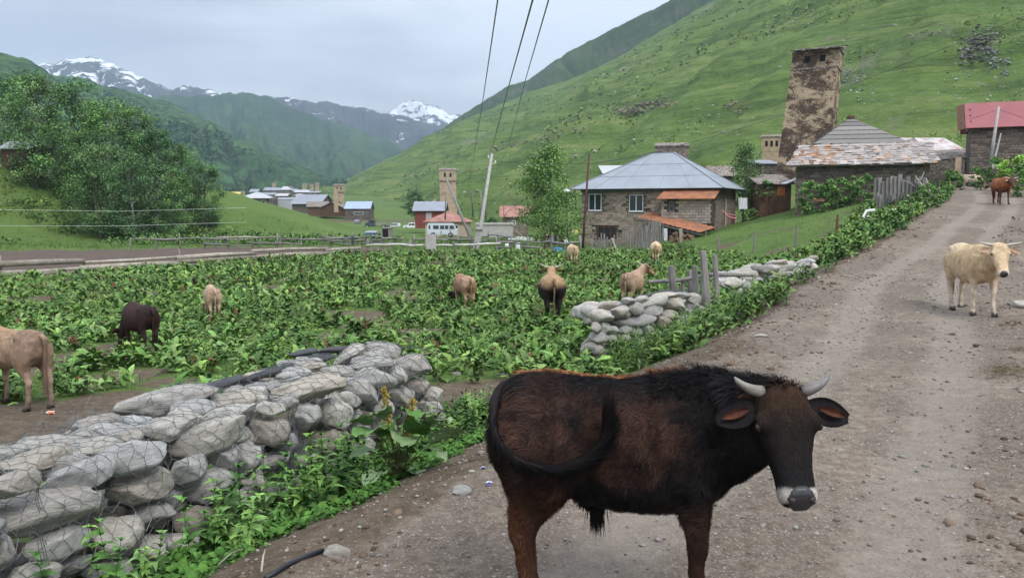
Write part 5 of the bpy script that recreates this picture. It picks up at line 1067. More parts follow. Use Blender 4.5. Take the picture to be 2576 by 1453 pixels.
# ---------------- slate roofed house beside the road
A_ = at(1990, 500, 62.5); B_ = at(2345, 480, 59.0); SH = Fr((A_.x, A_.y), (B_.x, B_.y)); zev = EYE + (520 - 414) / F_PX * 60.2; zri = EYE + (520 - 366) / F_PX * 65.2
sh = empty('stone_house', SH.p(SH.w / 2, 0, gz(*SH.p(SH.w / 2, 0, 0)[:2])), 0, 'low old stone house with a wide pinkish slate roof beside the upper road', 'house'); bs = Vector(sh.location)
m = MB(); fbox(m, SH, .3, SH.w - .2, .3, 6.4, bs.z - 1.5, zev - .02); built(m, 'wall', RUBBLE, sh)
course_stones(SH, sh, .3, SH.w - .2, bs.z - .8, zev - .1, [], (.25, .7), (.12, .26), shared(DKST, 4, 70), DKST, 9, maxp=230, q=.27)
m = MB(); slab(m, [SH.p(-.3, -.55, zev), SH.p(SH.w + .2, -.55, zev), SH.p(SH.w + .0, 4.0, zri), SH.p(.6, 4.0, zri)], .12); slab(m, [SH.p(SH.w, 8.1, zev), SH.p(0, 8.1, zev), SH.p(.6, 4.0, zri), SH.p(SH.w, 4.0, zri)], .12); rfo = built(m, 'roof_deck', WOODG, sh)
rs = random.Random(12); sl = math.atan2(zri - zev, 4.55); nrw = 9; nsl = 32
for r_i in range(nrw):
    for i in range(nsl):
        t = (i + rs.uniform(.25, .75) + (.5 if r_i % 2 else 0) * .6) / nsl; q = -.50 + 4.4 * r_i / nrw; z = zev + (q + .55) * math.tan(sl) + .09 + rs.uniform(0, .05); a = -.3 + (SH.w + .4) * t + (.7 * r_i / nrw) * (1 - t)
        ms = SHSO if (t < .30 and rs.random() < .38) or rs.random() < .07 else SHSL; o = link('slate', rs.choice(ms), sh)
        o.matrix_local = Matrix.Translation(SH.p(min(a, SH.w + .1), q + .22, z) - bs) @ Matrix.Rotation(SH.ang, 4, 'Z') @ Matrix.Rotation(sl + rs.uniform(-.12, .02), 4, 'X') @ Matrix.Rotation(rs.uniform(-.25, .25), 4, 'Z') @ Matrix.Diagonal((rs.uniform(.34, .52), rs.uniform(.62, .85), rs.uniform(.04, .08), 1))
# pyramid board roof behind it
PR = Fr(tuple(at(2046, 365, 68.5)[:2]), tuple(at(2292, 365, 66.8)[:2])); zp = EYE + (520 - 366) / F_PX * 68.6; za = EYE + (520 - 306) / F_PX * 73.0
pr = empty('stone_house', PR.p(PR.w / 2, 3, zp - 3.5), 0, 'house with a grey pyramid roof of weathered boards behind the slate roof', 'house'); m = MB(); fbox(m, PR, .4, PR.w - .4, .4, 6.9, zp - 4.5, zp - .02); built(m, 'wall', RUBBLE_DK, pr)
apx = PR.p(PR.w * .46, 3.7, za); cs = [PR.p(0, 0, zp), PR.p(PR.w, 0, zp), PR.p(PR.w, 7.4, zp), PR.p(0, 7.4, zp)]; nC = 6
for k in range(nC):       # overlapping courses of boards
    for f in range(4):
        a_, b_ = cs[f], cs[(f + 1) % 4]; t0, t1 = k / nC, min(1, (k + 1.12) / nC); t1 = min(t1, .995); lift = Vector((0, 0, .07)); m = MB()
        slab(m, [a_.lerp(apx, t0) + lift, b_.lerp(apx, t0) + lift, b_.lerp(apx, t1), a_.lerp(apx, t1)], .05); built(m, 'board_course', WOODG, pr)
m = MB(); m.box(apx + Vector((0, 0, .05)), (.5, .5, .25)); built(m, 'finial', WOODB, pr)
m = MB(); slab(m, [at(2262, 358, 70), at(2300, 345, 72), at(2318, 366, 69.5), at(2290, 368, 68.9)], .08); built(m, 'rear_roof', SLATE_FAR, pr)
# rusted sheet roofed shed left of the red roof
sg_, Fg = house('shed with rust streaked pale roof between slate and red roofs', 2316, 2436, 425, 388, 340, 72, 'shed', RUBBLE_DK, PALE_R, 4.6, .3, sink=3, name='shed', cat='shed')
m = MB(); slab(m, [at(2352, 402, 66), at(2440, 395, 66.5), at(2442, 372, 70), at(2350, 378, 70)], .07); built(m, 'lower_roof', SLATE_FAR, sg_)
# ---------------- red roofed building at the right edge
A_ = at(2436, 415, 63.5); B_ = at(2760, 415, 60.0); RB = Fr((A_.x, A_.y), (B_.x, B_.y)); zev2 = EYE + (520 - 325) / F_PX * 63; zri2 = EYE + (520 - 268) / F_PX * 66.2; z0b = EYE + (520 - 450) / F_PX * 63
rb = empty('stone_building', RB.p(RB.w / 2, 0, z0b), 0, 'dark stone building with a plain red metal roof at the right edge', 'building')
m = MB(); fbox(m, RB, 1e-3 + .1, RB.w, .12, 4.6, z0b - 1, zev2); built(m, 'wall', RUBBLE_DK, rb)
course_stones(RB, rb, .1, RB.w * .62, z0b, zev2 - .08, [], (.25, .75), (.12, .24), shared(DKST, 4, 90), DKST, 19, maxp=230, q=.09)
m = MB(); slab(m, [RB.p(-.35, -.5, zev2), RB.p(RB.w + .5, -.5, zev2), RB.p(RB.w + .5, 2.3, zri2), RB.p(-.35, 2.3, zri2)], .07); slab(m, [RB.p(RB.w + .5, 5.1, zev2), RB.p(-.35, 5.1, zev2), RB.p(-.35, 2.3, zri2), RB.p(RB.w + .5, 2.3, zri2)], .07); built(m, 'roof', RED_R, rb)
for k in range(7):
    m = MB(); q = .45 + k * .66; h = zev2 + (zri2 - zev2) * (1 - abs(q - 2.3) / 2.7) - .1; fbox(m, RB, -.02 - .01 * (k % 2), .06, q - .33, q + .33, zev2 - .05, max(h, zev2 + .1)); built(m, 'gable_board', WOODB, rb)
m = MB(); slab(m, [RB.p(-.9, -.45, zev2 - .15), RB.p(-.35, -.5, zev2 - .05), RB.p(-.35, 2.3, zri2 - .05), RB.p(-.9, 2.3, zri2 - .2)], .05); built(m, 'eave_boards', WOODB, rb)
m = MB(); fbox(m, RB, -.9, -.5, -.1, .4, z0b - .6, zev2 - 2.2); built(m, 'gate_pillar', TOWER_SM, rb)
# ============================================================ cattle
def loft(mb, secs, n=22, e=2.2):
    """secs: (centre, side vector, up vector, half width, half height up, half height down)"""
    vs = []; fs = []
    for c, sv, uv, hw, hu, hd in secs:
        c = Vector(c)
        for k in range(n):
            a = 2 * math.pi * k / n; ca, sa = math.cos(a), math.sin(a)
            px = math.copysign(abs(ca) ** (2 / e), ca) * hw; pz = math.copysign(abs(sa) ** (2 / e), sa) * (hu if sa > 0 else hd)
            vs.append(c + sv * px + uv * pz)
    for i in range(len(secs) - 1):
        for k in range(n): fs.append((i * n + k, i * n + (k + 1) % n, (i + 1) * n + (k + 1) % n, (i + 1) * n + k))
    fs += [tuple(range(n))[::-1], tuple((len(secs) - 1) * n + k for k in range(n))]
    mb.add(vs, fs)

def remeshed(mb, voxel, smooth, it):
    me = mb.mesh('tmp'); bm = bmesh.new(); bm.from_mesh(me); bmesh.ops.recalc_face_normals(bm, faces=bm.faces); bm.to_mesh(me); bm.free()
    o = bpy.data.objects.new('tmp', me); COL.objects.link(o)
    m = o.modifiers.new('r', 'REMESH'); m.mode = 'VOXEL'; m.voxel_size = voxel; m.adaptivity = 0
    m = o.modifiers.new('s', 'SMOOTH'); m.factor = smooth; m.iterations = it
    dg = bpy.context.evaluated_depsgraph_get(); r_me = bpy.data.meshes.new_from_object(o.evaluated_get(dg), depsgraph=dg)
    bpy.data.objects.remove(o); bpy.data.meshes.remove(me)
    return r_me

def coat_mat(name, rough, bump=.4, sc=60):
    h = MT(name, rough, .12); c = h.attr('Col'); n = h.noise(sc, 5, .7, v=h.vec((1, 1, .3))); n2 = h.noise(9, 5, .7)
    c = h.mix(1.0, c, h.ramp(n, [(.3, .68), (.7, 1.25)]), 'MULTIPLY'); c = h.mix(1.0, c, h.ramp(n2, [(.32, .62), (.68, 1.25)]), 'MULTIPLY')
    h.col(c); h.bump(n, bump, .01); return h.m
COAT = coat_mat('cow_coat', .75); FURM = MT('hair_strands', .5, .35).col(MT('x').attr('Col') if 0 else (1, 1, 1)).m
_f = MT('hair', .8, .08); _f.col(_f.attr('Col')); FURM = _f.m
HORN = MT('horn', .45, .4); HORN.col(HORN.mix(HORN.ramp(HORN.noise(14, 4), [(.35, 0), (.65, .5)]), (.50, .46, .40), (.28, .26, .23))); HORN = HORN.m
HORN_MID = plain('horn_grey', (.22, .205, .18), .5, .35, 16)
HORN_DARK = plain('horn_dark', (.16, .15, .15), .45, .3, 20)
HOOF = plain('hoof', (.05, .042, .038), .6, .3, 20); EYE_M = plain('eye', (.008, .007, .007), .12, .1, 5, spec=.6); NOSE = plain('nose_skin', (.022, .021, .023), .38, .2, 60, spec=.5)
EARIN = plain('ear_inside', (.080, .028, .015), .8, .35, 40); EARPINK = plain('ear_inside_pale', (.45, .30, .22), .8, .3, 30)

def build_cow(name, label, pos, yaw, H=1.2, lx=1.0, wide=1.0, poll=(.84, 0, 1.2), hdir=(.72, 0, -.69), swing=(0, 0, 0, 0), color=None, voxel=.028, horns=1, horn_len=.2, horn_mats=(None, None),
              fat=1.0, tail=None, ear_mat=None, male=False, group='cattle', leg_k=(1, 1), head_k=1.0, tail_c=None, ear_k=.62):
    """a cow, bull or calf standing at pos with its head along yaw; poll and hdir place and aim the head"""
    k = H / 1.2
    mb = MB(); X_, Y_, Z_ = Vector((1, 0, 0)), Vector((0, 1, 0)), Vector((0, 0, 1))
    tr = [(-.665, 1.03, .86, .06), (-.63, 1.09, .76, .155), (-.54, 1.135, .66, .225), (-.40, 1.15, .59, .255), (-.22, 1.13, .55, .25), (-.04, 1.125, .515, .275),
          (.14, 1.14, .505, .285), (.30, 1.165, .515, .26), (.42, 1.18, .535, .225), (.53, 1.15, .60, .185), (.61, 1.07, .69, .12)]
    secs = []
    for x, zt, zb, hw in tr:
        zc = zb + (zt - zb) * .48; secs.append(((x * lx, 0, zc), Y_, Z_, hw * wide * (fat if -.5 < x < .4 else 1), zt - zc, (zc - zb) * (fat if -.4 < x < .3 else 1)))
    # loft whose upper half narrows towards the spine
    n = 26; vs = []; fs = []
    for c, sv, uv, hw, hu, hd in secs:
        for q in range(n):
            a = 2 * math.pi * q / n; ca, sa = math.cos(a), math.sin(a); e = 1.75 if sa > 0 else 2.4
            vs.append(Vector(c) + sv * math.copysign(abs(ca) ** (2 / e), ca) * hw + uv * math.copysign(abs(sa) ** (2 / (e + .2)), sa) * (hu if sa > 0 else hd))
    for i in range(len(secs) - 1):
        for q in range(n): fs.append((i * n + q, i * n + (q + 1) % n, (i + 1) * n + (q + 1) % n, (i + 1) * n + q))
    fs += [tuple(range(n))[::-1], tuple((len(secs) - 1) * n + q for q in range(n))]
    mb.add(vs, fs)
    for sg in (1, -1):      # hip and pin bones
        for (bx, by, bz), r_ in () if voxel < .012 else (((-.39, .185, 1.045), .060), ((-.60, .10, .99), .055)):
            loft(mb, [((bx * lx + q * r_, sg * by * wide, bz), Y_, Z_, r_ * math.sqrt(max(.02, 1 - q * q)), r_ * math.sqrt(max(.02, 1 - q * q)), r_ * math.sqrt(max(.02, 1 - q * q))) for q in (-.98, -.6, 0, .6, .98)], 10, 2)
    # neck
    P = Vector(poll); B0 = Vector((.34 * lx, 0, .90)); hd_ = Vector(hdir).normalized()
    C1 = Vector((.62 * lx, P.y * .25, .98 if P.z > .9 else .85)); ss = []
    fwd = Vector((P.x - B0.x, P.y, 0)).normalized()
    sidev = Z_.cross(hd_ if abs(hd_.z) < .97 else fwd).normalized() if True else Y_
    for i in range(9):
        t = i / 8; p = B0 * (1 - t) ** 2 + C1 * 2 * t * (1 - t) + (P - hd_ * -.02) * t * t
        d = ((C1 - B0) * 2 * (1 - t) + (P - C1) * 2 * t).normalized()
        sv = Z_.cross(d).normalized(); sv = (sv * (1 - t) + (sidev if sidev.dot(sv) > 0 else -sidev) * t * .6 + sv * t * .4).normalized(); uv = d.cross(sv).normalized(); 
        if uv.z < 0: uv = -uv
        ss.append((p, sv, uv, .175 * (1 - t) + .095 * t, .25 * (1 - t) + .115 * t, .33 * (1 - t) ** .8 + .135 * t))
    loft(mb, ss, 20)
    # head
    s_h = Z_.cross(hd_).normalized() if abs(hd_.z) < .98 else Y_
    n_h = hd_.cross(s_h).normalized()
    if n_h.dot(Vector((0, 0, 1)) if abs(hd_.z) < .9 else fwd) < 0: n_h = -n_h
    if abs(hd_.z) >= .9 and n_h.dot(fwd) < 0: n_h = -n_h
    LH = .50 * head_k
    hs = [(-.12, .055, .05, .06), (-.05, .10, .085, .10), (.04, .122, .10, .125), (.16, .130, .095, .15), (.30, .138, .082, .165), (.42, .118, .070, .155), (.56, .096, .062, .125), (.72, .082, .056, .10),
          (.86, .083, .056, .088), (.95, .088, .054, .080), (1.01, .078, .040, .062), (1.04, .05, .02, .035)]
    hsec = [(P + hd_ * (t * LH), s_h, n_h, a * (head_k * .5 + .5), b * (head_k * .5 + .5), c * (head_k * .5 + .5)) for t, a, b, c in hs]
    loft(mb, hsec, 20, 2.35)
    for sg in (1, -1):   # brow bones
        c = P + hd_ * (.27 * LH) + s_h * (.108 * sg) + n_h * .045
        loft(mb, [(c - hd_ * .045, s_h, n_h, .012, .012, .012), (c - hd_ * .02, s_h, n_h, .034, .026, .03), (c + hd_ * .02, s_h, n_h, .034, .026, .03), (c + hd_ * .045, s_h, n_h, .012, .012, .012)], 10)
    # legs
    hoofs = []
    for q, sg in enumerate((1, -1)):
        w = swing[q]
        L1 = [(.40, .13, .98, .15, .08), (.40, .15, .84, .14, .095), (.375, .15, .70, .105, .085), (.365, .145, .60, .082, .066), (.375, .14, .50, .064, .055), (.385, .135, .41, .050, .048), (.388, .133, .37, .050, .048),
              (.385, .13, .31, .038, .036), (.385, .13, .20, .034, .033), (.387, .13, .135, .043, .040), (.40, .13, .085, .038, .037), (.415, .13, .05, .044, .042), (.42, .13, .03, .04, .04)]
        loft(mb, [((x * lx + w * max(0, 1 - z / .85), sg * y * (.8 + .2 * wide), z), Y_, X_, ry * leg_k[0], rx * leg_k[0], rx * leg_k[0]) for x, y, z, rx, ry in L1], 14, 2.1)
        hoofs.append((.425 * lx + w, sg * .13 * (.8 + .2 * wide)))
    for q, sg in enumerate((1, -1)):
        w = swing[2 + q]
        L2 = [(-.42, .11, 1.0, .16, .10), (-.44, .14, .88, .20, .115), (-.43, .155, .77, .195, .11), (-.42, .155, .67, .16, .095), (-.44, .15, .58, .115, .075), (-.485, .14, .50, .082, .057), (-.52, .135, .44, .064, .047),
              (-.53, .132, .39, .056, .043), (-.515, .13, .33, .044, .038), (-.505, .13, .22, .038, .036), (-.50, .13, .14, .047, .043), (-.485, .13, .09, .041, .039), (-.47, .13, .05, .045, .043), (-.465, .13, .03, .042, .04)]
        loft(mb, [((x * lx + w * max(0, 1 - z / .85), sg * y * (.8 + .2 * wide), z), Y_, X_, ry * leg_k[1], rx * leg_k[1], rx * leg_k[1]) for x, y, z, rx, ry in L2], 14, 2.1)
        hoofs.append((-.46 * lx + w, sg * .13 * (.8 + .2 * wide)))
    if male:
        loft(mb, [((-.16 * lx, 0, .60), Y_, X_, .05, .12, .12), ((-.15 * lx, 0, .53), Y_, X_, .035, .08, .09), ((-.13 * lx, 0, .475), Y_, X_, .02, .035, .04)], 10)
    me = remeshed(mb, voxel / k if k < 1 else voxel, .5, 5 if voxel > .02 else 7)
    nv = len(me.vertices); co = np.empty(nv * 3, np.float32); me.vertices.foreach_get('co', co); co = co.reshape(-1, 3)
    hl = (co - np.array(P)); hc = np.stack([hl @ np.array(hd_) / LH, hl @ np.array(s_h), hl @ np.array(n_h)], 1)
    inhead = (hc[:, 0] > -.1) & (hc[:, 0] < 1.15) & (np.abs(hc[:, 1]) < .16) & (np.abs(hc[:, 2]) < .19)
    C = color(co, hc, inhead)
    a = me.color_attributes.new('Col', 'FLOAT_COLOR', 'POINT'); c4 = np.ones((nv, 4), np.float32); c4[:, :3] = C; a.data.foreach_set('color', c4.ravel())
    me.materials.clear(); me.materials.append(COAT); me.polygons.foreach_set('use_smooth', np.ones(len(me.polygons), bool))
    root = empty(name, pos, yaw, label, 'bull' if male else ('calf' if 'calf' in name else 'cow'), group); root.scale = (k, k, k)
    link('body', me, root)
    # hooves
    for x, y in hoofs:
        m = MB()
        for sg in (-1, 1):
            loft(m, [((x - .012, y + sg * .021, .062), Y_, X_, .020, .038, .032), ((x, y + sg * .022, .03), Y_, X_, .024, .047, .035), ((x + .004, y + sg * .022, -.012), Y_, X_, .025, .052, .036)], 9, 2.3)
        m.build('hoof', HOOF, root, True)
    # ears
    for sg in (1, -1):
        m = MB(); mi = MB(); base = P + hd_ * (.10 * LH) + s_h * (.108 * sg) + n_h * .01
        out_ = (s_h * sg + hd_ * .30 - n_h * .12).normalized(); acr = out_.cross(n_h).normalized(); fr = acr.cross(out_).normalized()
        if fr.dot(n_h) < 0: fr = -fr
        for mm, scl, off, nn in ((m, 1.0, 0.0, 1), (mi, ear_k, .010, 1)):
            G = []; ns_, nw = 9, 7
            for i in range(ns_):
                t = i / (ns_ - 1); L_ = .185 * (t if mm is m else .22 + t * .66); wd = .062 * scl * (math.sin(math.pi * min(1, (.12 + .80 * t if mm is m else .04 + .92 * t))) ** .8)
                G.append([base + out_ * L_ + acr * (wd * w) + fr * (off - .022 * (1 - w * w) * (1 - abs(t - .5)) + .012) for w in np.linspace(-1, 1, nw)])
            vs = [p for r2 in G for p in r2]; fs = [(i * nw + j, i * nw + j + 1, (i + 1) * nw + j + 1, (i + 1) * nw + j) for i in range(ns_ - 1) for j in range(nw - 1)]
            if mm is m:
                nb = len(vs); vs += [p - fr * .014 for p in vs]; fs += [tuple(nb + q for q in f)[::-1] for f in fs]
                ring = [j for j in range(nw)] + [i * nw + nw - 1 for i in range(1, ns_)] + [(ns_ - 1) * nw + j for j in range(nw - 2, -1, -1)] + [i * nw for i in range(ns_ - 2, 0, -1)]
                fs += [(ring[q], ring[(q + 1) % len(ring)], nb + ring[(q + 1) % len(ring)], nb + ring[q]) for q in range(len(ring))]
            else: vs = [p + fr * .004 for p in vs]
            cc = tail_c or tuple(color(np.array([P + s_h * .1 * sg]), np.array([[.05, .1 * sg, 0.]]), np.array([True]))[0])
            mm.add(vs, fs, cc)
        eo = m.build('ear', COAT, root, True); mi.build('ear_inside', ear_mat or EARPINK, eo, True)
    # eyes
    for sg in (1, -1):
        m = MB(); c = P + hd_ * (.315 * LH) + s_h * (.128 * sg) + n_h * .040
        loft(m, [(c + hd_ * (.019 * math.cos(a)), s_h, n_h, max(.002, .017 * math.sin(a)), max(.002, .017 * math.sin(a)), max(.002, .017 * math.sin(a))) for a in np.linspace(math.pi, 0, 7)], 10, 2)
        m.build('eye', EYE_M, root, True)
    # nose pad with nostrils
    m = MB(); c = P + hd_ * (1.0 * LH)
    loft(m, [(c + hd_ * -.056 + n_h * .040, s_h, n_h, .030, .014, .03), (c + hd_ * -.036 + n_h * .036, s_h, n_h, .048, .018, .036), (c + hd_ * -.008 + n_h * .028, s_h, n_h, .060, .020, .036), (c + hd_ * .012 + n_h * .010, s_h, n_h, .050, .018, .034), (c + hd_ * .030, s_h, n_h, .028, .012, .02)], 16, 2.4)
    no = m.build('nose', NOSE, root, True)
    for sg in (1, -1):
        m = MB(); q = c + n_h * .034 + s_h * (.040 * sg) - hd_ * .004
        loft(m, [(q - hd_ * .016, s_h, n_h, .004, .004, .004), (q, s_h, n_h, .017, .017, .014), (q + hd_ * .014, s_h, n_h, .004, .004, .004)], 8, 2)
        m.build('nostril', HOOF, no, True)
    # horns
    if horns:
        for qi, sg in enumerate((1, -1)):
            m = MB(); b = P + s_h * (.085 * sg) + n_h * .035 - hd_ * .015; pts = []; rr = []
            for i in range(9):
                t = i / 8; a = t * 1.0
                pts.append(b + s_h * (sg * horn_len * (math.sin(a * 1.1))) - hd_ * (horn_len * .55 * t ** 1.7 * horns) + n_h * (horn_len * .25 * t)); rr.append(.024 * (1 - t) ** .7 + .004)
            m.tube(pts, rr, 10); m.build('horn', horn_mats[qi] or HORN, root, True)
    # tail
    tp = tail or [(-.645, 0, 1.075), (-.70, 0, 1.03), (-.715, 0, .92), (-.70, 0, .75), (-.69, 0, .6), (-.69, .01, .48), (-.69, .01, .36)]
    tp = [Vector((x * lx, y, z)) for x, y, z in tp]
    fine = []
    for i in range(len(tp) - 1):
        p0, p1, p2, p3 = tp[max(i - 1, 0)], tp[i], tp[i + 1], tp[min(i + 2, len(tp) - 1)]
        for j in range(5):
            t = j / 5; fine.append(.5 * ((2 * p1) + (p2 - p0) * t + (2 * p0 - 5 * p1 + 4 * p2 - p3) * t * t + (3 * p1 - p0 - 3 * p2 + p3) * t ** 3))
    fine.append(tp[-1]); nf = len(fine); mt = MB()
    cc = tail_c or tuple(color(np.array([[-.66 * lx, 0, .9]]), np.array([[-9., 0, 0]]), np.array([False]))[0])
    mt.tube(fine, [(.034 if voxel > .012 else .025) * (1 - .60 * min(1, i / nf * 1.3)) + (.014 if i > nf * .72 and voxel > .02 else 0) for i in range(nf)], 9, col=cc)
    to = mt.build('tail', COAT, root, True)
    tf = MB(); dk = tuple(c_ * .55 for c_ in cc); rs = random.Random(3)
    for i in range(160 if voxel > .02 else 2600):
        j = int(nf * (rs.uniform(.62, .99) if voxel > .02 or rs.random() < .6 else rs.uniform(.1, .99))); p = fine[min(j, nf - 1)]; d = (fine[min(j + 2, nf - 1)] - fine[max(j - 3, 0)]).normalized()
        o_ = Vector((rs.gauss(0, 1), rs.gauss(0, 1), rs.gauss(0, 1))).normalized(); w_ = .0022 if voxel < .02 else .008; ln = rs.uniform(.06, .16) * (1 if voxel > .02 else .35 + .75 * j / nf)
        p = p + o_ * .018; q = p + d * ln + o_ * .02 + Vector((0, 0, -.02)); sd_ = d.cross(o_).normalized() * w_
        tf.add([p - sd_, p + sd_, q], [(0, 1, 2)], tuple(c_ * rs.uniform(.6, 1.5) for c_ in dk))
    tf.build('tail_tuft', FURM, to)
    return root, me, C, (P, hd_, s_h, n_h, LH)

def lerp(a, b, t): return np.asarray(a)[None] * (1 - t[:, None]) + np.asarray(b)[None] * t[:, None]
def paint(base, spots=None, belly=None, leg=None, muzzle=None, head=None, back=None, mud=.3, spotc=None, rear=None, front=None):
    """a coat: base colour with lighter or darker regions blended in by where they are on the animal"""
    def f(co, hc, inh):
        x, y, z = co[:, 0], co[:, 1], co[:, 2]; n = fbm(x * 3 + y * 2.1, z * 3 + y, 77, 3); n2 = fbm(x * 9 + 5, z * 9 + y * 7, 78, 3)
        C = np.repeat(np.asarray(base, float)[None], len(co), 0)
        def bl(c, m): nonlocal C; C = C * (1 - m[:, None]) + np.asarray(c)[None] * m[:, None]
        if belly is not None: bl(belly, 1 - sstep(.52, .80, z + .12 * n))
        if rear is not None: bl(rear, 1 - sstep(.80, 1.02, z + .05 * n) if True else 0)
        if front is not None: bl(front, sstep(.05, .5, x + .15 * n) * (1 - inh * .0))
        if back is not None: bl(back, sstep(1.06, 1.13, z + .03 * n) * (x < .45) * (1 - inh))
        if spots is not None: bl(spots, sstep(.12, .38, n + .3 * n2))
        if leg is not None: bl(leg, 1 - sstep(.30, .62, z + .10 * n))
        if mud: bl((.10, .07, .05), mud * (1 - sstep(.05, .45, z + .15 * n2)))
        if head is not None: bl(head, inh * 1.0)
        if muzzle is not None: bl(muzzle, inh * sstep(.84, .90, hc[:, 0]))
        return C
    return f

# ---- the dark bull standing across the road in front
def bull_color(co, hc, inh):
    x, y, z = co[:, 0], co[:, 1], co[:, 2]; n = fbm(x * 3.2 + y, z * 3.2 - y, 70, 4); n2 = fbm(x * 8, z * 8 + y * 5, 71, 3)
    blk = np.array((.0095, .0085, .0090)); brn = np.array((.044, .0235, .0175)); rust = np.array((.062, .027, .015)); tan = np.array((.24, .098, .042))
    C = np.repeat(blk[None], len(co), 0)
    def bl(c, m): nonlocal C; m = np.clip(m, 0, 1); C = C * (1 - m[:, None]) + c[None] * m[:, None]
    flank = sstep(.74, .88, z + .10 * n) * (1 - sstep(1.03, 1.12, z + .04 * n2)) * (1 - sstep(.20, .40, x + .14 * n)) * sstep(-.62, -.50, x + .06 * n)
    bl(brn, flank * np.clip(.72 + 1.5 * n2 + .9 * n, .08, 1))
    bl(brn * .8, sstep(.02, .34, n) * .55 * (x < .2) * (z > .7))
    bl(rust, (1 - sstep(.60, .80, z + .14 * n)) * (x < -.20) * sstep(.0, .10, -.2 - x) * (.80 + .6 * n2))
    bl(brn * 1.1, (1 - sstep(.48, .66, z + .10 * n)) * (x > .1) * (.85 + .6 * n2))
    bl(rust * .8, (1 - sstep(.30, .44, z + .10 * n)) * (x > .1) * .5)
    bl(tan, sstep(1.085, 1.105, z + .012 * n2) * (np.abs(y - .07) < .075 + .02 * n2) * (x < .30) * (x > -.50) * (1 - inh))
    h0 = hc[:, 0]
    bl(np.array((.038, .021, .013)), inh * (1 - sstep(.10, .42, h0 + .1 * n2)) * (hc[:, 2] > -.03))
    bl(np.array((.015, .011, .009)), inh * sstep(.0, .3, h0) * (1 - sstep(.5, .8, h0)) * .6 * (hc[:, 2] > .0))
    bl(np.array((.40, .365, .33)), inh * sstep(.90, .93, h0 + .045 * np.abs(hc[:, 1]) / .08) * (1 - sstep(.99, 1.02, h0)))
    return C
bp = at(1560, 1600, 3.62); bull_pos = (.515, 3.66, gz(.515, 3.66) + .004)
tail_b = [(-.63, 0, 1.07), (-.66, -.06, 1.04), (-.665, -.15, .99), (-.65, -.225, .91), (-.58, -.275, .835), (-.46, -.305, .79), (-.32, -.315, .785), (-.18, -.315, .83), (-.10, -.31, .91), (-.085, -.305, .98)]
bull, bull_me, bull_C, bh = build_cow('bull', 'dark brown shaggy bull standing broadside on the road in front, face turned to us', bull_pos, R(-7), H=1.2, lx=.88, wide=.92,
    poll=(.655, -.225, 1.10), hdir=(.10, -.52, -.85), head_k=.88, tail_c=(.014, .012, .013), ear_k=.31, color=bull_color, voxel=.0115, horns=.75, horn_len=.135, horn_mats=(HORN_DARK, HORN_MID), tail=tail_b, ear_mat=EARIN, male=True, swing=(.03, .0, -.03, .02), leg_k=(1.0, 1.16), group=None, fat=1.0)
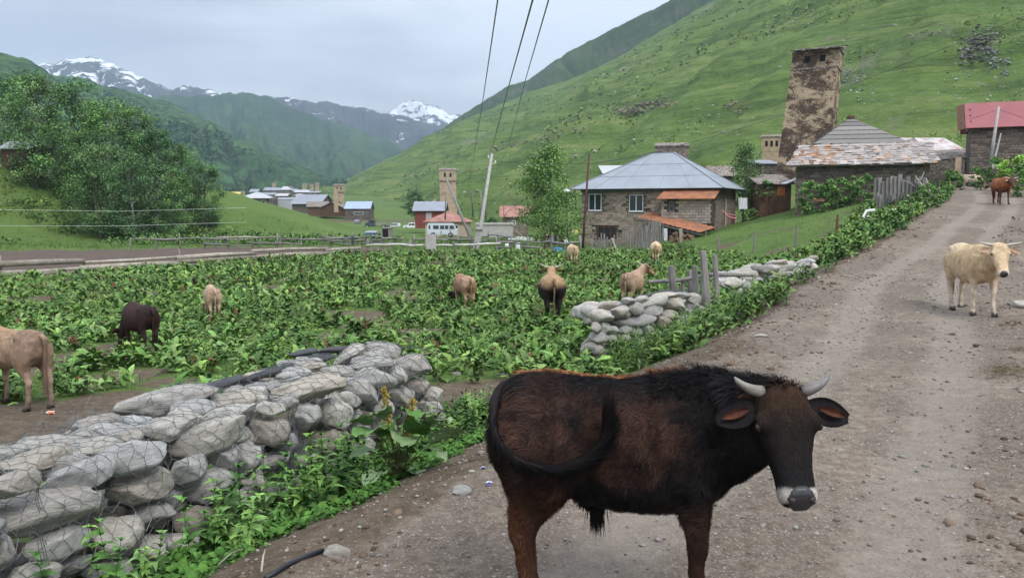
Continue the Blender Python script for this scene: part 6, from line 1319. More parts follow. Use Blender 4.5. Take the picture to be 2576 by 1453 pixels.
# shaggy hair of the coat
def fur(me, C, n, seed, head, parent, name='coat_hair'):
    me.calc_loop_triangles(); nt_ = len(me.loop_triangles); tri = np.empty(nt_ * 3, np.int32); me.loop_triangles.foreach_get('vertices', tri); tri = tri.reshape(-1, 3)
    co = np.empty(len(me.vertices) * 3, np.float32); me.vertices.foreach_get('co', co); co = co.reshape(-1, 3)
    a, b, c = co[tri[:, 0]], co[tri[:, 1]], co[tri[:, 2]]; nn = np.cross(b - a, c - a); ar = np.linalg.norm(nn, axis=1); nn /= ar[:, None] + 1e-9
    g = np.random.default_rng(seed); pk = g.choice(nt_, n, p=ar / ar.sum()); r1, r2 = g.random(n), g.random(n); r1s = np.sqrt(r1)
    p = a[pk] * (1 - r1s)[:, None] + b[pk] * (r1s * (1 - r2))[:, None] + c[pk] * (r1s * r2)[:, None]; N_ = nn[pk]; cc = C[tri[pk, 0]]
    P, hd_, s_h, n_h, LH = head; hl = p - np.array(P); ht = hl @ np.array(hd_) / LH; inh = (ht > -.05) & (np.linalg.norm(hl - np.outer(ht * LH, hd_), axis=1) < .19) & (ht < 1.1)
    sw = fbm(p[:, 0] * 5, p[:, 2] * 5 + p[:, 1] * 3, seed, 3); cl1 = fbm(p[:, 0] * 26, p[:, 2] * 26 + p[:, 1] * 26, seed + 4, 2); cl2 = fbm(p[:, 0] * 26 + 7, p[:, 2] * 26 - p[:, 1] * 26, seed + 6, 2); cl3 = fbm(p[:, 0] * 15 + 3, p[:, 2] * 9 - p[:, 1] * 12, seed + 8, 3)
    D = np.stack([-.75 - .9 * sw, .1 * sw, -.75 + .9 * fbm(p[:, 0] * 6 + 9, p[:, 2] * 6, seed + 1, 2)], 1)
    D += np.stack([cl1, cl1 * 0, cl2], 1) * 1.5
    D[inh] = np.array(hd_)[None] + g.normal(0, .25, (inh.sum(), 3))
    low = p[:, 2] < .5; D[low] = (0, 0, -1)
    D += g.normal(0, .28, D.shape); D -= N_ * (D * N_).sum(1)[:, None]; D /= np.linalg.norm(D, axis=1)[:, None] + 1e-9
    ln = g.uniform(.022, .046, n) * (.85 + .9 * np.clip(cl3, -.5, .8)); ln[inh] *= .35; ln[low] *= .45; ln[p[:, 2] < .2] *= .5
    mane = (p[:, 0] > .12) & (p[:, 2] > 1.07) & ~inh; ln[mane] *= 1.35
    lift = np.where(mane, .75, .30); lift[inh] = .12
    muz = inh & (ht > .8); ln[muz] *= .3
    sd = np.cross(N_, D); w = g.uniform(.0010, .0021, n)[:, None]
    t0 = p - sd * w; t1 = p + sd * w; mid = p + D * (ln * .55)[:, None] + N_ * (ln * lift * .7)[:, None]; tip = p + D * ln[:, None] + N_ * (ln * lift * .75)[:, None]
    m0 = mid - sd * w * .7; m1 = mid + sd * w * .7
    Vv = np.stack([t0, t1, m1, m0, tip], 1).reshape(-1, 3); k5 = (np.arange(n) * 5)[:, None]
    T = np.concatenate([k5 + np.array([[0, 1, 2]]), k5 + np.array([[0, 2, 3]]), k5 + np.array([[3, 2, 4]])], 0)
    br = (g.uniform(.6, 1.6, n) * np.clip(1 + 1.1 * cl3, .35, 1.9))[:, None]; Cc = np.repeat((cc * br)[:, None], 5, 1).reshape(-1, 3)
    return tag(link(name, np_mesh(name, Vv, T, FURM, Cc), parent), kind='stuff')
fur(bull_me, bull_C, 85000, 5, bh, bull)
# hair tuft hanging under the belly
m = MB(); rs = random.Random(9)
for i in range(260):
    x = -.13 * .88 + rs.gauss(0, .018); y = rs.gauss(0, .014); z = .50 + rs.uniform(-.03, .02); ln = rs.uniform(.05, .15)
    q = Vector((x + rs.gauss(0, .012), y + rs.gauss(0, .012), z - ln)); m.add([(x - .002, y, z), (x + .002, y, z), q], [(0, 1, 2)], (.012, .010, .010))
m.build('belly_tuft', FURM, bull)

tan_c = (.40, .27, .175); cream = (.62, .46, .29)
def place(u, v, d=None):
    p = ground_at(u, v) if d is None else at(u, v, d); return (p.x, p.y, gz(p.x, p.y))
UP = dict(poll=(.86, 0, 1.20), hdir=(.74, 0, -.67))
GR = dict(poll=(.90, .02, .50), hdir=(.35, .05, -.93))
cp = place(2440, 785)
build_cow('cow', 'cream cow with pale horns walking down the road towards us', cp, R(-94), H=1.28, wide=.92, poll=(.84, -.03, 1.13), hdir=(.55, -.10, -.83), swing=(.10, -.06, -.14, .12), voxel=.017, horns=.15, horn_len=.24,
          color=paint((.55, .40, .24), spots=(.64, .50, .34), leg=(.66, .55, .43), belly=(.58, .42, .28), mud=.25, muzzle=(.60, .48, .38), head=(.62, .46, .29)), fat=1.08, group='cows on the road')
lp = place(78, 1030); print('calf', lp)
build_cow('calf', 'tan calf seen from behind at the left edge, on bare soil', (lp[0] - .33, lp[1] + .20, lp[2]), R(156), H=1.10, **GR, swing=(.05, -.04, .02, -.13), voxel=.018, horns=0,
          color=paint((.33, .225, .155), spots=(.24, .165, .12), back=(.38, .235, .14), belly=(.30, .20, .14), leg=(.42, .31, .23), mud=.6), fat=.86, wide=.92, group='cattle grazing in the weedy field')
q = place(356, 884); build_cow('calf', 'very dark brown calf standing deep in the weeds at left', q, R(138), H=1.0, **GR, voxel=.024, horns=0, color=paint((.045, .024, .022), spots=(.030, .018, .017), mud=.2), fat=1.1, group='cattle grazing in the weedy field')
q = place(536, 806); build_cow('calf', 'pale beige calf grazing in the weeds right of the dark brown one', q, R(118), H=1.02, **GR, voxel=.026, horns=0, color=paint((.52, .38, .26), spots=(.38, .26, .18), mud=.3), fat=.85, wide=.9, group='cattle grazing in the weedy field')
q = place(1168, 777); build_cow('cow', 'brown cow with a dark muzzle grazing head down, seen from behind in mid field', q, R(112), H=1.15, **GR, voxel=.024, horns=0, color=paint((.34, .20, .13), spots=(.42, .28, .19), head=(.05, .035, .03), leg=(.45, .32, .23), mud=.2), fat=.95, group='cattle grazing in the weedy field')
q = place(1389, 806); build_cow('bull', 'horned bull with ginger back and black hindquarters walking away in mid field', q, R(91), H=1.38, poll=(.82, -.03, 1.22), hdir=(.88, 0, -.47), voxel=.021, horns=.9, horn_len=.26,
          color=paint((.38, .245, .145), rear=(.022, .016, .014), spots=None, mud=0), fat=1.15, wide=1.08, swing=(.04, -.05, -.06, .05), male=True, group='cattle grazing in the weedy field')
q = place(1590, 775); build_cow('cow', 'dusty tan horned cow looking right behind the second stone wall', q, R(64), H=1.22, poll=(.84, -.10, 1.26), hdir=(.72, -.42, -.52), voxel=.022, horns=.9, horn_len=.20,
          color=paint((.40, .27, .19), spots=(.30, .195, .14), mud=.2, head=(.38, .23, .15)), fat=1.1, group='cattle grazing in the weedy field')
q = place(1440, 668); build_cow('cow', 'pale cream cow seen from behind near the broken picket gate', q, R(96), H=1.22, **GR, voxel=.03, horns=0, color=paint((.60, .46, .30), spots=(.50, .34, .21), mud=.15), fat=1.05, group='cattle grazing in the weedy field')
q = place(1649, 662); build_cow('cow', 'sandy cream cow with a heavy belly in front of the woodpile lean-to', q, R(80), H=1.30, **GR, voxel=.03, horns=0, color=paint((.58, .42, .24), spots=(.66, .52, .34), mud=.15), fat=1.22, group='cattle grazing in the weedy field')
q = place(2516, 514); build_cow('cow', 'red brown cow with dark legs walking down the far end of the road', q, R(-101), H=1.33, poll=(.88, .05, 1.04), hdir=(.72, 0, -.69), voxel=.025, horns=.4, color=paint((.30, .105, .045), belly=(.12, .045, .025), head=(.09, .04, .025), leg=(.10, .045, .03), mud=.1), fat=1.08, swing=(.12, -.08, -.12, .1), group='cows on the road')
q = place(2442, 477); build_cow('cow', 'off-white cow grazing along the verge in front of the red roofed building', q, R(-8), H=1.15, **GR, voxel=.03, horns=0, color=paint((.60, .48, .38), spots=(.50, .38, .29), mud=.2), group='cows on the road')
q = place(2402, 470); build_cow('calf', 'small black calf beside the off-white cow at the top of the road', q, R(150), H=1.02, **GR, voxel=.032, horns=0, color=paint((.014, .014, .015), mud=0), group='cows on the road')
# ============================================================ poles and wires
def pole(name, label, pts, rad, mat, cat='pole', n=8, sides=None):
    root = empty(name, pts[0], 0, label, cat); m = MB(); m.tube(pts, rad, n); built(m, 'shaft', mat, root, True); return root
pz = at(1197, 636, 63.5); pb0 = Vector((pz.x, pz.y, gz(pz.x, pz.y) - .3))
cpole = pole('utility_pole', 'leaning pale concrete utility pole bolted to a thick concrete stub', [pb0 + Vector((.15, .2, 0)), at(1207, 585, 63.6), at(1238, 385, 63.6)], [.17, .15, .10], CONC)
m = MB(); t_ = at(1207, 575, 63.3); w_ = .34; m.beam(pb0 + Vector((-.05, 0, 0)), t_, .50, .40); built(m, 'stub', CONC, cpole)
m = MB(); m.beam(at(1187, 577, 63.2), at(1214, 577, 63.2), .3, .12); built(m, 'clamp', HORN_DARK, cpole)
for du, v in ((-8, 397), (9, 410), (0, 392)):
    m = MB(); p = at(1237 + du, v, 63.6); m.tube([p, p + Vector((0, 0, .22))], .06, 6); m.beam(at(1237, v + 3, 63.6), p, .03); built(m, 'insulator', FRAME, cpole)
pole('pole_brace', 'slanting dark wooden brace pole in front of the middle tower', [Vector((at(1196, 600, 64.5).x, 64.5, gz(at(1196, 600, 64.5).x, 64.5) - .2)), at(1122, 448, 66)], [.13, .09], WOODG, 'pole')
pole('steel_pole', 'thin rust red steel pole standing before the stone house', [Vector((at(1466, 612, 63).x, 63, gz(at(1466, 612, 63).x, 63) - .2)), at(1470, 560, 63), at(1482, 388, 63)], [.10, .085, .07], plain('rusty_steel', (.085, .030, .026), .7, .3))
lp_ = pole('street_lamp', 'small street lamp with a curved arm behind the concrete pole', [at(1190, 545, 112), at(1187, 484, 112), at(1182, 480, 112), at(1170, 482, 112)], [.12, .09, .07, .05], WOODG, 'lamp')
m = MB(); m.tube([at(1172, 483, 112), at(1164, 484, 112)], [.16, .1], 6); built(m, 'lamp_head', CONC, lp_)
l2 = pole('street_lamp', 'street lamp with a round white shade left of the stone house', [at(1428, 600, 66), at(1425, 482, 66)], [.05, .04], WOODG, 'lamp')
LAMP2 = (l2, at(1425, 479, 66))
for u, vt, lab in ((1208, 478, 'left one of two thin grey poles behind the concrete pole'), (1222, 470, 'right one of two thin grey poles behind the concrete pole'), (1120, 482, 'thin pole by the red boarded shed')):
    pole('pole', lab, [at(u, 552, 125), at(u + 2, vt, 125)], [.12, .09], WOODG)
rp = pole('utility_pole', 'pale wooden pole with a strut before the red roofed building', [at(2490, 430, 58), at(2500, 350, 58), at(2513, 268, 58)], [.13, .11, .08], CONC)
m = MB(); m.tube([at(2496, 425, 57.6), at(2518, 335, 57.9)], [.08, .05], 6); built(m, 'strut', CONC, rp)
WIREM = plain('cable', (.055, .06, .065), .6); WIREP = plain('line_wire', (.18, .19, .21), .5)
def cable(pts, r, label, mat=WIREM, sag=0, n=24):
    P = [Vector(p) for p in pts]; out_ = []
    for i in range(len(P) - 1):
        for k in range(n):
            t = k / n; q = P[i].lerp(P[i + 1], t); q.z -= sag * 4 * t * (1 - t); out_.append(q)
    out_.append(P[-1]); m = MB(); m.tube(out_, r, 5, False); return tag(m.build('cable', mat, smooth=True), label, 'cable')
cable([at(1262, -90, 12), at(1252, 0, 16), at(1215, 250, 32), at(1190, 400, 62), at(1172, 500, 125)], .016, 'left of three power lines sweeping down from overhead', WIREP, n=16)
cable([at(1362, -90, 12), at(1340, 0, 16), at(1280, 215, 30), at(1233, 392, 63.6)], .02, 'middle power line running down to the concrete pole', WIREP, n=16)
cable([at(1404, -90, 12), at(1380, 0, 16), at(1322, 200, 32), at(1278, 370, 62), at(1226, 472, 125)], .016, 'right of three power lines sweeping down from overhead', WIREP, n=16)
cable([at(1482, 412, 63), at(1610, 392, 70), at(1840, 330, 88), at(1985, 285, 96), at(2150, 210, 98), at(2400, 112, 92), at(2600, 32, 84)], .035, 'black cable crossing the hillside behind the tower', WIREM)
cable([at(1238, 404, 63.6), at(1482, 410, 63)], .018, 'sagging cable from the concrete pole to the rust red pole', WIREM, sag=.15)
cable([at(-60, 526, 40), at(300, 531, 40), at(620, 522, 44)], .006, 'upper of two white fence wires at left', FRAME); cable([at(-60, 567, 40), at(300, 568, 40), at(620, 558, 44)], .006, 'lower of two white fence wires at left', FRAME)
cable([at(2440, 300, 62), at(2513, 275, 58)], .015, 'thin cable from the red roof to the pale pole'); cable([at(2513, 275, 58), at(2640, 320, 58)], .015, 'thin cable running right from the pale pole')
bp_ = [ground_at(668, 1460), ground_at(730, 1422), ground_at(812, 1390)]; m = MB(); m.tube([Vector(q) + Vector((0, 0, .015)) for q in bp_], .014, 10); tag(m.build('pipe', plain('black_plastic', (.02, .022, .028), .4), smooth=True), 'black plastic pipe sticking out of the soil at the bottom edge', 'pipe')

# ============================================================ fences
rs = random.Random(31)
def log(parent, a, b, r, mat=WOODP, name='rail', bend=.03):
    m = MB(); mid = (Vector(a) + Vector(b)) / 2 + Vector((rs.uniform(-bend, bend), rs.uniform(-bend, bend), rs.uniform(-bend, bend))) * 2; m.tube([a, mid, b], [r * rs.uniform(.8, 1.1), r, r * rs.uniform(.6, 1.0)], 8); o = built(m, name, mat, parent, True); return o
def G3(x, y, h=0): return Vector((x, y, gz(x, y) + h))
def railfence(label, us, d0, d1, n, rails, mat=WOODP, hpost=.9):
    (u0, v0), (u1, v1) = us; root = empty('rail_fence', G3(at(u0, v0, d0).x, d0), 0, label, 'fence')
    pts = []
    for i in range(n + 1): t = i / n; d = d0 + (d1 - d0) * t; pts.append(Vector((at(u0 + (u1 - u0) * t, 600, d).x, d, 0)))
    for i, p in enumerate(pts):
        h = hpost * rs.uniform(.8, 1.25); log(root, G3(p.x, p.y, -.2), G3(p.x + rs.uniform(-.05, .05), p.y, h), rs.uniform(.05, .075), WOODG, 'post')
        if i < n:
            q = pts[i + 1]
            for hh, pr in rails:
                if rs.random() < pr: e = rs.uniform(-.15, .3); dirn = (q - p).normalized(); a_ = p - dirn * e; b_ = q + dirn * e; log(root, G3(a_.x, a_.y - .08, hh + rs.uniform(-.08, .08)), G3(b_.x, b_.y - .08, hh + rs.uniform(-.08, .08)), rs.uniform(.05, .085), mat)
    return root
F1 = [(at(-80, 700, 35.5).x, 35.5), (at(0, 700, 37.2).x, 37.2), (at(210, 690, 40).x, 40), (at(450, 672, 44.5).x, 44.5), (at(640, 655, 49).x, 49), (at(820, 640, 54).x, 54), (at(905, 634, 57).x, 57)]
fr = empty('log_fence', G3(*F1[2]), 0, 'long low fence of peeled logs on short posts between field and ploughed plot', 'fence')
for i in range(len(F1) - 1):
    (x0, y0), (x1, y1) = F1[i], F1[i + 1]; L_ = math.hypot(x1 - x0, y1 - y0); nseg = max(1, int(L_ / 2.6))
    for k in range(nseg + 1):
        t = k / nseg; x, y = x0 + (x1 - x0) * t, y0 + (y1 - y0) * t; h = rs.choice([.55, .7, .95]); log(fr, G3(x, y + .1, -.2), G3(x, y + .1, h), rs.uniform(.05, .08), WOODG, 'post')
    nr2 = max(1, int(round(L_ / 5.0)))
    for hh in (.46, .24, .05):
        for k in range(nr2):
            if hh == .46 and i == 0 and rs.random() < .3: continue
            t0, t1 = k / nr2 - .02, (k + 1) / nr2 + .03; j_ = rs.uniform(-.08, .1); r_ = rs.uniform(.085, .15) if hh != .05 else rs.uniform(.08, .13)
            log(fr, G3(x0 + (x1 - x0) * t0, y0 + (y1 - y0) * t0 - .1, hh + j_), G3(x0 + (x1 - x0) * t1, y0 + (y1 - y0) * t1 - .1, hh + j_ + rs.uniform(-.08, .08)), r_, WOODP)
railfence('white painted rail fence left of the concrete pole', ((925, 630), (1250, 632)), 56.5, 58.5, 6, ((.62, 1.0),), plain('white_rail', (.58, .56, .53), .8))
railfence('grey pole fence on the far side of the ploughed plot', ((330, 640), (880, 620)), 63, 66, 9, ((.75, .8), (.35, .35)), WOODG, .95)
railfence('pale rail fence across the meadow below the grass bank', ((545, 620), (705, 622)), 69, 70, 3, ((.85, 1.0),), WOODP, .8)
railfence('tangled grey rail fence by the blue hut', ((815, 595), (960, 602)), 72, 72, 6, ((.8, 1), (.5, 1), (.25, .8)), WOODG, 1.0)
railfence('thin grey fence behind the white rails', ((960, 600), (1180, 612)), 66, 63, 8, ((.7, .8), (.35, .6)), WOODG, 1.0)
railfence('brown rail fence between concrete pole and picket gate', ((1250, 632), (1460, 628)), 59, 58, 6, ((.75, .9), (.4, .6)), WOODG, 1.1)
railfence('weathered fence in front of the cluttered yard', ((1110, 605), (1300, 610)), 78, 74, 8, ((.8, .9), (.4, .8)), WOODG, 1.1)
# pickets
def pickets(label, u0, u1, d0, d1, n, h, name='picket_fence', mat=WOODG, w=.10, rail=True, cat='fence', jit_=.2):
    p0 = at(u0, 600, d0); p1 = at(u1, 600, d1); a_ = Vector((p0.x, p0.y, 0)); b_ = Vector((p1.x, p1.y, 0)); root = empty(name, G3(a_.x, a_.y), 0, label, cat)
    for i in range(n):
        q = a_.lerp(b_, i / max(1, n - 1)); hh = h * rs.uniform(1 - jit_, 1 + jit_); ln = rs.uniform(-.06, .06); m = MB(); m.beam(G3(q.x, q.y, -.1), G3(q.x + ln, q.y, hh), w * rs.uniform(.7, 1.2), .03); built(m, 'picket', mat, root)
    if rail:
        for hh in (h * .35, h * .75): m = MB(); m.beam(G3(a_.x, a_.y + .05, hh), G3(b_.x, b_.y + .05, hh), .05, .08); built(m, 'rail', mat, root)
    return root
pickets('broken grey picket gate before the low window of the stone house', 1490, 1552, 60.5, 60.2, 9, 1.15); pickets('tall ragged picket fence in front of the woodshed', 1604, 1662, 60.5, 60, 15, 1.75, w=.13, jit_=.18)
pickets('short picket fence piece against the stone house wall', 1560, 1606, 62, 61.5, 8, 1.3)
for u, v0, v1, d, lab, r_ in ((1388, 640, 588, 59, 'pale birch log post beside the brown rail fence', .11), (1402, 636, 592, 59, 'thin grey post beside the pale birch log post', .06), (1370, 636, 585, 60, 'dark red wooden post left of the birch log', .07)):
    p = at(u, v0, d); m = MB(); m.tube([G3(p.x, d, -.2), at(u + 1, v1, d)], r_, 7); tag(m.build('post', {'pale': WOODP, 'thin': WOODG, 'dark': WOODB}[lab.split()[0]]), lab, 'post')
m = MB(); m.beam(G3(at(1552, 640, 59.5).x, 59.5, -.1), at(1540, 598, 60), .12, .05); tag(m.build('plank', WOODP), 'pale plank propped against the picket gate', 'plank')
m = MB(); p = at(1084, 640, 57); m.box(G3(p.x, 57, .75), (.75, .06, 1.3)); tag(m.build('board_panel', CONC), 'grey upright board panel standing in the white rail fence', 'panel')
# stakes by the second wall
st = empty('stake_fence', G3(6.0, 15.6), 0, 'grey weathered stakes with a cross pole between the two far stone walls', 'fence')
for u, v0, u1, v1, w, d in ((1703, 745, 1688, 668, 24, 16.2), (1740, 745, 1735, 680, 18, 16.6), (1755, 755, 1747, 668, 20, 15.9), (1782, 758, 1768, 630, 24, 15.6), (1806, 740, 1798, 640, 17, 16.0), (1724, 742, 1718, 702, 14, 16.4)):
    b_ = at(u, v0, d); b_.z = min(b_.z, gz(b_.x, b_.y)) - .1; t_ = at(u1, v1, d); m = MB(); m.tube([b_, (b_ + t_) / 2 + Vector((.01, 0, 0)), t_], [w / 2 / F_PX * d, w / 2 / F_PX * d * .95, w / 2 / F_PX * d * .7], 7); built(m, 'stake', WOODG, st)
m = MB(); m.tube([at(1632, 708, 16.5), at(1700, 706, 16.4), at(1790, 690, 16.2), at(1900, 692, 16.6)], [.035, .045, .045, .035], 7); built(m, 'cross_pole', WOODG, st)
# wire fence posts on the lawn
wf = empty('post_fence', G3(20, 46), 0, 'line of thin posts along the lawn edge right of the stone house', 'fence')
for u, vt, vb, d in ((1806, 575, 612, 50), (1897, 556, 606, 45), (2001, 546, 598, 42), (2103, 536, 588, 39.5)):
    p = at(u, vb, d); m = MB(); m.tube([G3(p.x, d, -.1), Vector((p.x + .05, d, gz(p.x, d) + (vb - vt) / F_PX * d * 1.05))], .06, 6); built(m, 'post', WOODB if u > 2100 else WOODG, wf)
# plank fence with leaning timbers beside the upper road
pf = empty('plank_fence', G3(at(2205, 520, 46).x, 46), 0, 'patched grey plank fence leaning beside the upper road', 'fence')
for r2, (va, vb_, d, n) in enumerate(((488, 545, 44.5, 15), (432, 490, 50, 13))):
    for i in range(n):
        u = 2204 + (2318 - 2204) * (i + .5) / n if r2 == 0 else 2198 + (2330 - 2198) * (i + .5) / n; w = (114 / n if r2 == 0 else 132 / n) * .93 / F_PX * d; m = MB(); p0 = at(u, vb_, d - i * .12); p1 = at(u + 1, va + (rs.uniform(-5, 14) if r2 == 0 else rs.uniform(2, 24)), d - i * .12); m.beam(p0 - Vector((0, 0, .35)), p1, w, .04); built(m, 'plank', WOODG, pf)
lt = empty('timber_stack', G3(at(2320, 525, 43).x, 43), 0, 'bleached forked timbers leaning against the end of the plank fence', 'timber')
for u0, v0, u1, v1, r_ in ((2352, 522, 2302, 442, .09), (2338, 528, 2310, 450, .11), (2322, 530, 2312, 470, .12), (2345, 516, 2330, 448, .06), (2360, 515, 2322, 462, .06), (2300, 468, 2270, 452, .04), (2308, 462, 2325, 432, .045), (2333, 525, 2318, 480, .10)):
    m = MB(); m.tube([at(u0, v0, 42.5), at((u0 + u1) / 2 + 2, (v0 + v1) / 2, 42.6), at(u1, v1, 43)], [r_, r_ * .85, r_ * .5], 7); built(m, 'timber', WOODP if r_ > .05 else WOODG, lt)
for u, vt, vb, lab in ((2361, 450, 515, 'dark gate post right of the leaning timbers'), (2300, 462, 530, 'dark gate post left of the leaning timbers')):
    m = MB(); m.tube([at(u - 2, vb + 8, 43.5), at(u, vt, 43.5)], .10, 7); tag(m.build('gate_post', plain('dark_post', (.07, .068, .06), .9)), lab, 'post')
# white sledge
sg = empty('sledge', G3(at(2215, 560, 40).x, 40), 0, 'white weathered wooden sledge lying by the plank fence', 'sledge')
for pts in ([(2262, 526), (2245, 528), (2236, 545), (2222, 552), (2178, 552), (2172, 545), (2180, 530), (2200, 528)],):
    P_ = [at(u, v, 39.5 + .02 * i) for i, (u, v) in enumerate(pts)]; m = MB(); m.tube(P_, .075, 7); built(m, 'frame', FRAME, sg, True)
m = MB(); m.beam(at(2182, 542, 39.2), at(2212, 572, 38.6), .12, .06); o = built(m, 'runner', plain('pinkish_paint', (.5, .36, .35), .8), sg); m = MB(); m.beam(at(2176, 558, 39.6), at(2236, 556, 39.6), .35, .10); built(m, 'bed', WOODG, sg)

# ============================================================ vehicles
CARW = MT('white_car_paint', .3, .5).col((.68, .70, .72)).m; CARD = MT('dark_truck_paint', .5, .4).col((.05, .06, .08)).m; TYRE = plain('tyre', (.02, .02, .02), .9)
def prism(m, prof, w, bev=.06):
    """side profile (x, z) given width w, sides drawn in slightly towards the top"""
    n = len(prof); zmax = max(z for _, z in prof); L_ = [Vector((x, -w / 2 * (1 - .10 * max(0, z - .9) / max(.1, zmax - .9)), z)) for x, z in prof]; R_ = [Vector((p.x, -p.y, p.z)) for p in L_]
    m.add(L_ + R_, [tuple(range(n)), tuple(range(n, 2 * n))[::-1]] + [(i, i + n, (i + 1) % n + n, (i + 1) % n) for i in range(n)])
def wheels(root, xs, w, r):
    for x in xs:
        for sg_ in (-1, 1):
            m = MB(); m.tube([(x, sg_ * (w / 2 - .12), r), (x, sg_ * (w / 2 + .02), r)], r, 16); wh = m.build('wheel', TYRE, root); m = MB(); m.tube([(x, sg_ * (w / 2 + .02), r), (x, sg_ * (w / 2 + .035), r)], r * .55, 10); m.build('rim', CONC, wh)
def vehicle(name, label, cat, pos, rz, prof, w, wx, wr, wins, mat=CARW, s=1):
    root = empty(name, pos, rz, label, cat); root.scale = (s, s, s); m = MB(); prism(m, prof, w); m.build('body', mat, root); wheels(root, wx, w, wr)
    for x0, x1, z0, z1, sl in wins:
        for sg_ in (-1, 1):
            def yy(z): zmax = max(z_ for _, z_ in prof); return sg_ * (w / 2 * (1 - .10 * max(0, z - .9) / max(.1, zmax - .9)) + .008)
            m = MB(); q = [Vector((x0, yy(z0), z0)), Vector((x1, yy(z0), z0)), Vector((x1 - (sl if sl > 0 else 0), yy(z1), z1)), Vector((x0 - (sl if sl < 0 else 0), yy(z1), z1))]; m.add(q + [p - Vector((0, sg_ * .02, 0)) for p in q], [(0, 1, 2, 3), (7, 6, 5, 4), (0, 4, 5, 1), (1, 5, 6, 2), (2, 6, 7, 3), (3, 7, 4, 0)]); m.build('window', GLASS, root)
    return root
def vp(u, v, d): p = at(u, v, d); return (p.x, p.y, p.z)
vehicle('van', 'pale grey round-fronted minibus parked by the cream house', 'van', vp(1113, 596, 119), 0, [(-2.1, .35), (-2.15, .9), (-2.12, 1.75), (-2.0, 2.02), (1.35, 2.02), (1.7, 1.85), (1.95, 1.2), (2.2, 1.05), (2.25, .4)], 1.9, (-1.25, 1.25), .36, ((-1.9, -1.65, 1.2, 1.75, 0), (-1.25, -.45, 1.2, 1.72, 0), (-.25, .35, 1.2, 1.72, 0), (.45, .95, 1.2, 1.72, 0), (1.1, 1.85, 1.2, 1.72, .2)), s=1.02, mat=MT('van_paint', .35, .5).col((.52, .57, .62)).m)
suv = [(-2.0, .45), (-2.05, 1.05), (-1.9, 1.75), (.35, 1.78), (.85, 1.15), (1.95, 1.02), (2.05, .5)]
vehicle('parked_car', 'white off-road car with dark grille, right of the flatbed truck', 'car', vp(1034, 577, 196), math.pi * 1.06, suv, 1.75, (-1.3, 1.3), .38, ((-1.75, -1.0, 1.1, 1.6, 0), (-.85, -.1, 1.1, 1.6, 0), (0, .75, 1.1, 1.6, .35)), s=.95)
vehicle('parked_car', 'smaller white off-road car between the truck and the other white car', 'car', vp(991, 574, 200), math.pi * .88, suv, 1.75, (-1.3, 1.3), .38, ((-1.75, -1.0, 1.1, 1.6, 0), (-.85, -.1, 1.1, 1.6, 0), (0, .75, 1.1, 1.6, .35)), s=.75)
tk = vehicle('truck', 'dark old flatbed truck parked on the dirt track', 'truck', vp(932, 573, 200), math.pi, [(-1.2, .6), (-1.2, 2.1), (.2, 2.15), (.45, 1.5), (1.2, 1.35), (1.3, .6)], 2.0, (.75, -3.6), .45, ((-.95, -.1, 1.4, 1.95, 0),), CARD, s=.95)
m = MB(); m.box((-3.2, 0, 1.0), (3.8, 2.1, .35)); m.build('flatbed', WOODG, tk)
vehicle('parked_car', 'small grey car far left of the flatbed truck', 'car', vp(900, 565, 212), math.pi * .5, [(-1.6, .4), (-1.6, 1.0), (-1.2, 1.55), (.5, 1.55), (.9, 1.0), (1.6, .9), (1.65, .4)], 1.6, (-1, 1), .33, ((-1.1, -.2, 1.05, 1.45, 0), (-.1, .7, 1.05, 1.45, .2)), MT('grey_car_paint', .4, .5).col((.18, .19, .21)).m, s=.9)
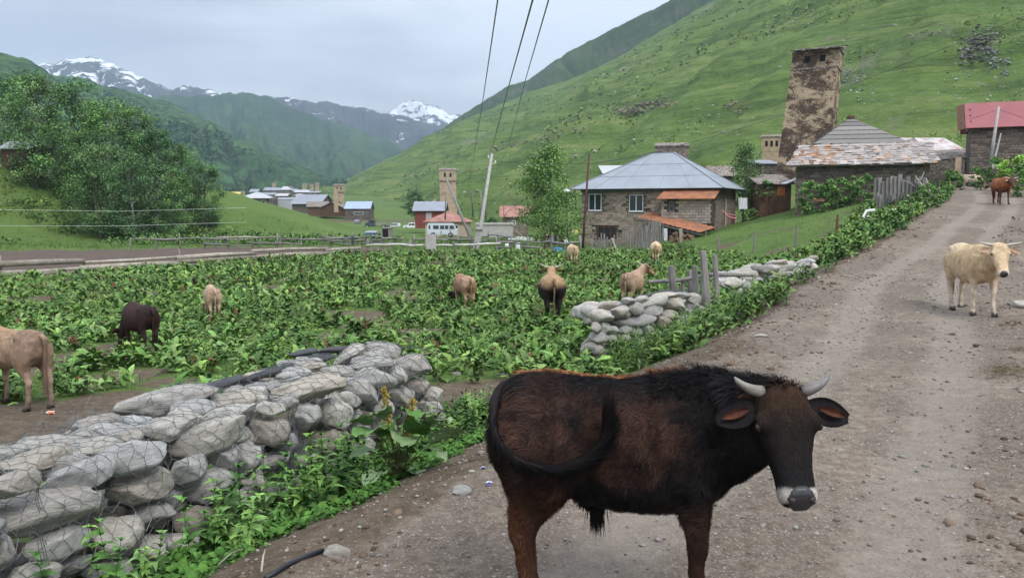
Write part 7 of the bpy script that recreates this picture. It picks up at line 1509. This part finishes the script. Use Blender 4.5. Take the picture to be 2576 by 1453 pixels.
# yard clutter
m = MB(); m.tube([at(1404, 640, 57.5), at(1404, 622, 57.5)], .30, 14); tag(m.build('barrel', BLUE_P), 'blue barrel lying low beside the birch log post', 'barrel')
m = MB(); m.beam(at(1276, 598, 80), at(1344, 600, 80), .9, .25); m.beam(at(1284, 604, 80), at(1284, 616, 80), .1); m.beam(at(1335, 604, 80), at(1335, 616, 80), .1); tag(m.build('table', FRAME), 'white slab topped table in the cluttered yard', 'table')
m = MB(); m.beam(at(1280, 567, 84), at(1320, 597, 84), .35, .06); tag(m.build('plank', WOODP), 'pale plank slanting behind the white table', 'plank')
m = MB(); p = at(1245, 580, 92); m.box(p, (4.2, 2, 1.4)); m.box(p + Vector((0, 0, .8)), (4.4, 2.2, .18)); tag(m.build('shed_box', CONC), 'low pale roofed box in the yard behind the concrete pole', 'shed')
for u, v, w, h, d, c, lab in ((1275, 617, 8, 10, 62, WHITEC, 'white bag hung on the yard fence'), (1303, 620, 10, 20, 62, WHITEC, 'white cloth on a post in the yard'), (1330, 637, 22, 14, 60, CONC, 'grey tub at the yard fence'), (1253, 628, 14, 16, 60, CARD, 'dark sack at the foot of the concrete pole'), (1385, 606, 16, 14, 62, CARD, 'dark cover on the yard wall'),
                              (1450, 583, 7, 7, 64, plain('yellow_lamp', (.85, .62, .16), .5), 'yellow bucket hanging by the stone house'), (1424, 607, 9, 7, 63, WHITEC, 'white jug near the stone house'), (1400, 602, 60, 22, 67, RUBBLE_DK, 'low dark rubble wall behind the yard fence'), (885, 602, 10, 18, 70, CARD, 'dark blue drum by the tangled rails'), (2060, 503, 22, 6, 58, RUST_R, 'orange wheelbarrow tray below the rubble wall')):
    p = at(u, v, d); k = d / F_PX; bm = bmesh.new(); bmesh.ops.create_cube(bm, size=1); bmesh.ops.scale(bm, vec=(w * k, min(w, 20) * k * .8, h * k), verts=bm.verts); bmesh.ops.bevel(bm, geom=list(bm.edges), offset=min(w, h) * k * .28, segments=3, affect='EDGES', profile=.6)
    for v_ in bm.verts: v_.co += Vector((rs.uniform(-1, 1), rs.uniform(-1, 1), rs.uniform(-1, 1))) * k * 1.0
    me = bpy.data.meshes.new('item'); bm.to_mesh(me); bm.free(); me.materials.append(c); nm = lab.split()[-1]; nm = {'fence': 'bag', 'yard': 'cloth', 'pole': 'sack', 'wall': 'cover', 'house': 'bucket', 'rails': 'drum'}.get(nm, 'item')
    nm = {'white bag': 'bag', 'white cloth': 'cloth', 'grey tub': 'tub', 'dark sack': 'sack', 'dark cover': 'cover', 'yellow bucket': 'bucket', 'white jug': 'jug', 'low dark': 'rubble_wall', 'dark blue': 'drum', 'orange wheelbarrow': 'wheelbarrow_tray'}[' '.join(lab.split()[:2])]
    o = link(nm, me, None, p); tag(o, lab, nm.replace('_', ' '))
# litter
def litter(u, v, r_, c, label, nm='crumpled_wrapper'):
    p = ground_at(u, v) if v > 700 else at(u, v, 40); bm = bmesh.new(); bmesh.ops.create_icosphere(bm, subdivisions=2, radius=r_); q = random.Random(u)
    for v_ in bm.verts: v_.co *= q.uniform(.45, 1.15); v_.co.z *= .6
    me = bpy.data.meshes.new('litter'); bm.to_mesh(me); bm.free(); me.materials.append(c); tag(link(nm, me, None, p + Vector((0, 0, r_ * .4))), label, 'litter')
lm = MT('printed_wrapper', .4, .5); lm.col(lm.ramp(lm.noise(28, 3, .6), [(.45, (.72, .74, .80)), (.52, (.06, .07, .25))])); litter(1229, 1220, .030, lm.m, 'crumpled white and blue wrapper left of the bull')
litter(1216, 1180, .022, lm.m, 'smaller crumpled wrapper nearer the creeping plants'); lm = MT('orange_wrapper', .5, .4); lm.col(lm.ramp(lm.noise(16, 3, .6), [(.45, (.75, .68, .65)), (.55, (.75, .22, .10))])); litter(128, 1042, .055, lm.m, 'orange and white wrapper on the soil between the hind legs of the calf')
# dung and straw on the road, pebbles
g = np.random.default_rng(77)
def bits(name, label, p, size, cols, tmpl=BLADE, el=(-5, 25), n_=(12, 18), tp=.1): o = rosettes(p, g, n_, size, tmpl, el, name, cols=cols, label=label, tp=tp, stemh=.03); return o
pts = np.array([tuple(ground_at(u, v)[:2]) for u, v in [(1850 + g.normal(0, 30), 872 + g.normal(0, 9)) for _ in range(46)]]); bits('straw', 'brown straw and twigs at the road edge below the herbs', pts, (.05, .16), np.array([(.13, .085, .055), (.20, .14, .09)]), tp=.12)
pts = np.array([tuple(ground_at(u, v)[:2]) for u, v in [(2530 + g.normal(0, 26), 934 + g.normal(0, 9)) for _ in range(40)] + [(2560 + g.normal(0, 20), 880 + g.normal(0, 6)) for _ in range(16)]]); bits('dung', 'trampled dung with straw at the right of the road', pts, (.04, .11), np.array([(.10, .085, .04), (.15, .13, .06)]), tp=.07)
n = 11000; yy = 2.6 * (22 / 2.6) ** g.random(n); xx = xL(yy) + g.uniform(-1.3, 6.0, n) ; k = np.abs(xx) < yy * .68 + 1; xx, yy = xx[k], yy[k]; sz = .0035 * np.exp(g.normal(0, .45, len(xx))) * (1 + yy * .16); zz = terr(xx, yy) + sz * .15
c_ = np.array((.235, .215, .19))[None] * g.uniform(.45, 1.5, (len(xx), 1)) * (1 + g.uniform(-.06, .06, (len(xx), 3)))
tag(link('pebbles', scatter('pebbles', tv, tf, rotm(g.uniform(0, 6.28, len(xx)), g.normal(0, .3, len(xx)), g.normal(0, .3, len(xx)), sz) * np.array([1.3, 1, .65])[None, None, :], np.stack([xx, yy, zz], -1), c_, RK, smooth=True)), 'pebbles and gravel scattered over road and soil', kind='stuff')
n = 2600; yy = 4 * (34 / 4) ** g.random(n); s_ = np.where(g.random(n) < .5, g.normal(4.2, .5, n), g.normal(.35, .5, n)); xx = xL(yy) + s_; k = np.abs(xx) < yy * .68 + 1; xx, yy = xx[k], yy[k]; k = fbm(xx * .8, yy * .8, 19, 3) > .0; xx, yy = xx[k], yy[k]; sz = .010 * np.exp(g.normal(0, .5, len(xx))) * (1 + yy * .05)
tag(link('mud_clods', scatter('mud_clods', tv, tf, rotm(g.uniform(0, 6.28, len(xx)), g.normal(0, .3, len(xx)), g.normal(0, .3, len(xx)), sz) * np.array([1.4, 1, .6])[None, None, :], np.stack([xx, yy, terr(xx, yy) + sz * .1], -1), np.array((.13, .095, .068))[None] * g.uniform(.5, 1.4, (len(xx), 1)), RK, smooth=True)), 'clods of mud and dung along both edges of the road', kind='stuff')
# twigs near the bottom edge
for (u0, v0), (u1, v1), lab in (((612, 1392), (550, 1440), 'thin dry twig lying in the nettles at the bottom'), ((658, 1450), (668, 1402), 'pale broken stick standing near the black pipe')):
    a_ = ground_at(u0, v0) + Vector((0, 0, .03)); b_ = ground_at(u1, v1) + Vector((0, 0, .05)); m = MB(); m.tube([a_, (a_ + b_) / 2 + Vector((0, 0, .02)), b_], [.006, .005, .003], 6); tag(m.build('twig', WOODP), lab, 'twig')
# lamp shade that needs the loft helper
m = MB(); l2, c_ = LAMP2; c_ = c_ - Vector(l2.location); loft(m, [(c_ + Vector((0, 0, h)), Vector((1, 0, 0)), Vector((0, 1, 0)), r, r, r) for h, r in ((-.12, .30), (-.05, .36), (.06, .26), (.13, .08))], 14); m.build('lamp_shade', FRAME, l2, True)
